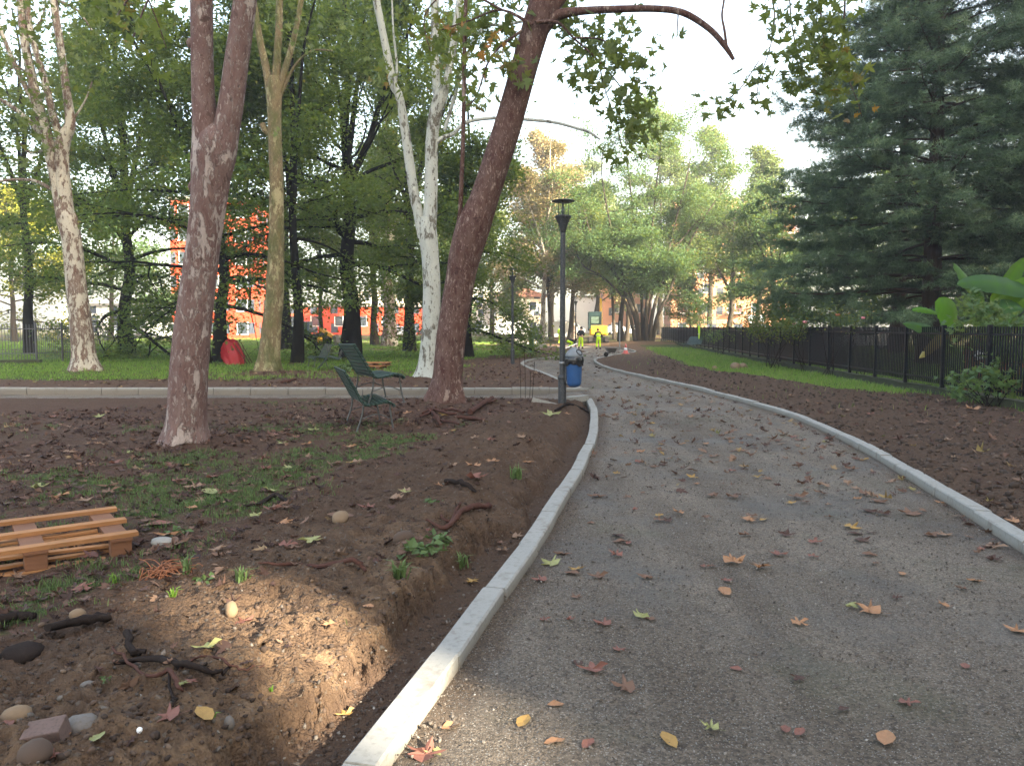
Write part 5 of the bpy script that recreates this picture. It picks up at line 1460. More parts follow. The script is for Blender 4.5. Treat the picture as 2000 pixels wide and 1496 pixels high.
# grey railing far left with a hedge-green kerb
f2 = [Vector((-26, 33.5, 0)), Vector((-21.5, 34.5, 0)), Vector((-20.6, 40, 0))]
fb = f2[0].copy(); fb.z = gz(fb.x, fb.y)
fl_ = empty('iron_fence', fb, 'rusty grey railing on a low base at the far left lawn', 'fence')
pm2 = None
L2 = (f2[1] - f2[0]).length + (f2[2] - f2[1]).length
for k in range(6):
    q_, d = along(f2, k * 1.6)
    if pm2 is None:
        mb = MB()
        for i in range(13): mb.tube([(0.06 + i * 0.123, 0, 0.15), (0.06 + i * 0.123, 0, 1.75)], 0.013, 6)
        for z in (0.45, 1.55): mb.box((0.8, 0.02, z), (1.6, 0.02, 0.04))
        o = mb.build('panel', M['fence_grey'], fl_, local=True); pm2 = o.data
        mb = MB(); mb.tube([(0, 0.02, 0), (0, 0.02, 1.85)], 0.045, 8); o2 = mb.build('post', M['fence_grey'], fl_, local=True); pp2 = o2.data
    else:
        o = bpy.data.objects.new('panel', pm2); col.objects.link(o); o.parent = fl_
        o2 = bpy.data.objects.new('post', pp2); col.objects.link(o2); o2.parent = fl_
    for w_ in (o, o2): w_.location = q_ - f2[0]; w_.rotation_euler = (0, 0, math.atan2(d.y, d.x))
mb = MB(); mb.bar(f2[0] + Vector((0, 0, 0.1)), f2[1] + Vector((0.3, 0.05, 0.1)), 0.3, 0.32); mb.build('fence_base', M['mosswall'], fl_)
# hi-vis vest on the fence, football caught in it, wire fence and sign panel behind
q_ = at(1370, 650, 55.0); q_.x = float(XF(55.0)) - 0.10
root = empty('safety_vest', q_ + Vector((0, 0, -0.5)), 'yellow hi-vis vest hung over the black fence', 'vest')
mb = MB()
vs_, fs = [], []
for i in range(9):
    for k in range(7):
        vs_.append(q_ + Vector((0.02 * math.sin(k * 1.7 + i * .5) - 0.04, (k - 3) * 0.085 * (1 - 0.03 * i), 0.48 - i * 0.115)))
for i in range(8):
    for k in range(6): fs.append((i * 7 + k, i * 7 + k + 1, (i + 1) * 7 + k + 1, (i + 1) * 7 + k))
mb.add(vs_, fs, 0, True); mb.build('cloth', M['hivis'], root, recalc=False)
mb = MB()
mb.box(q_ + Vector((-0.068, 0, -0.1)), (0.01, 0.5, 0.06)); mb.build('band', M['reflect'], root)
yb = 16.6
q_ = Vector((float(XF(yb)) + 0.26, yb, at(1950, 694, yb).z))
root = empty('football', q_, 'black and white football caught behind the fence in the shrub', 'ball')
bm = bmesh.new(); bmesh.ops.create_icosphere(bm, subdivisions=3, radius=0.11)
me = bpy.data.meshes.new('ball_skin'); bm.to_mesh(me); bm.free()
me.materials.append(M['ballwhite']); me.materials.append(M['black'])
ico = [Vector(v) for v in ((0, 1, 1.618), (0, -1, 1.618), (0, 1, -1.618), (0, -1, -1.618), (1, 1.618, 0), (-1, 1.618, 0), (1, -1.618, 0), (-1, -1.618, 0), (1.618, 0, 1), (-1.618, 0, 1), (1.618, 0, -1), (-1.618, 0, -1))]
for p_ in me.polygons:
    p_.use_smooth = True
    cc_ = p_.center.normalized()
    if max(cc_.dot(v.normalized()) for v in ico) > 0.93: p_.material_index = 1
o = bpy.data.objects.new('ball_skin', me); col.objects.link(o); o.parent = root

Yp = 92.0
b = Vector((atg(1475, Yp), Yp, 0.2))
root = empty('sports_fence', b, 'wire fence with a pale grey-blue panel behind the black railing', 'fence')
mb = MB()
for px in (1375, 1400, 1425, 1450, 1472, 1493): mb.tube([at(px, 640, Yp), at(px, 611, Yp)], 0.035, 6)
for py in (613, 628): mb.tube([at(1375, py, Yp), at(1493, py, Yp)], 0.02, 5)
mb.build('posts', M['fence_grey'], root)
mb = MB(); c = at(1476, 622, Yp); mb.box(c, (1.9, 0.05, 0.85)); mb.build('panel', simple('pale_blue_panel', (0.38, 0.45, 0.52), 0.6, scale=1), root)
mb = MB(); mb.box((atg(1432, Yp + 0.6), Yp + 0.6, 1.2), (8.0, 0.3, 1.9)); mb.build('low_wall', M['wall_orange'], root)

# ------------------------------------------------------------------ drinking fountain, blocks, heap, wheelbarrow
p = on_ground(1038, 688)
root = empty('drinking_fountain', p, 'green cast-iron drinking fountain with pointed cap on the far soil', 'drinking fountain')
mb = MB(); mb.lathe([(0.22, -0.05), (0.22, 0.06), (0.16, 0.10), (0.15, 0.80), (0.19, 0.84), (0.19, 0.88)], n=8, smooth=False); mb.build('column', M['fountain'], root, local=True)
mb = MB(); mb.lathe([(0.24, 0.88), (0.25, 0.91), (0.14, 1.02), (0.07, 1.07), (0.05, 1.13), (0.07, 1.16), (0.01, 1.22)], n=8); mb.build('cap', M['fountain'], root, local=True)
mb = MB(); mb.tube([(0.14, -0.02, 0.60), (0.24, -0.04, 0.60), (0.27, -0.05, 0.54)], 0.025, 8); mb.build('spout', M['steel'], root, local=True)
mb = MB(); mb.lathe([(0.16, 0.0), (0.18, 0.08), (0.15, 0.09), (0.13, 0.03)], (0.42, -0.05, 0), 12); mb.build('basin', M['slab'], root, local=True)
for i, (px, py, w_, h_, dz) in enumerate(((1071, 667, 0.80, 0.32, 0.0), (1060, 679, 0.55, 0.30, 0), (1030, 676, 0.62, 0.25, 0), (1072, 668, 0.75, 0.22, 0.33), (1046, 681, 0.4, 0.22, 0), (1087, 660, 0.7, 0.3, 0))):
    p = on_ground(px, py)
    lab = ['grey concrete block right of the pale forked tree, bottom of its pair', 'small grey block on the soil right of the drinking fountain', 'pale block behind the drinking fountain', 'block resting on another right of the pale forked tree', 'smallest grey block beside the drinking fountain', 'grey block left of the dark lamp post, furthest of the blocks'][i]
    mb = MB(); mb.box((0, 0, h_ / 2), (w_, 0.5, h_), rotm(0, 0, R(5 * i - 9)), bev=0.015); o = mb.build('concrete_block', M['kerb'], None, local=True); o.location = p + Vector((0, 0, dz - 0.02)); tag(o, lab, 'concrete block', 'grey concrete blocks on the building site')
p = Vector((atg(1022, 77), 77, gz(atg(1022, 77), 77)))
bm = bmesh.new(); bmesh.ops.create_grid(bm, x_segments=40, y_segments=30, size=1.0)
for v in bm.verts:
    x, y = v.co.x * 2.0, v.co.y * 1.6
    r_ = math.hypot(x / 1.7, y / 1.3)
    v.co = Vector((x, y, max(-0.1, 1.05 * (1 - r_) + 0.35 * max(0, x * 0.5) * max(0, 1 - r_)) + 0.03 * math.sin(x * 9 + y * 7)))
me = bpy.data.meshes.new('gravel_heap'); bm.to_mesh(me); bm.free(); me.materials.append(M['slab'])
o = bpy.data.objects.new('gravel_heap', me); col.objects.link(o); o.location = p; tag(o, 'grey heap of sand or gravel beside the small dark digger', 'heap')

p = on_ground(1194, 698)
root = empty('wheelbarrow', p, 'dark wheelbarrow standing on the path in front of the workers', 'wheelbarrow', rz=R(8))
root.scale = (0.75, 0.75, 0.75)
mb = MB()
top = [(-0.42, -0.30, 0.62), (0.36, -0.26, 0.62), (0.36, 0.26, 0.62), (-0.42, 0.30, 0.62)]; bot = [(-0.22, -0.18, 0.30), (0.24, -0.16, 0.30), (0.24, 0.16, 0.30), (-0.22, 0.18, 0.30)]
mb.add(top + bot, [(4, 5, 6, 7), (0, 1, 5, 4), (1, 2, 6, 5), (2, 3, 7, 6), (3, 0, 4, 7)]); o = mb.build('tray', M['steel'], root, local=True)
sm = o.modifiers.new('wall', 'SOLIDIFY'); sm.thickness = 0.012
mb = MB(); mb.lathe([(0.04, -0.035), (0.14, -0.04), (0.17, -0.02), (0.17, 0.02), (0.14, 0.04), (0.04, 0.035)], (-0.40, 0, 0.17), 18, rot=rotm(R(90), 0, 0)); mb.build('wheel', M['rubber'], root, local=True)
for s in (-1, 1):
    mb = MB(); mb.tube(catmull([Vector((-0.42, 0.06 * s, 0.17)), Vector((-0.1, 0.16 * s, 0.30)), Vector((0.4, 0.24 * s, 0.48)), Vector((0.82, 0.28 * s, 0.70))], 5), 0.018, 7); mb.build('handle', M['steel'], root, local=True)
    mb = MB(); mb.tube([(0.12, 0.17 * s, 0.33), (0.24, 0.22 * s, 0.0), (0.38, 0.23 * s, 0.46)], 0.015, 6); mb.build('leg', M['steel'], root, local=True)
p = on_ground(1222, 691)
root = empty('traffic_cone', p, 'red and white plastic marker lying at the bend of the far kerb', 'marker')
mb = MB(); mb.box((0, 0, 0.03), (0.42, 0.42, 0.05), bev=0.01); mb.build('base', M['redwhite'], root, local=True)
mb = MB(); mb.lathe([(0.16, 0.05), (0.12, 0.22)], n=14); mb.lathe([(0.085, 0.38), (0.03, 0.62)], n=14); mb.build('cone', M['redwhite'], root, local=True)
mb = MB(); mb.lathe([(0.121, 0.22), (0.0855, 0.38)], n=14); mb.build('band', M['white'], root, local=True)
# concrete slab leaning by the lamp and broken corner stone
p = on_ground(1090, 800)
mb = MB(); mb.box((0, 0, 0), (0.62, 0.08, 0.24), bev=0.008); o = mb.build('concrete_slab', M['slab'], None, local=True)
o.location = (0.70, 16.05, 0.05); o.rotation_euler = (R(-12), R(12), R(-20)); tag(o, 'pale concrete slab half buried at the foot of the lamp post', 'slab')
mb = MB(); mb.prism([(-0.28, -0.05), (-0.12, 0.09), (0.22, 0.09), (0.30, 0.0), (0.1, -0.10)], -0.06, 0.06, lambda a, b_, y: Vector((a, b_, y))); o = mb.build('broken_kerbstone', M['kerb'], None, local=True)
o.location = (1.42, 16.98, 0.125); o.rotation_euler = (R(3), R(-4), R(12)); tag(o, 'broken corner piece of kerb lying where the side path meets the main path', 'kerbstone')
for i, (xa, ya, xb, yb_) in enumerate(((1026, 772, 1024, 682), (1037, 776, 1044, 706), (1017, 768, 1015, 700), (1033, 770, 1036, 728))):
    q_ = on_ground(xa, ya); dz = at(xb, yb_, q_.y) - q_
    mb = MB(); mb.tube(catmull([Vector((0, 0, -0.15)), dz * 0.5 + Vector((0.01, 0, 0)), dz], 4), 0.006, 6); o = mb.build('thin_stake', M['root_dark'], None, local=True); o.location = q_
    tag(o, ['tallest bare stake left of the lamp post', 'thin bare stake leaning right, closest to the lamp post', 'thin stake furthest left beside the lamp post', 'shortest bare stake left of the lamp post'][i], 'stake', 'thin bare stakes left of the lamp post')

# ------------------------------------------------------------------ machines and vehicles
def excavator(loc, rz, label, body='yellow', cabm='machine_dark', sc=1.0):
    root = empty('mini_excavator', loc, label, 'excavator', rz=rz); root.scale = (sc, sc, sc)
    for s in (-1, 1):
        mb = MB()
        prof = [(-0.85, 0.10), (-0.72, 0.0), (0.72, 0.0), (0.85, 0.10), (0.85, 0.32), (0.72, 0.42), (-0.72, 0.42), (-0.85, 0.32)]
        mb.prism(prof, s * 0.45, s * 0.75, lambda a, b_, y: Vector((y, a, b_)))
        for k in range(16): mb.box((s * 0.6, -0.72 + k * 0.096, -0.008), (0.31, 0.045, 0.03)); mb.box((s * 0.6, -0.72 + k * 0.096, 0.428), (0.31, 0.045, 0.03))
        mb.build('track', M['rubber'], root, local=True)
    mb = MB(); mb.box((0, 0, 0.48), (0.7, 0.7, 0.16)); mb.box((0, 0.35, 0.25), (0.8, 1.3, 0.25)); mb.build('undercarriage', M['steel'], root, local=True)
    mb = MB(); mb.box((0.0, -0.25, 0.82), (1.36, 1.35, 0.50), bev=0.08); mb.box((0.34, -0.45, 1.12), (0.62, 0.95, 0.30), bev=0.07); mb.build('body', M[body], root, local=True)
    mb = MB(); mb.box((0, -0.93, 0.98), (1.20, 0.18, 0.66), bev=0.06); mb.build('counterweight', M[body], root, local=True)
    mb = MB()
    cx, cy_, cz = -0.27, 0.05, 1.62
    for sx in (-1, 1):
        for sy in (-1, 1): mb.box((cx + sx * 0.44, cy_ + sy * 0.52, cz), (0.10, 0.10, 1.30), bev=0.02)
    mb.box((cx, cy_, 1.02), (0.96, 1.12, 0.22), bev=0.02); mb.box((cx, cy_, 2.28), (1.0, 1.2, 0.12), bev=0.04); mb.box((cx, cy_ - 0.55, 1.25), (0.8, 0.05, 0.30)); mb.box((cx, cy_ - 0.55, 2.12), (0.8, 0.05, 0.22))
    cb = mb.build('cab', M[cabm], root, local=True)
    for c_, s_ in (((cx, cy_ - 0.53, 1.72), (0.62, 0.02, 0.50)), ((cx, cy_ + 0.53, 1.65), (0.78, 0.02, 1.0)), ((cx - 0.45, cy_, 1.65), (0.02, 0.94, 1.0)), ((cx + 0.45, cy_, 1.65), (0.02, 0.94, 1.0))):
        mb = MB(); mb.box(c_, s_); mb.build('window', M['cabglass'], cb, local=True)
    mb = MB(); mb.box((0, 1.25, 0.22), (1.5, 0.08, 0.36), rotm(R(-8), 0, 0), bev=0.02); mb.bar((0.4, 0.5, 0.25), (0.4, 1.22, 0.2), 0.1, 0.1); mb.bar((-0.4, 0.5, 0.25), (-0.4, 1.22, 0.2), 0.1, 0.1); mb.build('dozer_blade', M['steel'], root, local=True)
    mb = MB(); mb.bar((0.28, 0.6, 0.8), (0.28, 1.35, 2.9), 0.18, 0.26); mb.bar((0.28, 1.30, 2.8), (0.28, 1.75, 3.35), 0.17, 0.24); bo = mb.build('boom', M[body], root, local=True)
    mb = MB(); mb.bar((0.28, 1.72, 3.40), (0.28, 2.55, 1.9), 0.15, 0.2); mb.build('dipper', M[body], root, local=True)
    mb = MB(); mb.prism([(2.35, 1.95), (2.75, 1.85), (2.85, 1.45), (2.55, 1.2), (2.25, 1.45)], 0.08, 0.48, lambda a, b_, y: Vector((y, a, b_))); mb.build('bucket', M['steel'], root, local=True)
    mb = MB(); mb.tube([(0.28, 0.75, 0.95), (0.28, 1.05, 1.9)], 0.05, 8); mb.tube([(0.28, 1.05, 1.9), (0.28, 1.15, 2.25)], 0.03, 8); mb.build('ram', M['steel'], root, local=True)
    return root
x = atg(1168, 73); excavator(Vector((x, 73, gz(x, 73) + 0.02)), R(-3), 'yellow mini excavator with dark cab at the end of the path', sc=1.25)
x = atg(1044, 80); excavator(Vector((x, 80, gz(x, 80))), R(95), 'small dark digger left of the lamp post in the distance', 'machine_dark', 'black', 0.72)

def car(loc, rz, label, paint, van=False, group='vehicles parked beyond the park'):
    root = empty('parked_van' if van else 'parked_car', loc, label, 'van' if van else 'car', group, rz)
    L = 5.0 if van else 4.3
    if van: prof = [(-2.5, 0.30), (2.45, 0.30), (2.5, 0.75), (2.35, 1.05), (1.75, 1.25), (1.25, 2.05), (1.0, 2.15), (-2.4, 2.15), (-2.5, 2.0)]
    else: prof = [(-2.1, 0.35), (2.1, 0.35), (2.15, 0.6), (2.05, 0.82), (1.1, 0.98), (0.45, 1.42), (0.1, 1.48), (-1.2, 1.46), (-1.85, 1.05), (-2.12, 0.95)]
    W = 0.95 if van else 0.85
    mb = MB()
    n = len(prof)
    vs_ = []
    for y, f in ((-W, 0.0), (-W * 0.93, 0.07), (W * 0.93, 0.07), (W, 0.0)):
        for a, b_ in prof:
            inset = 0.0 if f else 0.06
            vs_.append((a * (1 - 0.012 * (f == 0)), y * (1 if b_ < 1.1 else (0.94 if van else 0.86)), b_ - (0.03 if f == 0 and b_ > 0.5 else 0)))
    fs = [tuple(range(n))[::-1], tuple(range(3 * n, 4 * n))]
    for r_ in range(3):
        for i in range(n):
            j = (i + 1) % n; fs.append((r_ * n + i, r_ * n + j, (r_ + 1) * n + j, (r_ + 1) * n + i))
    mb.add(vs_, fs); mb.build('body', M[paint], root, local=True)
    for s in (-1, 1):
        yy = s * (W * (0.95 if van else 0.91) + 0.005)
        mb = MB()
        if van: mb.prism([(0.35, 1.25), (1.45, 1.25), (1.1, 1.92), (0.35, 1.92)], yy - 0.02, yy + 0.02, lambda a, b_, y: Vector((a, y, b_)))
        else: mb.prism([(-1.5, 1.03), (0.85, 1.03), (0.35, 1.38), (-1.1, 1.38)], yy - 0.02, yy + 0.02, lambda a, b_, y: Vector((a, y, b_)))
        mb.build('window', M['glass'], root, local=True)
        for wx in (L * 0.31, -L * 0.31):
            mb = MB(); mb.lathe([(0.02, -0.10), (0.30, -0.10), (0.33, -0.06), (0.33, 0.06), (0.30, 0.10), (0.02, 0.10)], (wx, s * (W - 0.09), 0.33), 18, rot=rotm(R(90), 0, 0)); wh_ = mb.build('wheel', M['rubber'], root, local=True)
            mb = MB(); mb.lathe([(0.02, -0.105), (0.18, -0.105), (0.20, 0.105), (0.02, 0.105)], (wx, s * (W - 0.088), 0.33), 14, rot=rotm(R(90), 0, 0)); mb.build('rim', M['silver'], wh_, local=True)
    mb = MB()
    if van: mb.prism([(1.70, 1.27), (1.73, 1.30), (1.30, 2.0), (1.27, 1.97)], -W * 0.8, W * 0.8, lambda a, b_, y: Vector((a + 0.03, y, b_ + 0.02)))
    else: mb.prism([(1.02, 1.02), (1.05, 1.03), (0.50, 1.40), (0.47, 1.38)], -W * 0.75, W * 0.75, lambda a, b_, y: Vector((a + 0.03, y, b_ + 0.02)))
    mb.build('windscreen', M['glass'], root, local=True)
    for s in (-1, 1):
        mb = MB(); mb.box((L / 2 - 0.03, s * W * 0.68, 0.72), (0.12, 0.32, 0.16), bev=0.03); mb.build('headlight', M['cabglass'], root, local=True)
    return root
VEH = [(1012, 112, 5, 'white', True, 'white van parked in front of the gabled house'), (1072, 100, 175, 'white', True, 'white van behind the pale forked tree'), (1207, 122, 8, 'silver', False, 'silver car behind the yellow excavator'),
       (1236, 118, 180, 'white', False, 'white car right of the excavator beyond the lawn'), (783, 108, 0, 'white', False, 'white car seen between far trunks right of the black-trunked tree'), (1110, 118, 0, 'silver', True, 'pale van just right of the lamp post in the distance'),
       (850, 112, 180, 'carblue', False, 'grey-blue car behind the white plane trunk'), (965, 116, 4, 'silver', False, 'silver car left of the far lamp post'), (330, 100, 3, 'white', True, 'white van half hidden by drooping leaves behind the left lawn'), (1690, 52, 178, 'white', False, 'white car half hidden behind the railing and the pine'), (240, 102, 180, 'silver', False, 'silver car behind the leaves right of the leftmost plane')]
for px, Yv, rz, pt, van, lb in VEH:
    x = atg(px, Yv); car(Vector((x, Yv, gz(x, Yv))), R(rz), lb, pt, van)
# wheel loader on the far lawn
x = atg(607, 66); lc = Vector((x, 66, gz(x, 66)))
root = empty('wheel_loader', lc, 'dark wheel loader with yellow arm and bucket on the far left lawn', 'loader')
mb = MB(); mb.box((-1.3, 0, 1.05), (2.4, 1.3, 0.7), bev=0.12); mb.box((-1.9, 0, 1.5), (1.1, 1.1, 0.5), bev=0.12); mb.box((0.6, 0, 0.85), (1.6, 0.9, 0.5), bev=0.08); mb.build('body', M['machine_dark'], root, local=True)
mb = MB(); mb.box((-0.5, 0, 1.7), (1.1, 1.15, 0.9), bev=0.06); cb = mb.build('cab', M['carblue'], root, local=True)
mb = MB(); mb.box((-0.5, -0.585, 1.8), (0.8, 0.03, 0.5)); mb.build('window', M['cabglass'], cb, local=True)
for wx in (-1.5, 1.05):
    for s in (-1, 1):
        mb = MB(); mb.lathe([(0.1, -0.2), (0.52, -0.2), (0.62, -0.1), (0.62, 0.1), (0.52, 0.2), (0.1, 0.2)], (wx, s * 0.72, 0.6), 22, rot=rotm(R(90), 0, 0)); w_ = mb.build('wheel', M['rubber'], root, local=True)
        mb = MB(); mb.lathe([(0.02, -0.21), (0.25, -0.21), (0.27, 0.21), (0.02, 0.21)], (wx, s * 0.72, 0.6), 14, rot=rotm(R(90), 0, 0)); mb.build('rim', M['yellow'], w_, local=True)
mb = MB(); mb.bar((0.9, -0.3, 1.5), (2.2, -0.3, 0.7), 0.16, 0.26); mb.bar((0.9, 0.3, 1.5), (2.2, 0.3, 0.7), 0.16, 0.26); mb.build('lift_arm', M['yellow'], root, local=True)
mb = MB(); mb.prism([(2.1, 0.9), (2.25, 0.15), (3.3, 0.05), (3.3, 0.12), (2.5, 0.32), (2.3, 0.95)], -1.0, 1.0, lambda a, b_, y: Vector((a, y, b_))); mb.build('bucket', M['steel'], root, local=True)

# ------------------------------------------------------------------ people
def skin(name, verts, edges, radii, mat, parent, sub=1):
    me = bpy.data.meshes.new(name); me.from_pydata(verts, edges, [])
    o = bpy.data.objects.new(name, me); col.objects.link(o)
    sk = o.modifiers.new('skin', 'SKIN'); sk.use_smooth_shade = True
    sv = me.skin_vertices[0].data
    for i, r_ in enumerate(radii):
        sv[i].radius = r_ if hasattr(r_, '__len__') else (r_, r_)
        sv[i].use_root = (i == 0)
    ss = o.modifiers.new('sub', 'SUBSURF'); ss.levels = sub; ss.render_levels = sub
    bpy.context.view_layer.update()
    ev = o.evaluated_get(bpy.context.evaluated_depsgraph_get())
    m2 = bpy.data.meshes.new_from_object(ev)
    o.modifiers.clear(); o.data = m2; m2.materials.clear(); m2.materials.append(mat); bpy.data.meshes.remove(me)
    for p_ in m2.polygons: p_.use_smooth = True
    o.parent = parent
    return o

def person(loc, rz, label, J, trousers='hivis', jacket='navy', vest=False, hat=None, sc=1.0, bare=True):
    """J: joints pelvis, chest, neck, head, lk, la, lt, rk, ra, rt, le, lh, re, rh"""
    root = empty('person', loc, label, 'person', rz=rz); root.scale = (sc, sc, sc)
    V = lambda k: Vector(J[k])
    pel, che, nek, hd = V('pelvis'), V('chest'), V('neck'), V('head')
    upv = (nek - pel).normalized()
    sl, sr = che + upv * 0.12 + Vector((-0.19, 0, 0)), che + upv * 0.12 + Vector((0.19, 0, 0))
    hl, hr = pel + Vector((-0.10, 0, -0.04)), pel + Vector((0.10, 0, -0.04))
    fw_ = (hd - nek).normalized()
    vts = [pel, pel.lerp(che, 0.5), che, nek, hd - (hd - nek) * 0.25, hd, hd + (hd - nek).normalized() * 0.09, hl, V('lk'), V('la'), V('lt'), hr, V('rk'), V('ra'), V('rt'), sl, V('le'), V('lh'), sr, V('re'), V('rh')]
    ed = [(0, 1), (1, 2), (2, 3), (3, 4), (4, 5), (5, 6), (0, 7), (7, 8), (8, 9), (9, 10), (0, 11), (11, 12), (12, 13), (13, 14), (2, 15), (15, 16), (16, 17), (2, 18), (18, 19), (19, 20)]
    rad = [(0.13, 0.10), (0.125, 0.095), (0.14, 0.10), 0.055, 0.07, (0.078, 0.095), 0.06, 0.08, 0.055, 0.04, (0.045, 0.03), 0.08, 0.055, 0.04, (0.045, 0.03), 0.06, 0.042, 0.03, 0.06, 0.042, 0.03]
    # fingers as short chains off each hand
    for h_i, e_i in ((17, 16), (20, 19)):
        d = (vts[h_i] - vts[e_i]).normalized(); sd = d.cross(Vector((0, 1, 0.2))).normalized()
        for k in range(4):
            vts.append(vts[h_i] + d * (0.10 + 0.012 * (k in (1, 2))) + sd * (k - 1.5) * 0.022 + Vector((0, 0.012, 0))); ed.append((h_i, len(vts) - 1)); rad.append(0.009)
        vts.append(vts[h_i] + d * 0.05 + sd * 0.055 + Vector((0, 0.02, 0))); ed.append((h_i, len(vts) - 1)); rad.append(0.011)
    skin('body', [tuple(v) for v in vts], ed, rad, M['skin'], root)
    skin('trousers', [tuple(v) for v in (pel, pel + upv * 0.10, hl, V('lk'), V('la') + Vector((0, 0, 0.02)), hr, V('rk'), V('ra') + Vector((0, 0, 0.02)))], [(0, 1), (0, 2), (2, 3), (3, 4), (0, 5), (5, 6), (6, 7)], [(0.155, 0.125), (0.145, 0.115), 0.105, 0.082, 0.075, 0.105, 0.082, 0.075], M[trousers], root)
    skin('jacket', [tuple(v) for v in (che, pel.lerp(che, 0.45), pel + upv * 0.05, nek - upv * 0.03, sl, V('le'), V('le').lerp(V('lh'), 0.85), sr, V('re'), V('re').lerp(V('rh'), 0.85))], [(0, 1), (1, 2), (0, 3), (0, 4), (4, 5), (5, 6), (0, 7), (7, 8), (8, 9)], [(0.175, 0.13), (0.16, 0.125), (0.165, 0.13), 0.075, 0.085, 0.064, 0.05, 0.085, 0.064, 0.05], M[jacket], root)
    if vest:
        skin('vest', [tuple(v) for v in (che, pel.lerp(che, 0.45), pel + upv * 0.04, nek - upv * 0.06, sl * 0.8 + che * 0.2, sr * 0.8 + che * 0.2)], [(0, 1), (1, 2), (0, 3), (0, 4), (0, 5)], [(0.195, 0.15), (0.18, 0.145), (0.185, 0.15), 0.085, 0.098, 0.098], M['hivis'], root)
        mb = MB(); c_ = pel.lerp(che, 0.50)
        mb.lathe([(0.192, -0.03), (0.196, 0.0), (0.192, 0.03)], (0, 0, 0), 18); 
        mb.v = [(v[0] * 1.0, v[1] * 0.80, v[2]) for v in mb.v]; mb.v = [tuple(Vector(v) + c_) for v in mb.v]
        mb.f = [f for f in mb.f if len(f) == 4]; mb.m = mb.m[:len(mb.f)]; mb.sm = mb.sm[:len(mb.f)]
        mb.build('band', M['reflect'], root, local=True)
    mb = MB()
    for s, a_ in (('l', 'la'), ('r', 'ra')):
        mb = MB(); q_ = V(a_); mb.lathe([(0.06, -0.09), (0.065, -0.02), (0.058, 0.10)], q_, 10); mb.box(q_ + (V(s + 't') - q_) * 0.55 + Vector((0, 0, -0.045)), (0.11, 0.27, 0.09), rotm(0, 0, math.atan2(-(V(s + 't') - q_).x, (V(s + 't') - q_).y)), bev=0.03); mb.build('boot', M['boot'], root, local=True)
    mb = MB()
    c_ = hd + Vector((0, -0.015, 0.035))
    q3 = fw_.to_track_quat('Z', 'Y').to_matrix()
    mb.lathe([(0.108, -0.06), (0.116, 0.0), (0.105, 0.06), (0.07, 0.105), (0.01, 0.122)], c_, 16, rot=q3); mb.build('hat' if hat else 'hair', M[hat or 'hair'], root, local=True)
    return root
STAND = dict(pelvis=(0, 0, 0.95), chest=(0, 0.0, 1.28), neck=(0, 0, 1.50), head=(0, 0.03, 1.64), lk=(-0.12, 0.03, 0.50), la=(-0.14, -0.02, 0.09), lt=(-0.16, 0.13, 0.04), rk=(0.12, 0.03, 0.50), ra=(0.15, -0.02, 0.09), rt=(0.17, 0.13, 0.04), le=(-0.29, 0.0, 1.14), lh=(-0.24, 0.16, 0.96), re=(0.29, 0.0, 1.14), rh=(0.22, 0.16, 0.98))
J1 = dict(STAND, chest=(0.02, 0.03, 1.28), head=(0.03, 0.08, 1.62), lh=(-0.10, 0.24, 1.05), rh=(0.12, 0.24, 1.08))
J2 = dict(STAND, pelvis=(0, -0.05, 0.90), chest=(0, 0.10, 1.20), neck=(0, 0.19, 1.39), head=(0, 0.28, 1.48), le=(-0.27, 0.20, 1.02), lh=(-0.14, 0.38, 0.90), re=(0.27, 0.2, 1.02), rh=(0.14, 0.38, 0.90))
J3 = dict(STAND, lk=(-0.12, 0.12, 0.50), la=(-0.12, -0.10, 0.09), lt=(-0.12, 0.05, 0.04), rh=(0.18, 0.3, 1.1))
J4 = dict(pelvis=(0, -0.22, 0.62), chest=(0, 0.12, 0.72), neck=(0, 0.33, 0.74), head=(0, 0.46, 0.72), lk=(-0.16, 0.18, 0.46), la=(-0.16, -0.12, 0.09), lt=(-0.17, 0.03, 0.04), rk=(0.16, 0.18, 0.46), ra=(0.16, -0.12, 0.09), rt=(0.17, 0.03, 0.04), le=(-0.24, 0.30, 0.46), lh=(-0.12, 0.42, 0.20), re=(0.24, 0.30, 0.46), rh=(0.12, 0.44, 0.22))
def stand_at(px, Yv): return Vector((atg(px, Yv), Yv, 0.01))
person(stand_at(1134, 61.5), R(-20), 'worker in black jacket and bright yellow trousers standing on the path', J1, 'hivis', 'navy')
person(stand_at(1168.5, 60.5), R(4), 'worker in yellow vest and trousers with back turned in front of the excavator', J2, 'hivis', 'navy', vest=True)
p_ = stand_at(1094, 72); p_.z = gz(p_.x, p_.y); person(p_, R(-40), 'worker in hi-vis yellow half hidden by the lamp post', J3, 'hivis', 'hivis')
p_ = stand_at(1114, 62); p_.z = gz(p_.x, p_.y) if gz(p_.x, p_.y) > 0 else 0.01; person(p_, R(-75), 'worker in black jacket crouching and bending towards the kerb', J4, 'hivis', 'navy')
mb = MB(); a_, b_ = at(1103, 681, 60), at(1127, 671, 61); mb.bar(a_, b_, 0.12, 0.05); o = mb.build('timber_board', M['plain_white'], None); tag(o, 'pale straight board held slanting beside the crouching worker', 'board')
#====END_OBJECTS====
#====COVER====
# ------------------------------------------------------------------ grass blades
def sample_fan(n, r0, r1, a0, a1, rng, power=0.5):
    u = rng.uniform(0, 1, n)
    r = r0 * (r1 / r0) ** (u ** power)
    a = np.radians(rng.uniform(a0, a1, n))
    return r * np.sin(a), r * np.cos(a)

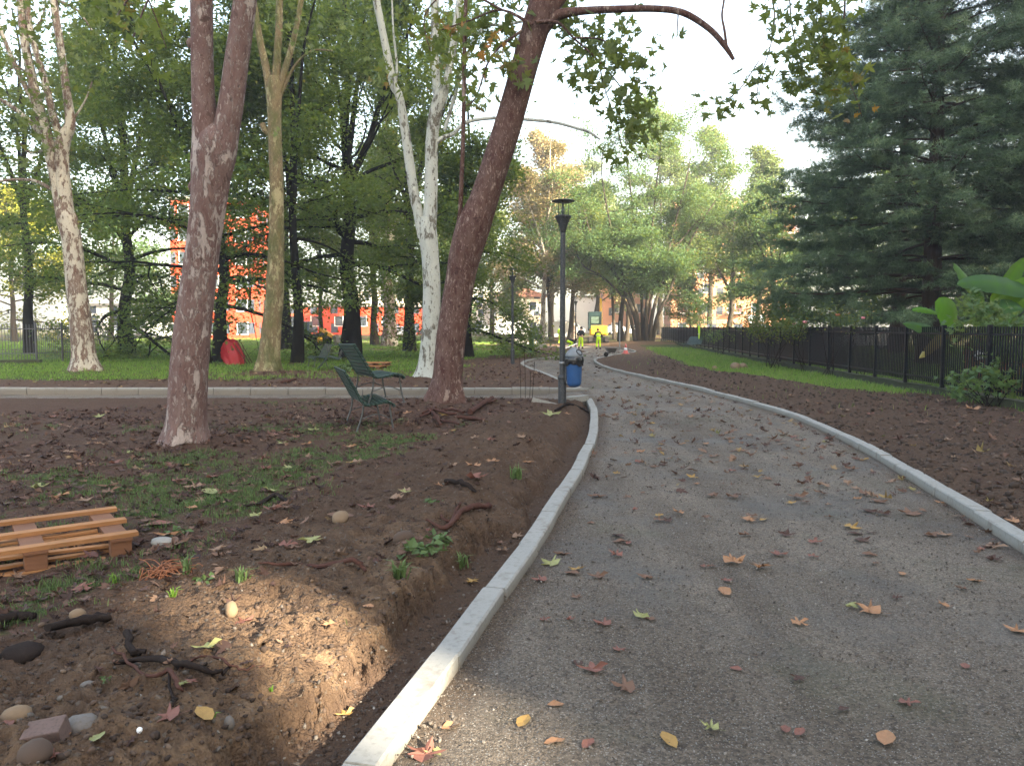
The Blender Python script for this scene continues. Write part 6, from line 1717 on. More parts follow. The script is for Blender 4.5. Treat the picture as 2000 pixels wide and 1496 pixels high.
def blades(name, label, n, r0, r1, a0, a1, h0, h1, w, seed, cond, power=0.5, thr=0.42, far=0.0, bias=0.0, mat='grass'):
    rng = np.random.default_rng(seed)
    x, y = sample_fan(n, r0, r1, a0, a1, rng, power)
    z, g, c, l = ground_all(x, y)
    tuft = fbm(x * 5, y * 5, 301, 3, 0.6)
    keep = (g + 0.42 * tuft + rng.normal(0, 0.10, n) > thr) & cond(x, y)
    x, y, z, g = x[keep], y[keep], z[keep], g[keep]
    m = len(x)
    d = np.hypot(x, y)
    k = 1 + far * d
    hh = rng.uniform(h0, h1, m) * (0.6 + 0.7 * np.clip(tuft[keep] + 0.5, 0, 1)) * (1 + 0.25 * far * d)
    az = rng.uniform(0, 2 * PI, m); ww = w * k * rng.uniform(0.7, 1.3, m)
    lean = rng.uniform(0.15, 0.95, m) * hh
    la = rng.uniform(0, 2 * PI, m)
    bx, by = np.cos(az) * ww / 2, np.sin(az) * ww / 2
    p0 = np.stack([x - bx, y - by, z - 0.006], 1); p1 = np.stack([x + bx, y + by, z - 0.006], 1)
    mx, my = x + np.cos(la) * lean * 0.35, y + np.sin(la) * lean * 0.35
    p2 = np.stack([mx + bx * 0.7, my + by * 0.7, z + hh * 0.6], 1); p3 = np.stack([mx - bx * 0.7, my - by * 0.7, z + hh * 0.6], 1)
    p4 = np.stack([x + np.cos(la) * lean, y + np.sin(la) * lean, z + hh * 0.95], 1)
    V = np.stack([p0, p1, p2, p3, p4], 1).reshape(-1, 3)
    b = (np.arange(m) * 5)[:, None]
    F = np.concatenate([b + np.array([[0, 1, 2]]), b + np.array([[0, 2, 3]]), b + np.array([[3, 2, 4]])], 0)
    t = np.clip(rng.beta(2, 2, m) + bias + 0.2 * tuft[keep], 0, 1)
    o = np_mesh(name, V, F, M[mat], {'tint': np.repeat(t, 5)})
    return tag(o, label, 'grass', kind='stuff')
blades('grass', 'patchy short grass between fallen leaves on the near left', 150000, 3.2, 17.2, -42, 3, 0.018, 0.05, 0.0042, 501, lambda x, y: (y < YN - 0.2) & (x < XL(y) - 0.6), 0.6, 0.50, 0.05, -0.05, mat='grass_dull')
blades('grass', 'bright green strip of grass along the fence wall on the right', 130000, 14, 62, 8, 34, 0.05, 0.11, 0.006, 502, lambda x, y: (x > XR(y) + 0.5) & (x < XF(y) - 0.02), 0.7, 0.40, 0.04, 0.12)
blades('grass', 'green lawn beyond the side path on the left', 210000, 23, 110, -40, 3, 0.04, 0.09, 0.008, 503, lambda x, y: (y > YF + 0.8) & (x < XL(y) - 0.5), 0.75, 0.46, 0.035, 0.0)
blades('grass', 'garden grass behind the black railing', 50000, 15, 70, 20, 46, 0.05, 0.12, 0.008, 504, lambda x, y: x > XF(y) + 0.3, 0.7, 0.42, 0.04, -0.1)
blades('grass', 'grass tufts rooted on the top edge of the mossy wall', 26000, 14, 60, 8, 36, 0.04, 0.12, 0.006, 505, lambda x, y: (np.abs(x - XF(y) + 0.10) < 0.14), 0.7, -1.0, 0.04, -0.05)

# ------------------------------------------------------------------ soil clods, pebbles, gravel, dead-leaf litter (uncountable)
bm = bmesh.new(); bmesh.ops.create_icosphere(bm, subdivisions=1, radius=1.0)
bm.verts.ensure_lookup_table()
ICO_V = np.array([tuple(v.co) for v in bm.verts]); ICO_F = np.array([[v.index for v in f.verts] for f in bm.faces]); bm.free()
_r = np.random.default_rng(5)
ICO_V = ICO_V * _r.uniform(0.72, 1.2, (len(ICO_V), 1))
bm = bmesh.new(); bmesh.ops.create_icosphere(bm, subdivisions=2, radius=1.0)
ICO2_V = np.array([tuple(v.co) for v in bm.verts]); ICO2_F = np.array([[v.index for v in f.verts] for f in bm.faces]); bm.free()

def bits(name, label, cat, n, r0, r1, a0, a1, s0, s1, mat, seed, cond, power=0.6, sink=0.35, flat=0.7, tint=(1.5, 2.2), smooth=False, zfun=None, far=0.0):
    rng = np.random.default_rng(seed)
    x, y = sample_fan(n, r0, r1, a0, a1, rng, power)
    z, g, c, l = ground_all(x, y)
    keep = cond(x, y, g)
    x, y, z = x[keep], y[keep], z[keep]
    if zfun is not None: z = zfun(x, y)
    m = len(x)
    s = (s0 * (s1 / s0) ** (rng.uniform(0, 1, m) ** 2.2)) * (1 + far * np.hypot(x, y))
    sc = s[:, None] * rng.uniform(0.65, 1.25, (m, 3)) * np.array((1, 1, flat))
    V, F = scatter_template(ICO_V, ICO_F, np.stack([x, y, z + s * (flat - sink)], 1), rot_random(m, rng, 0.5), sc)
    t = np.repeat(rng.beta(tint[0], tint[1], m), len(ICO_V))
    o = np_mesh(name, V, F, mat, {'tint': t}, smooth=smooth)
    return tag(o, label, cat, kind='stuff')
lbank = lambda x, y: (y < YN - 0.2) & (x < XL(y) - 0.16)
bits('soil_clods', 'crumbly soil clods on the torn bank left of the path', 'soil', 26000, 1.6, 15, -44, 6, 0.003, 0.020, M['clod'], 601, lambda x, y, g: lbank(x, y) & (g < 0.35) & (x > XL(y) - 3.4), 0.8, sink=0.5, smooth=True)
bits('soil_clods', 'dark crumbly clods of the dug strip right of the path', 'soil', 14000, 5, 45, 10, 42, 0.010, 0.045, M['clod'], 602, lambda x, y, g: (x > XR(y) + 0.10) & (x < XF(y) - 0.3) & (g < 0.4), 0.75, sink=0.45, smooth=True, tint=(1.2, 2.6), far=0.015)
bits('pebbles', 'small pale pebbles mixed in the bank soil', 'pebbles', 2400, 1.6, 12, -44, 6, 0.004, 0.016, M['rock'], 603, lambda x, y, g: lbank(x, y) & (g < 0.4) & (x > XL(y) - 3.0), 0.85, smooth=True, tint=(1.3, 2.6))
inpath = lambda x, y, g: (x > XL(y) + 0.01) & (x < XR(y) - 0.01)
bits('gravel', 'loose grit and small stones on the compacted path', 'gravel', 26000, 1.8, 16, -20, 42, 0.0028, 0.0085, M['rock'], 604, inpath, 0.62, 0.45, 0.75, (1.6, 2.2), zfun=lambda x, y: 0.012 + 0 * x, far=0.05)
bits('gravel', 'coarser grit gathered in the trench beside the kerb', 'gravel', 9000, 1.6, 14, -30, 8, 0.003, 0.010, M['rock'], 605, lambda x, y, g: (x < XL(y) - 0.15) & (x > XL(y) - 0.55) & (y < 14), 0.75, tint=(1.4, 2.0))
bits('gravel', 'coarse grit banked against the path side of the left kerb', 'gravel', 6000, 1.6, 12, -20, 10, 0.004, 0.013, M['rock'], 606, lambda x, y, g: (x > XL(y) + 0.005) & (x < XL(y) + 0.22), 0.8, tint=(1.6, 2.0), zfun=lambda x, y: 0.014 + 0.03 * np.clip(1 - (x - XL(y)) / 0.15, 0, 1) ** 2)

def pz_at(x, y): return 0.016
def litter(name, label, n, r0, r1, a0, a1, size, seed, cond, power=0.6, zf=None, bias=0.0, far=0.0, tilt=0.32):
    rng = np.random.default_rng(seed)
    x, y = sample_fan(n, r0, r1, a0, a1, rng, power)
    z, g, c, l = ground_all(x, y)
    keep = cond(x, y, l, rng.uniform(0, 1, n))
    x, y, z = x[keep], y[keep], z[keep]
    if zf is not None: z = zf(x, y)
    m = len(x)
    s = size * rng.uniform(0.45, 1.2, m) * (1 + far * np.hypot(x, y))
    T = STAR_T.copy(); T[:, 2] *= 1.7; T[:, 1] -= 0.36
    curl = rng.uniform(-0.5, 2.8, m)
    sc = np.stack([s * rng.uniform(0.6, 1, m), s, s * curl], 1)
    V, F = scatter_template(T, STAR_F, np.stack([x, y, z + 0.012 + 0.10 * s * np.abs(curl) * 0.3], 1), rot_random(m, rng, tilt), sc)
    t = np.clip(rng.beta(1.6, 2.6, m) + bias, 0, 1)
    o = np_mesh(name, V, F, M['litter'], {'tint': np.repeat(t, len(T))})
    return tag(o, label, 'fallen leaves', kind='stuff')
litter('leaf_litter', 'carpet of small dead brown leaves over the near left ground', 13000, 2.5, 17, -44, 3, 0.066, 701, lambda x, y, l, u: (y < YN - 0.2) & (x < XL(y) - 0.25) & (u < 0.9 * l) & (x < XL(y) - 0.7), 0.62, far=0.03, bias=-0.05)
litter('leaf_litter', 'dead leaves under the trees beyond the side path', 9000, 20.6, 60, -38, 4, 0.13, 702, lambda x, y, l, u: (y > YF + 0.2) & (x < XL(y) - 0.2) & (u < 0.03 + 0.9 * l), 0.8, bias=0.08)
litter('leaf_litter', 'scattered dead leaves on the dark soil right of the path', 2600, 6, 50, 10, 44, 0.12, 703, lambda x, y, l, u: (x > XR(y) + 0.2) & (x < XF(y) - 0.2) & (u < 0.2 + 0.9 * l), 0.7, bias=0.1)
litter('leaf_litter', 'many small dead leaves far along the path', 2200, 8, 60, -8, 30, 0.10, 704, lambda x, y, l, u: (x > XL(y) + 0.1) & (x < XR(y) - 0.1), 0.75, zf=lambda x, y: 0.012 + 0 * x, bias=0.16, far=0.012)

bits('soil_crumbs', 'soil crumbs spilled over the top of the right kerb', 'soil', 2600, 4, 22, 8, 44, 0.005, 0.022, M['clod'], 607, lambda x, y, g: (x > XR(y) + 0.02 + 0.10 * vnoise(x * 2.2, y * 2.2, 5)) & (x < XR(y) + 0.17), 0.8, zfun=lambda x, y: 0.104 + 0 * x, smooth=True)
litter('leaf_litter', 'dead leaves drifted against both kerbs of the path', 2600, 5, 45, -8, 40, 0.095, 705, lambda x, y, l, u: ((x > XR(y) - 0.55 * u) & (x < XR(y) - 0.02)) | ((x > XL(y) + 0.02) & (x < XL(y) + 0.3 * u) & (y > 9)), 0.75, zf=lambda x, y: 0.014 + 0 * x, bias=0.12)
# ------------------------------------------------------------------ single fallen leaves, the conspicuous ones where the photograph has them
LV = {}
def leaf_mesh(kind, tint, seed):
    k = (kind, tint, seed)
    if k in LV: return LV[k]
    rng = np.random.default_rng(seed * 7 + 3)
    if kind == 'star':
        T = STAR_T.copy(); T[:, 1] -= 0.36
        ax = rng.uniform(0, 6.28); u = T[:, 0] * math.cos(ax) + T[:, 1] * math.sin(ax); w_ = -T[:, 0] * math.sin(ax) + T[:, 1] * math.cos(ax)
        T[:, 2] = 0.55 * u * u * rng.uniform(0.2, 1.2) + 0.22 * w_ * w_ * rng.uniform(-0.6, 1.2) + 0.06 * rng.normal(0, 1, len(T)); F = STAR_F
        T[:, 2] -= T[:, 2].min()
        st = np.array([(-0.012, -0.36, 0.03), (0.012, -0.36, 0.03), (0.05, -0.78, 0.10), (0.03, -0.80, 0.10)]); n0 = len(T)
        T = np.concatenate([T, st]); F = np.concatenate([F, np.array([[n0, n0 + 1, n0 + 2], [n0, n0 + 2, n0 + 3]])])
    else:
        P = [(0, -0.5), (0.2, -0.3), (0.30, 0.0), (0.22, 0.3), (0, 0.55), (-0.22, 0.3), (-0.30, 0.0), (-0.2, -0.3)]
        T = np.array([(0, 0, 0.0)] + [(a, b_, 0.9 * a * a * rng.uniform(0.4, 2) + 0.15 * b_ * b_) for a, b_ in P]); F = np.array([(0, i + 1, (i + 1) % 8 + 1) for i in range(8)])
    mats_ = {'brown': 0.62, 'orange': 0.72, 'dark': 0.30, 'yellow': 0.0, 'green': 0.0, 'pale': 0.80, 'red': 0.5}
    o = np_mesh('fallen_leaf', T, F, M[{'yellow': 'lf_yellow', 'green': 'lf_green', 'red': 'lf_red', 'orange': 'lf_orange'}.get(tint, 'litter')], {'tint': np.full(len(T), mats_[tint])})
    me = o.data; bpy.data.objects.remove(o)
    LV[k] = me
    return me
M['lf_yellow'] = simple('ochre_leaf', (0.27, 0.165, 0.05), 0.7, var=0.35, scale=5, bumps=0.2, dirt=(0.22, 0.10, 0.04))
M['lf_green'] = simple('yellow_green_leaf', (0.20, 0.21, 0.085), 0.65, var=0.35, scale=5, bumps=0.2, dirt=(0.24, 0.17, 0.06))
M['lf_red'] = simple('rust_leaf', (0.15, 0.062, 0.045), 0.7, var=0.35, scale=5, bumps=0.2, dirt=(0.13, 0.05, 0.04))
M['lf_orange'] = simple('orange_brown_leaf', (0.26, 0.135, 0.070), 0.7, var=0.3, scale=5, bumps=0.2, dirt=(0.20, 0.085, 0.04))
GRP = {}
def put_leaf(px, py, wpx, tint, zone, kind='star', label=None, rng=random.Random(99)):
    if zone == 'path':
        p = gp(px, py, 0.014)
    elif zone == 'kerb': p = gp(px, py, KT + 0.004)
    else: p = on_ground(px, py, 0.012)
    s = wpx * p.y / FPX * (0.80 if kind == 'star' else 1.5)
    return leaf_obj(p, s, tint, zone, kind, label, rng)
ADJ = {'brown': 'dry brown', 'orange': 'orange-brown', 'dark': 'dark shrivelled', 'yellow': 'ochre yellow', 'green': 'yellow-green', 'pale': 'pale beige', 'red': 'rust red'}
PLACE = {'path': 'lying on the grey gravel path', 'bank': 'lying on the torn soil bank', 'grass': 'lying in the patchy left grass', 'soil': 'lying on the dug soil right of the path', 'trench': 'lying in the trench beside the kerb'}
def leaf_obj(p, s, tint, zone, kind, label, rng):
    o = bpy.data.objects.new('fallen_leaf', leaf_mesh(kind, tint, rng.randrange(4)))
    col.objects.link(o)
    o.location = p; o.scale = (s, s, s * rng.uniform(0.7, 1.25))
    o.rotation_euler = (rng.uniform(-0.14, 0.14), rng.uniform(-0.14, 0.14), rng.uniform(0, 6.28))
    lab = label or f"{ADJ[tint]} fallen {'plane' if kind == 'star' else 'oval'} leaf {PLACE[zone]}"
    return tag(o, lab, 'fallen leaf', None if label else f"{ADJ[tint]} {'plane' if kind == 'star' else 'oval'} leaves {PLACE[zone]}")
for px, py, w_, t, k, lb in [
    (1700, 1192, 62, 'orange', 'star', 'big pinkish-orange plane leaf touching a greenish one on the right of the path'), (1665, 1184, 34, 'green', 'star', 'greenish plane leaf overlapping a big orange one on the path'), (1560, 1216, 42, 'orange', 'star', 'orange-beige leaf lying alone in the middle of the path'),
    (1486, 1108, 46, 'orange', 'star', 'upright curled orange leaf in the middle of the path'), (1415, 1155, 28, 'orange', 'oval', None), (1158, 1310, 58, 'red', 'star', 'large rust-brown leaf near the kerb in the near path'), (1128, 1294, 24, 'dark', 'oval', None), (1222, 1342, 60, 'brown', 'star', None),
    (1180, 1218, 44, 'red', 'star', None), (1208, 1268, 34, 'red', 'star', None), (1113, 1210, 22, 'red', 'star', None), (1062, 1210, 26, 'red', 'star', None), (1250, 1204, 40, 'green', 'star', 'mottled yellow-green leaf with a brown edge on the path'), (1270, 1208, 28, 'brown', 'star', None),
    (1078, 1100, 48, 'green', 'star', 'flat pale yellow-green leaf close to the left kerb'), (1124, 1166, 28, 'brown', 'star', None), (1325, 1002, 30, 'orange', 'star', None), (1460, 1015, 36, 'orange', 'star', None), (1466, 1008, 28, 'brown', 'star', None), (1491, 1015, 15, 'yellow', 'oval', None),
    (1457, 1045, 34, 'brown', 'star', None), (1284, 1015, 28, 'brown', 'star', None), (1262, 1127, 36, 'brown', 'star', None), (1375, 1106, 20, 'red', 'star', None), (1392, 1105, 18, 'brown', 'star', None), (1590, 1058, 30, 'red', 'star', None), (1604, 963, 28, 'brown', 'star', None),
    (1545, 982, 22, 'yellow', 'star', None), (1672, 975, 22, 'orange', 'star', None), (1570, 980, 24, 'brown', 'star', None), (1780, 1003, 46, 'brown', 'star', None), (1815, 1045, 30, 'brown', 'star', None), (1838, 982, 26, 'orange', 'star', 'upright orange leaf against the right kerb'), (1940, 1068, 46, 'pale', 'star', 'pale leaf resting by the base of the right kerb'),
    (1916, 1072, 22, 'red', 'star', None), (1940, 1094, 36, 'dark', 'star', None), (1710, 1100, 20, 'brown', 'star', None), (1762, 1120, 17, 'orange', 'oval', None), (1845, 1182, 30, 'orange', 'star', 'standing curled orange leaf at the right of the near path'), (1880, 1150, 28, 'brown', 'star', None), (1750, 1167, 24, 'dark', 'star', None),
    (1985, 1234, 46, 'orange', 'star', 'orange-beige leaf cut by the right edge of the path'), (1770, 1372, 50, 'red', 'star', 'dark rust leaf with lifted lobes on the near right path'), (1390, 1422, 46, 'green', 'star', 'frayed pale yellow leaf on the nearest path'), (1306, 1444, 36, 'yellow', 'oval', 'ochre oval leaf on the nearest path'), (1730, 1440, 42, 'orange', 'oval', 'curved orange oval leaf on the near right path'),
    (1562, 1428, 22, 'red', 'oval', None), (1534, 1424, 24, 'red', 'oval', None), (1438, 1306, 18, 'red', 'oval', None), (1560, 1325, 34, 'dark', 'star', None), (1648, 1384, 20, 'dark', 'oval', None), (1086, 1376, 24, 'orange', 'oval', None), (1022, 1408, 32, 'yellow', 'oval', None), (1082, 1448, 30, 'orange', 'oval', None),
    (1148, 1452, 26, 'red', 'oval', None), (882, 1418, 32, 'orange', 'oval', 'bright orange oval leaf in the sunlit grit by the kerb'), (830, 1478, 78, 'red', 'star', 'big rust and green leaf at the bottom edge beside the kerb'), (850, 1470, 44, 'green', 'star', None), (1205, 925, 18, 'yellow', 'star', None), (1290, 880, 22, 'brown', 'star', None), (1330, 868, 18, 'orange', 'star', None),
    (1395, 905, 20, 'brown', 'star', None), (1500, 935, 22, 'brown', 'star', None), (1360, 945, 18, 'orange', 'star', None), (1240, 995, 16, 'red', 'star', None), (1228, 1060, 14, 'red', 'oval', None), (1420, 860, 18, 'brown', 'star', None), (1450, 880, 16, 'orange', 'star', None), (1380, 1010, 20, 'brown', 'star', None), (1620, 1010, 22, 'brown', 'star', None), (1700, 1040, 20, 'dark', 'star', None), (1885, 1300, 20, 'red', 'oval', None)]:
    put_leaf(px, py, w_, t, 'path', k, lb)
for px, py, w_, t, k, z_, lb in [
    (608, 1060, 46, 'green', 'star', 'bank', 'fresh green plane leaf lying on the brown bank'), (405, 1275, 52, 'green', 'star', 'bank', 'green plane leaf in the dark hollow of the soil bank'), (475, 1222, 48, 'red', 'star', 'bank', 'upright pinkish-brown leaf in the bank hollow'), (645, 1222, 40, 'orange', 'star', 'bank', 'orange leaf in the sunlit part of the bank'),
    (330, 1395, 66, 'red', 'star', 'bank', 'wide purple-brown leaf among the stones at the bottom left'), (400, 1398, 38, 'yellow', 'oval', 'bank', 'ochre oval leaf beside a tiny green sprout at the bottom left'), (116, 1447, 30, 'orange', 'oval', 'bank', 'orange oval leaf leaning on a clod at the bottom left'), (190, 1450, 34, 'green', 'oval', 'bank', 'narrow olive leaf on dark soil at the bottom left'), (15, 1422, 28, 'red', 'oval', 'bank', None), (100, 1485, 46, 'red', 'star', 'bank', 'dark red leaf at the bottom left edge'),
    (355, 1335, 32, 'green', 'star', 'bank', None), (372, 1330, 32, 'red', 'star', 'bank', None), (676, 1402, 36, 'yellow', 'star', 'trench', 'ochre leaf lying in the dark trench at the bottom'), (922, 1140, 34, 'yellow', 'star', 'trench', 'bright yellow leaf curled in the trench beside the kerb'), (982, 1050, 28, 'pale', 'star', 'trench', None), (1010, 1035, 30, 'pale', 'star', 'trench', None), (975, 1062, 22, 'brown', 'star', 'trench', None),
    (928, 932, 46, 'red', 'star', 'bank', 'flat rust-red leaf in the middle of the dark bank'), (862, 952, 30, 'orange', 'star', 'bank', None), (868, 812, 22, 'yellow', 'star', 'bank', None), (1075, 812, 40, 'green', 'star', 'bank', 'large yellow-green leaf on soil near the lamp post foot'), (1108, 810, 16, 'orange', 'star', 'bank', None), (1018, 858, 24, 'pale', 'star', 'bank', None), (890, 843, 16, 'yellow', 'oval', 'bank', None), (1030, 898, 26, 'orange', 'star', 'bank', None),
    (835, 1040, 20, 'red', 'star', 'bank', None), (845, 1120, 28, 'brown', 'star', 'bank', None), (735, 1100, 24, 'dark', 'star', 'bank', None), (720, 1185, 18, 'orange', 'oval', 'bank', None), (560, 992, 34, 'brown', 'star', 'bank', None), (665, 1010, 36, 'brown', 'oval', 'bank', None), (700, 905, 34, 'pale', 'star', 'grass', None), (684, 908, 16, 'yellow', 'star', 'grass', None),
    (75, 955, 40, 'green', 'star', 'grass', 'pale yellow-green leaf in grass behind the front pallet'), (410, 963, 38, 'green', 'oval', 'grass', 'folded green and orange leaf on grass right of the front trunk'), (530, 962, 34, 'green', 'star', 'grass', None), (415, 935, 28, 'red', 'star', 'grass', None), (370, 911, 16, 'yellow', 'oval', 'grass', None), (210, 952, 38, 'brown', 'star', 'grass', None), (115, 975, 44, 'orange', 'star', 'grass', None), (165, 980, 32, 'pale', 'star', 'grass', None),
    (308, 1027, 40, 'red', 'oval', 'grass', 'bright rust folded leaf right of the front pallet'), (160, 1155, 50, 'red', 'star', 'grass', 'dark red curled leaf in front of the front pallet'), (60, 1140, 44, 'dark', 'star', 'grass', None), (190, 868, 20, 'orange', 'star', 'grass', None), (240, 1000, 30, 'brown', 'star', 'grass', None), (25, 975, 36, 'dark', 'star', 'grass', None), (600, 870, 22, 'orange', 'star', 'grass', None), (560, 905, 24, 'brown', 'star', 'grass', None), (650, 840, 22, 'brown', 'star', 'grass', None), (604, 776, 12, 'yellow', 'star', 'grass', None),
    (1735, 965, 34, 'pale', 'star', 'soil', None), (1650, 800, 24, 'pale', 'star', 'soil', None), (1600, 790, 18, 'orange', 'star', 'soil', None), (1545, 775, 18, 'pale', 'star', 'soil', None), (1900, 800, 34, 'orange', 'star', 'soil', None), (1960, 820, 30, 'brown', 'star', 'soil', None), (1700, 810, 20, 'red', 'star', 'soil', None), (1980, 1020, 30, 'orange', 'star', 'soil', 'orange leaf on dark soil just above the right kerb'), (1800, 830, 26, 'brown', 'star', 'soil', None), (1850, 860, 24, 'pale', 'star', 'soil', None)]:
    put_leaf(px, py, w_, t, z_, k, lb)
rr = random.Random(31)
for i in range(105):
    y_ = 5.0 * (4.6 ** rr.random()); x_ = rr.uniform(float(XL(y_)) + 0.15, float(XR(y_)) - 0.15)
    if abs(x_) > 0.64 * y_ + 0.3: continue
    leaf_obj(Vector((x_, y_, 0.014)), rr.uniform(0.07, 0.16), rr.choice(['brown', 'brown', 'orange', 'dark', 'red', 'brown', 'pale', 'yellow']), 'path', 'star' if rr.random() < 0.75 else 'oval', None, rr)
for i in range(60):
    y_ = 5.0 * (3.0 ** rr.random()); x_ = rr.uniform(-0.62 * y_, float(XL(y_)) - 0.7)
    leaf_obj(Vector((x_, y_, gz(x_, y_) + 0.02)), rr.uniform(0.08, 0.17), rr.choice(['brown', 'brown', 'orange', 'dark', 'red', 'red', 'pale', 'green']), 'grass' if x_ < XL(y_) - 2.4 else 'bank', 'star', None, rr)

# ------------------------------------------------------------------ stones, roots, sticks and sprouts on the bank
def stone(px, py, wpx, hpx, mat, label, seed, flat=0.8, cat='stone', name='stone', sink=0.25):
    p = on_ground(px, py)
    s = wpx * p.y / FPX / 2; hh = hpx * p.y / FPX / 2
    rng = np.random.default_rng(seed)
    V = ICO2_V.copy()
    n_ = sum(np.sin((V @ rng.normal(0, 1, 3)) * f + rng.uniform(0, 6)) / f for f in (1.5, 2.5, 4, 7))
    V = V * (1 + 0.13 * n_[:, None]) * np.array((s, s * 0.85, hh))
    o = np_mesh(name, V, ICO2_F, mat, {'tint': np.full(len(V), 0.6)}, smooth=True)
    o.location = p + Vector((0, 0, hh * (1 - 2 * sink))); o.rotation_euler = (0, 0, rng.uniform(0, 6))
    return tag(o, label, cat)
stone(34, 1410, 62, 40, M['haystone'], 'tan rounded stone at the bottom left corner', 1)
stone(162, 1412, 72, 40, M['greystone'], 'wide grey stone at the bottom left', 2)
stone(472, 1450, 42, 28, M['greystone'], 'smooth grey stone near the sunlit bank edge', 3)
stone(273, 1433, 13, 14, M['white'], 'tiny white pebble on dark soil at the bottom left', 4)
stone(70, 1480, 78, 50, M['clod'], 'big dark mud lump at the bottom left edge', 5, cat='soil lump', name='soil_lump')
stone(42, 1283, 84, 44, M['root_dark'], 'dark rounded lump below the front pallet', 6, cat='soil lump', name='soil_lump')
stone(152, 1210, 32, 24, M['haystone'], 'small tan stone left on the bank below the front pallet', 7)
stone(452, 1198, 30, 34, M['haystone'], 'tan clay lump beside the tangle of torn roots', 8, cat='soil lump', name='soil_lump')
stone(665, 1018, 44, 26, M['haystone'], 'fibrous tan clump on top of the bank', 9, cat='soil lump', name='soil_lump')
stone(790, 1052, 48, 38, M['clod'], 'round brown clod near the red root on the bank', 10, cat='soil lump', name='soil_lump')
stone(170, 1342, 26, 14, M['greystone'], 'small flat grey stone above the wide one at the bottom left', 11)
stone(448, 1420, 22, 30, M['greystone'], 'small upright grey stone beside the green sprout', 12)
stone(1165, 1453, 12, 12, M['white'], 'small white pebble on the nearest part of the path', 13)
stone(1205, 763, 20, 9, M['root_dark'], 'dark flat stone lying on the path near the junction', 14)
p = on_ground(90, 1432)
mb = MB(); mb.box((0, 0, 0), (0.125, 0.09, 0.075), bev=0.006); o = mb.build('brick', M['brick'], None, local=True); o.location = p + Vector((0, 0, 0.02)); o.rotation_euler = (R(12), R(-8), R(10)); tag(o, 'muddy broken brick between two stones at the bottom left', 'brick')
p = on_ground(317, 1063)
mb = MB(); mb.lathe([(0.01, -0.02), (0.068, -0.02), (0.072, 0.0), (0.066, 0.015), (0.01, 0.018)], n=18); o = mb.build('wood_disc', M['slab'], None, local=True); o.location = p + Vector((0, 0, 0.02)); o.rotation_euler = (R(8), R(4), 0); o.scale = (1.1, 0.9, 1); tag(o, 'flat round sawn disc lying beside the front pallet', 'wood disc')
for i, (px, py, w_) in enumerate(((1396, 722, 14), (1436, 722, 26), (1452, 720, 18))):
    stone(px, py, w_ * 0.9, w_ * 0.8, M['haystone'], ['single tan lump of earth on the grass edge right of the path', 'largest of the tan earth lumps on the right grass edge', 'rightmost tan earth lump on the grass edge'][i], 20 + i, cat='soil lump', name='soil_lump')

def rootobj(px, mat, label, name='torn_root', cat='root', lift=0.02, group=None, n=7):
    pts = []; rad = []
    for x, y, w_ in px:
        q_ = on_ground(x, y, lift + w_ * 0.004 * 0.3); pts.append(q_); rad.append(w_ * q_.y / FPX / 2 * 0.78)
    pts, rad = catr(pts, rad, 5)
    rg = random.Random(int(px[0][0]))
    for q_ in pts: q_ += Vector((rg.gauss(0, 0.006), rg.gauss(0, 0.006), rg.gauss(0, 0.004)))
    base = pts[0].copy()
    mb = MB(); mb.tube([q_ - base for q_ in pts], rad, n, jit=0.2, rng=rg)
    o = mb.build(name, mat, None, local=True); o.location = base
    return tag(o, label, cat, group)
rootobj([(835, 1012, 6), (870, 1016, 12), (905, 1008, 15), (935, 998, 16), (955, 1000, 13)], M['root'], 'thick red torn root with a bright cut end on the bank near the trench')
rootobj([(860, 1020, 6), (880, 1028, 8), (900, 1034, 7)], M['root'], 'short red side root below the thick one')
rootobj([(508, 1113, 5), (560, 1108, 10), (620, 1111, 12), (690, 1109, 14), (715, 1113, 9)], M['root'], 'long red-brown root lying along the top of the clay bank')
rootobj([(215, 1275, 6), (245, 1300, 8), (290, 1322, 9), (330, 1340, 12), (350, 1365, 10), (358, 1372, 6)], M['root'], 'reddish root curving down the dark bank at the bottom left')
rootobj([(225, 1305, 10), (300, 1304, 18), (360, 1312, 18), (420, 1306, 12), (450, 1300, 7)], M['root_dark'], 'dark thick root crossing the hollow of the bank')
rootobj([(350, 1298, 5), (400, 1290, 7), (440, 1302, 7), (475, 1318, 5), (520, 1315, 3)], M['root'], 'thin red root above the dark one in the bank hollow')
rootobj([(330, 1340, 7), (338, 1370, 7), (345, 1388, 5)], M['root_dark'], 'short forked root end pointing down at the bottom left')
rootobj([(95, 1245, 22), (150, 1232, 24), (215, 1208, 22)], M['root_dark'], 'blackened piece of wood on the bank below the front pallet', name='wood_piece', cat='wood')
rootobj([(0, 1225, 26), (40, 1218, 22), (70, 1210, 14)], M['root_dark'], 'blackened piece of wood at the left edge', name='wood_piece', cat='wood')
rootobj([(245, 1250, 20), (262, 1275, 20), (282, 1290, 14)], M['root_dark'], 'dark bark strip standing in the bottom left bank', name='wood_piece', cat='wood')
rootobj([(480, 1000, 6), (510, 990, 10), (540, 975, 12), (560, 985, 8)], M['root_dark'], 'grey dead root poking from the top of the bank beside the grass')
rootobj([(870, 956, 12), (905, 960, 14), (930, 966, 8)], M['root_dark'], 'flat dark strip of bark beside an orange leaf on the bank', name='wood_piece', cat='wood')
tangle = [[(918, 812, 14), (935, 800, 14), (952, 790, 12), (962, 782, 8)], [(895, 822, 9), (925, 824, 10), (945, 826, 6)], [(838, 805, 7), (850, 818, 10), (860, 836, 8)], [(826, 812, 6), (845, 806, 8), (870, 812, 8), (890, 818, 6)], [(820, 820, 5), (838, 812, 7), (850, 800, 5)], [(845, 822, 6), (870, 830, 7), (895, 834, 5)], [(862, 808, 6), (885, 806, 7), (905, 812, 8)], [(948, 792, 6), (970, 786, 4)]]
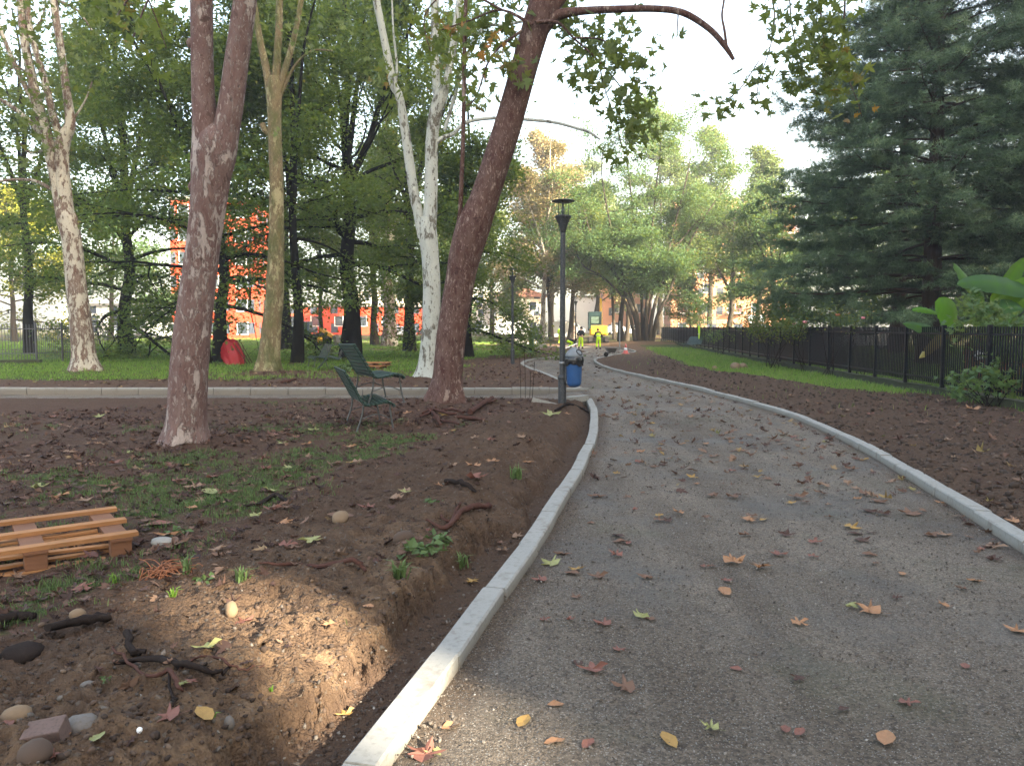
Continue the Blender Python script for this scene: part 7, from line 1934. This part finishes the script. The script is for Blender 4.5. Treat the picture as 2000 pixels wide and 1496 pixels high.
tl = ['thick red root stump rising right of the leaning plane tree', 'red root lying flat under the thick root stump', 'red root pointing towards the viewer left of the tangle', 'long red root along the top of the root tangle', 'short red root at the left end of the root tangle', 'lowest red root of the tangle by the leaning plane', 'red root in the middle of the tangle by the leaning plane', 'thin root tip at the right end of the tangle']
for t_, l_ in zip(tangle, tl): rootobj(t_, M['root'], l_, group='torn red roots below the leaning plane tree', lift=0.05)
rootobj([(1085, 806, 6), (1110, 796, 7), (1135, 800, 6), (1150, 808, 4)], M['root_dark'], 'dark root arching over soil at the foot of the lamp post')
rootobj([(550, 748, 8), (565, 746, 10), (578, 742, 6)], M['root'], 'reddish stick beyond the side path in the grove', name='stick', cat='stick')
fib = MB(); rg = random.Random(3)
p0 = on_ground(310, 1130)
for k in range(46):
    a = rg.uniform(-0.5, 2.6); L = rg.uniform(0.10, 0.26)
    q0 = Vector((rg.gauss(0, 0.07), rg.gauss(0, 0.04), 0.0)); q1 = q0 + Vector((math.cos(a) * L * 0.5, math.sin(a) * L * 0.3, rg.uniform(0.02, 0.08))); q2 = q1 + Vector((math.cos(a + rg.uniform(-1, 1)) * L * 0.5, math.sin(a) * L * 0.3, rg.uniform(-0.06, 0.03)))
    fib.tube(catmull([q0, q1, q2], 3), [0.004, 0.004, 0.0035, 0.003, 0.003, 0.0025, 0.002], 4, caps=False)
o = fib.build('root_tangle', M['orange_cut'], None, local=True, recalc=False); o.location = p0 + Vector((0, 0, 0.02)); tag(o, 'orange-brown tangle of torn fibrous roots on the clay bank', 'root')

def sprout(px, py, wpx, label, seed, n=14, tint=0.6, mat='grass', broad=False):
    p = on_ground(px, py, -0.004); s = wpx * p.y / FPX
    rng = np.random.default_rng(seed)
    if broad:
        pos = np.stack([rng.normal(0, s * 0.3, n), rng.normal(0, s * 0.3, n), rng.uniform(0.005, s * 0.35, n)], 1)
        V, F = scatter_template(LEAF_T, LEAF_F, pos, rot_random(n, rng, 0.5), s * 0.42 * rng.uniform(0.5, 1.2, n)); k = 4
    else:
        V = []; F = []
        for i in range(n):
            a = rng.uniform(0, 6.28); L = s * rng.uniform(0.5, 1.1); w_ = 0.004 + 0.02 * s; b_ = rng.uniform(0.1, 0.9)
            o_ = np.array((rng.normal(0, s * 0.12), rng.normal(0, s * 0.12), 0)); d = np.array((math.cos(a), math.sin(a), 0)); sd = np.array((-math.sin(a), math.cos(a), 0)) * w_
            i0 = len(V); V += [o_ - sd, o_ + sd, o_ + d * L * b_ * 0.35 + sd * .8 + np.array((0, 0, L * 0.6)), o_ + d * L * b_ * 0.35 - sd * .8 + np.array((0, 0, L * 0.6)), o_ + d * L * b_ + np.array((0, 0, L * 0.85 * (1.2 - b_ * 0.6)))]
            F += [(i0, i0 + 1, i0 + 2), (i0, i0 + 2, i0 + 3), (i0 + 3, i0 + 2, i0 + 4)]
        V = np.array(V); F = np.array(F)
    o = np_mesh('grass_tuft' if not broad else 'weed', V, F, M[mat], {'tint': np.clip(tint + rng.normal(0, 0.1, len(V)), 0, 1)})
    o.location = p
    return tag(o, label, 'weed')
for i, (px, py, w_, n, b_, l_) in enumerate([(365, 1118, 44, 26, False, 'fresh light-green grass tuft above the root tangle'), (222, 1138, 26, 12, False, 'small bright sprout in front of the front pallet'), (338, 1165, 26, 14, False, 'short green tuft left of the root tangle'), (470, 1136, 44, 22, False, 'yellowish sprawling tuft on the clay bank'), (400, 1137, 36, 18, True, 'broad-leaved weed right of the root tangle'), (415, 1405, 22, 9, False, 'tiny green sprout beside an ochre oval leaf'), (468, 1475, 20, 9, False, 'tiny green sprout at the bottom near the sunlit bank'),
    (858, 1045, 50, 40, True, 'leafy green weed below the thick red root'), (820, 1095, 64, 46, True, 'widest leafy weed on the bank above the trench'), (780, 1130, 54, 30, False, 'pale grass tuft hanging over the bank edge'), (345, 1045, 40, 36, True, 'clover-like weed beside the flat sawn disc'), (205, 1345, 26, 14, True, 'small weed on dark soil at the bottom left'), (1010, 935, 34, 44, False, 'green-brown tuft at the trench edge below the far bank'), (840, 975, 36, 26, True, 'small weed beside the orange leaf on the bank'), (660, 1030, 12, 8, True, 'tiny sprout below the fibrous clump'), (675, 725, 34, 60, True, 'fern-green weed at the foot of the black trunk'), (905, 1060, 40, 24, False, 'thin tuft between the red root and the trench'), (530, 1350, 18, 8, False, 'tiny pale sprout in the sunlit clay')]):
    sprout(px, py, w_, l_, 900 + i, n, 0.6 if not b_ else 0.35, 'grass' if (not b_ and w_ < 30) else 'grass_dull', b_)

# ------------------------------------------------------------------ banana plant, fig shrub, roses and ivy by the railing
def banana_leaf(mb_v, mb_f, tints, a, b_, c_, width, tint, fold=0.35, tilt=0.0, n=14):
    """midrib a->b_->c_ (quadratic), blade folded along it; tilt turns the blade about its midrib"""
    i0 = len(mb_v)
    for i in range(n + 1):
        t = i / n
        p = a * (1 - t) ** 2 + b_ * 2 * t * (1 - t) + c_ * t * t
        d = ((b_ - a) * (1 - t) + (c_ - b_) * t).normalized()
        sd = d.cross(Vector((0, 0, 1)))
        sd = sd.normalized() if sd.length > 0.05 else Vector((1, 0, 0))
        upv = sd.cross(d).normalized()
        sd = (sd * math.cos(tilt) + upv * math.sin(tilt)); upv = sd.cross(d).normalized()
        w_ = width * (math.sin(PI * min(1, 0.06 + t * 0.94)) ** 0.55) * (1 if t < 0.97 else 0.35)
        rip = 0.012 * math.sin(i * 2.7)
        for k, u in enumerate((-1, -0.55, 0, 0.55, 1)):
            mb_v.append(p + sd * u * w_ * (1 + 0.05 * math.sin(i * 3.1 + k)) + upv * (-(abs(u) ** 1.3) * fold * w_ + rip * abs(u) + (0.012 if k == 2 else 0)))
            tints.append(tint + (0.25 if k == 2 else 0) + 0.16 * (i % 2) - 0.1 * (i % 3 == 0))
    for i in range(n):
        for k in range(4): mb_f.append((i0 + i * 5 + k, i0 + i * 5 + k + 1, i0 + (i + 1) * 5 + k + 1, i0 + (i + 1) * 5 + k))
Yb = 19.0
bx = float(XF(Yb)) + 1.0
bpos = Vector((atg(1925, Yb), Yb, 0)); bpos.x = max(bpos.x, bx); bpos.z = gz(bpos.x, bpos.y)
ban = empty('banana_plant', bpos, 'banana plant with big bright leaves rising over the black fence', 'plant')
mb = MB()
mb.tube(catmull([bpos + Vector((0, 0, -0.1)), bpos + Vector((-0.05, 0, 0.8)), at(1915, 640, Yb)], 5), [0.13, 0.13, 0.12, 0.12, 0.11, 0.11, 0.10, 0.09, 0.08, 0.07, 0.06], 10); mb.tube([bpos + Vector((0.5, 0.4, -0.1)), at(1960, 660, Yb + 0.4), at(1965, 600, Yb + .4)], [0.10, 0.08, 0.05], 8)
mb.build('stem', M['banana_dry'] if False else M['terracotta'], ban, recalc=False)
for (pa, pb, pc_, w_, t_, fold, tilt, dy) in [((1950, 640), (1905, 560), (1861, 513), 0.25, 0.2, 0.25, 1.0, 0), ((2030, 580), (1945, 540), (1868, 556), 0.27, 0.15, 0.15, 1.05, -0.3), ((1918, 650), (1940, 600), (1900, 556), 0.30, 0.35, 0.25, 1.2, -0.1), ((1868, 655), (1868, 610), (1826, 590), 0.42, 0.85, 0.1, 1.3, 0.1),
    ((1832, 612), (1805, 600), (1781, 606), 0.10, 0.7, 0.3, 0.9, 0.2), ((1872, 690), (1840, 638), (1762, 632), 0.20, 0.15, 0.35, 1.0, 0.3), ((1925, 615), (1965, 590), (2000, 606), 0.30, 0.1, 0.3, -1.0, -0.3), ((1960, 600), (1985, 550), (2040, 548), 0.26, 0.9, 0.2, 1.2, 0), ((1960, 600), (1990, 575), (2050, 585), 0.24, 0.7, 0.3, 1.0, 0.4), ((1940, 625), (1940, 575), (1952, 563), 0.10, 0.9, 0.3, 0.9, 0.1), ((1930, 640), (1975, 620), (2015, 650), 0.24, 0.6, 0.3, -0.9, 0.2), ((1935, 640), (1890, 600), (1895, 585), 0.2, 0.8, 0.25, 1.1, 0.3), ((1945, 620), (1970, 530), (2005, 505), 0.24, 0.4, 0.2, 1.1, 0.35)]:
    v_, f_, tn = [], [], []
    banana_leaf(v_, f_, tn, at(pa[0], pa[1], Yb + dy), at(pb[0], pb[1], Yb + dy - 0.15), at(pc_[0], pc_[1], Yb + dy - 0.2), w_, t_, fold, tilt)
    np_mesh('leaf', np.array([tuple(q_) for q_ in v_]), np.array(f_), M['banana'], {'tint': np.clip(np.array(tn), 0, 1)}, ban, smooth=True, off=ban.location)
v_, f_, tn = [], [], []
banana_leaf(v_, f_, tn, at(1850, 645, Yb), at(1835, 660, Yb - .1), at(1795, 700, Yb - .15), 0.14, 0.6, 0.5, 0.6)
o = np_mesh('leaf', np.array([tuple(q_) for q_ in v_]), np.array(f_), M['banana_dry'], {'tint': np.array(tn)}, ban, smooth=True, off=ban.location); o['label'] = 'drooping yellowish dying leaf'

def shrub(name, label, pts, n, size, mat, seed, spread, T=STAR_T, F=STAR_F, cat='shrub', stems=True, tiltv=0.6, bias=0.0, bloom=None):
    P = [at(px, py, Yv) for px, py, Yv in pts]
    cx_ = sum(p.x for p in P) / len(P); cyy = sum(p.y for p in P) / len(P)
    base = Vector((cx_, cyy, gz(cx_, cyy)))
    root = empty(name, base, label, cat)
    rg = random.Random(seed)
    if stems:
        mb = MB()
        for p in P:
            mid = base.lerp(p, 0.5) + Vector((rg.gauss(0, 0.12), rg.gauss(0, 0.08), rg.uniform(0, 0.15)))
            mb.tube(catmull([base + Vector((rg.gauss(0, 0.15), rg.gauss(0, 0.08), -0.05)), mid, p], 4), [0.014 - 0.0012 * i for i in range(9)], 5, caps=False)
        mb.build('stem', M['root_dark'], root, recalc=False)
    rng = np.random.default_rng(seed)
    C = np.array([tuple(p) for p in P]); idx = rng.integers(0, len(C), n)
    pos = C[idx] + rng.normal(0, spread, (n, 3)) * np.array((1, 0.8, 0.8))
    pos[:, 2] = np.maximum(pos[:, 2], base.z + 0.03)
    V, FF = scatter_template(T, F, pos, rot_random(n, rng, tiltv, 0.3), size * rng.uniform(0.5, 1.25, n))
    np_mesh('foliage', V, FF, mat, {'tint': np.repeat(np.clip(rng.beta(2, 2, n) + bias, 0, 1), len(T))}, root, off=base)
    if bloom:
        for px, py, r_, mt in bloom:
            mb = MB(); c = at(px, py, pts[0][2]); rr_ = r_ * c.y / FPX
            for k in range(7):
                a = k * 0.9; mb.lathe([(0.01, -rr_ * .5), (rr_ * .6, -rr_ * .2), (rr_ * .7, rr_ * .3), (rr_ * .1, rr_ * .5)], c + Vector((math.cos(a), math.sin(a), 0.4 * math.sin(k))) * rr_ * .45, 7)
            mb.build('flower', M[mt], root, recalc=False)
    return root
shrub('fig_shrub', 'leafy fig-like shrub growing through the black fence at the right edge', [(1885, 640, 17.2), (1905, 610, 17.5), (1930, 640, 17.2), (1955, 650, 17), (1975, 670, 16.6), (1900, 590, 18), (1940, 610, 17.6), (1985, 640, 17), (1925, 670, 16.8), (1990, 690, 16.4), (1950, 690, 16.5), (2010, 660, 16.6)], 1300, 0.125, M['leaf_mid'], 41, 0.17, bias=0.15)
shrub('fig_shrub', 'low leafy shrub sprouting at the foot of the fence on the right', [(1865, 745, 15.9), (1880, 765, 15.4), (1905, 755, 15.4), (1930, 730, 15.6), (1950, 720, 15.5), (1990, 735, 15.0), (1975, 755, 14.8), (1890, 735, 15.8), (2005, 700, 15.2), (1940, 745, 15.2)], 480, 0.11, M['leaf_mid'], 42, 0.13)
shrub('ivy', 'dark climbing plant with reddish twigs on the fence top', [(1500 + 12 * i, 632 + (i % 3) * 8, 31 - i * 0.55) for i in range(-3, 6)], 1500, 0.12, M['leaf_olive'], 43, 0.26, LEAF_T, LEAF_F, 'climbing plant')
shrub('rose_bush', 'tall thin rose bush with orange bloom behind the fence', [(1612, 605, 25), (1628, 618, 25), (1640, 612, 25), (1600, 625, 25.2), (1620, 598, 25), (1655, 625, 25)], 240, 0.09, M['leaf_olive'], 44, 0.22, LEAF_T, LEAF_F, bloom=[(1636, 615, 4.5, 'orange_cut')])
shrub('rose_bush', 'rose bush with a pink bloom behind the fence near the pine', [(1672, 622, 23.5), (1690, 612, 23.5), (1702, 600, 23.5), (1662, 630, 23.5)], 200, 0.08, M['leaf_olive'], 45, 0.2, LEAF_T, LEAF_F, bloom=[(1686, 621, 3.6, 'petal')])
shrub('rose_bush', 'rose bush with two pale pink blooms at the ivy end of the fence', [(1560, 626, 28), (1572, 620, 28), (1548, 630, 28), (1585, 630, 28)], 240, 0.09, M['leaf_mid'], 46, 0.25, LEAF_T, LEAF_F, bloom=[(1572, 629, 4, 'petal'), (1551, 632, 3.2, 'petal')])
shrub('shrub', 'bright green bush behind the fence below the pine branches', [(1530, 600, 34), (1545, 590, 34), (1520, 615, 34), (1510, 605, 35), (1555, 610, 33), (1500, 620, 36), (1475, 612, 38)], 2600, 0.15, M['leaf_mid'], 47, 0.5, LEAF_T, LEAF_F, bias=0.1)
shrub('shrub', 'small dark bush growing through the railing in the far fence', [(1405, 655, 45), (1395, 660, 45), (1380, 655, 46), (1420, 640, 44), (1440, 660, 42)], 500, 0.12, M['leaf_mid'], 48, 0.22, LEAF_T, LEAF_F)
b = Vector((float(XF(18.0)) + 1.6, 18.0, 0)); b.z = gz(b.x, b.y)
root = empty('garden_screen', b, 'brown slatted garden screen behind the fence under the banana plant', 'screen')
mb = MB()
for k in range(16): mb.box((-0.9 + k * 0.16, 0, 0.6), (0.13, 0.03, 1.2 + 0.03 * math.sin(k * 3)))
mb.build('slats', M['terracotta'], root, local=True)
mb = MB(); mb.box((0.3, 0.03, 0.95), (2.6, 0.03, 0.07)); mb.box((0.3, 0.03, 0.3), (2.6, 0.03, 0.07)); mb.build('rail', M['terracotta'], root, local=True)
# ------------------------------------------------------------------ thin autumn haze
m, nt, out = newmat('haze')
pv = nd(nt, 'ShaderNodeVolumePrincipled', {'Color': (0.92, 0.95, 1.0), 'Density': 0.0009, 'Anisotropy': 0.2})
nt.links.new(pv.outputs[0], out.inputs['Volume'])
mb = MB(); mb.box((0, 0, 36), (860, 860, 76)); o = mb.build('haze', m); tag(o, 'thin pale haze hanging over the park', 'haze', kind='stuff')
#====END_COVER====
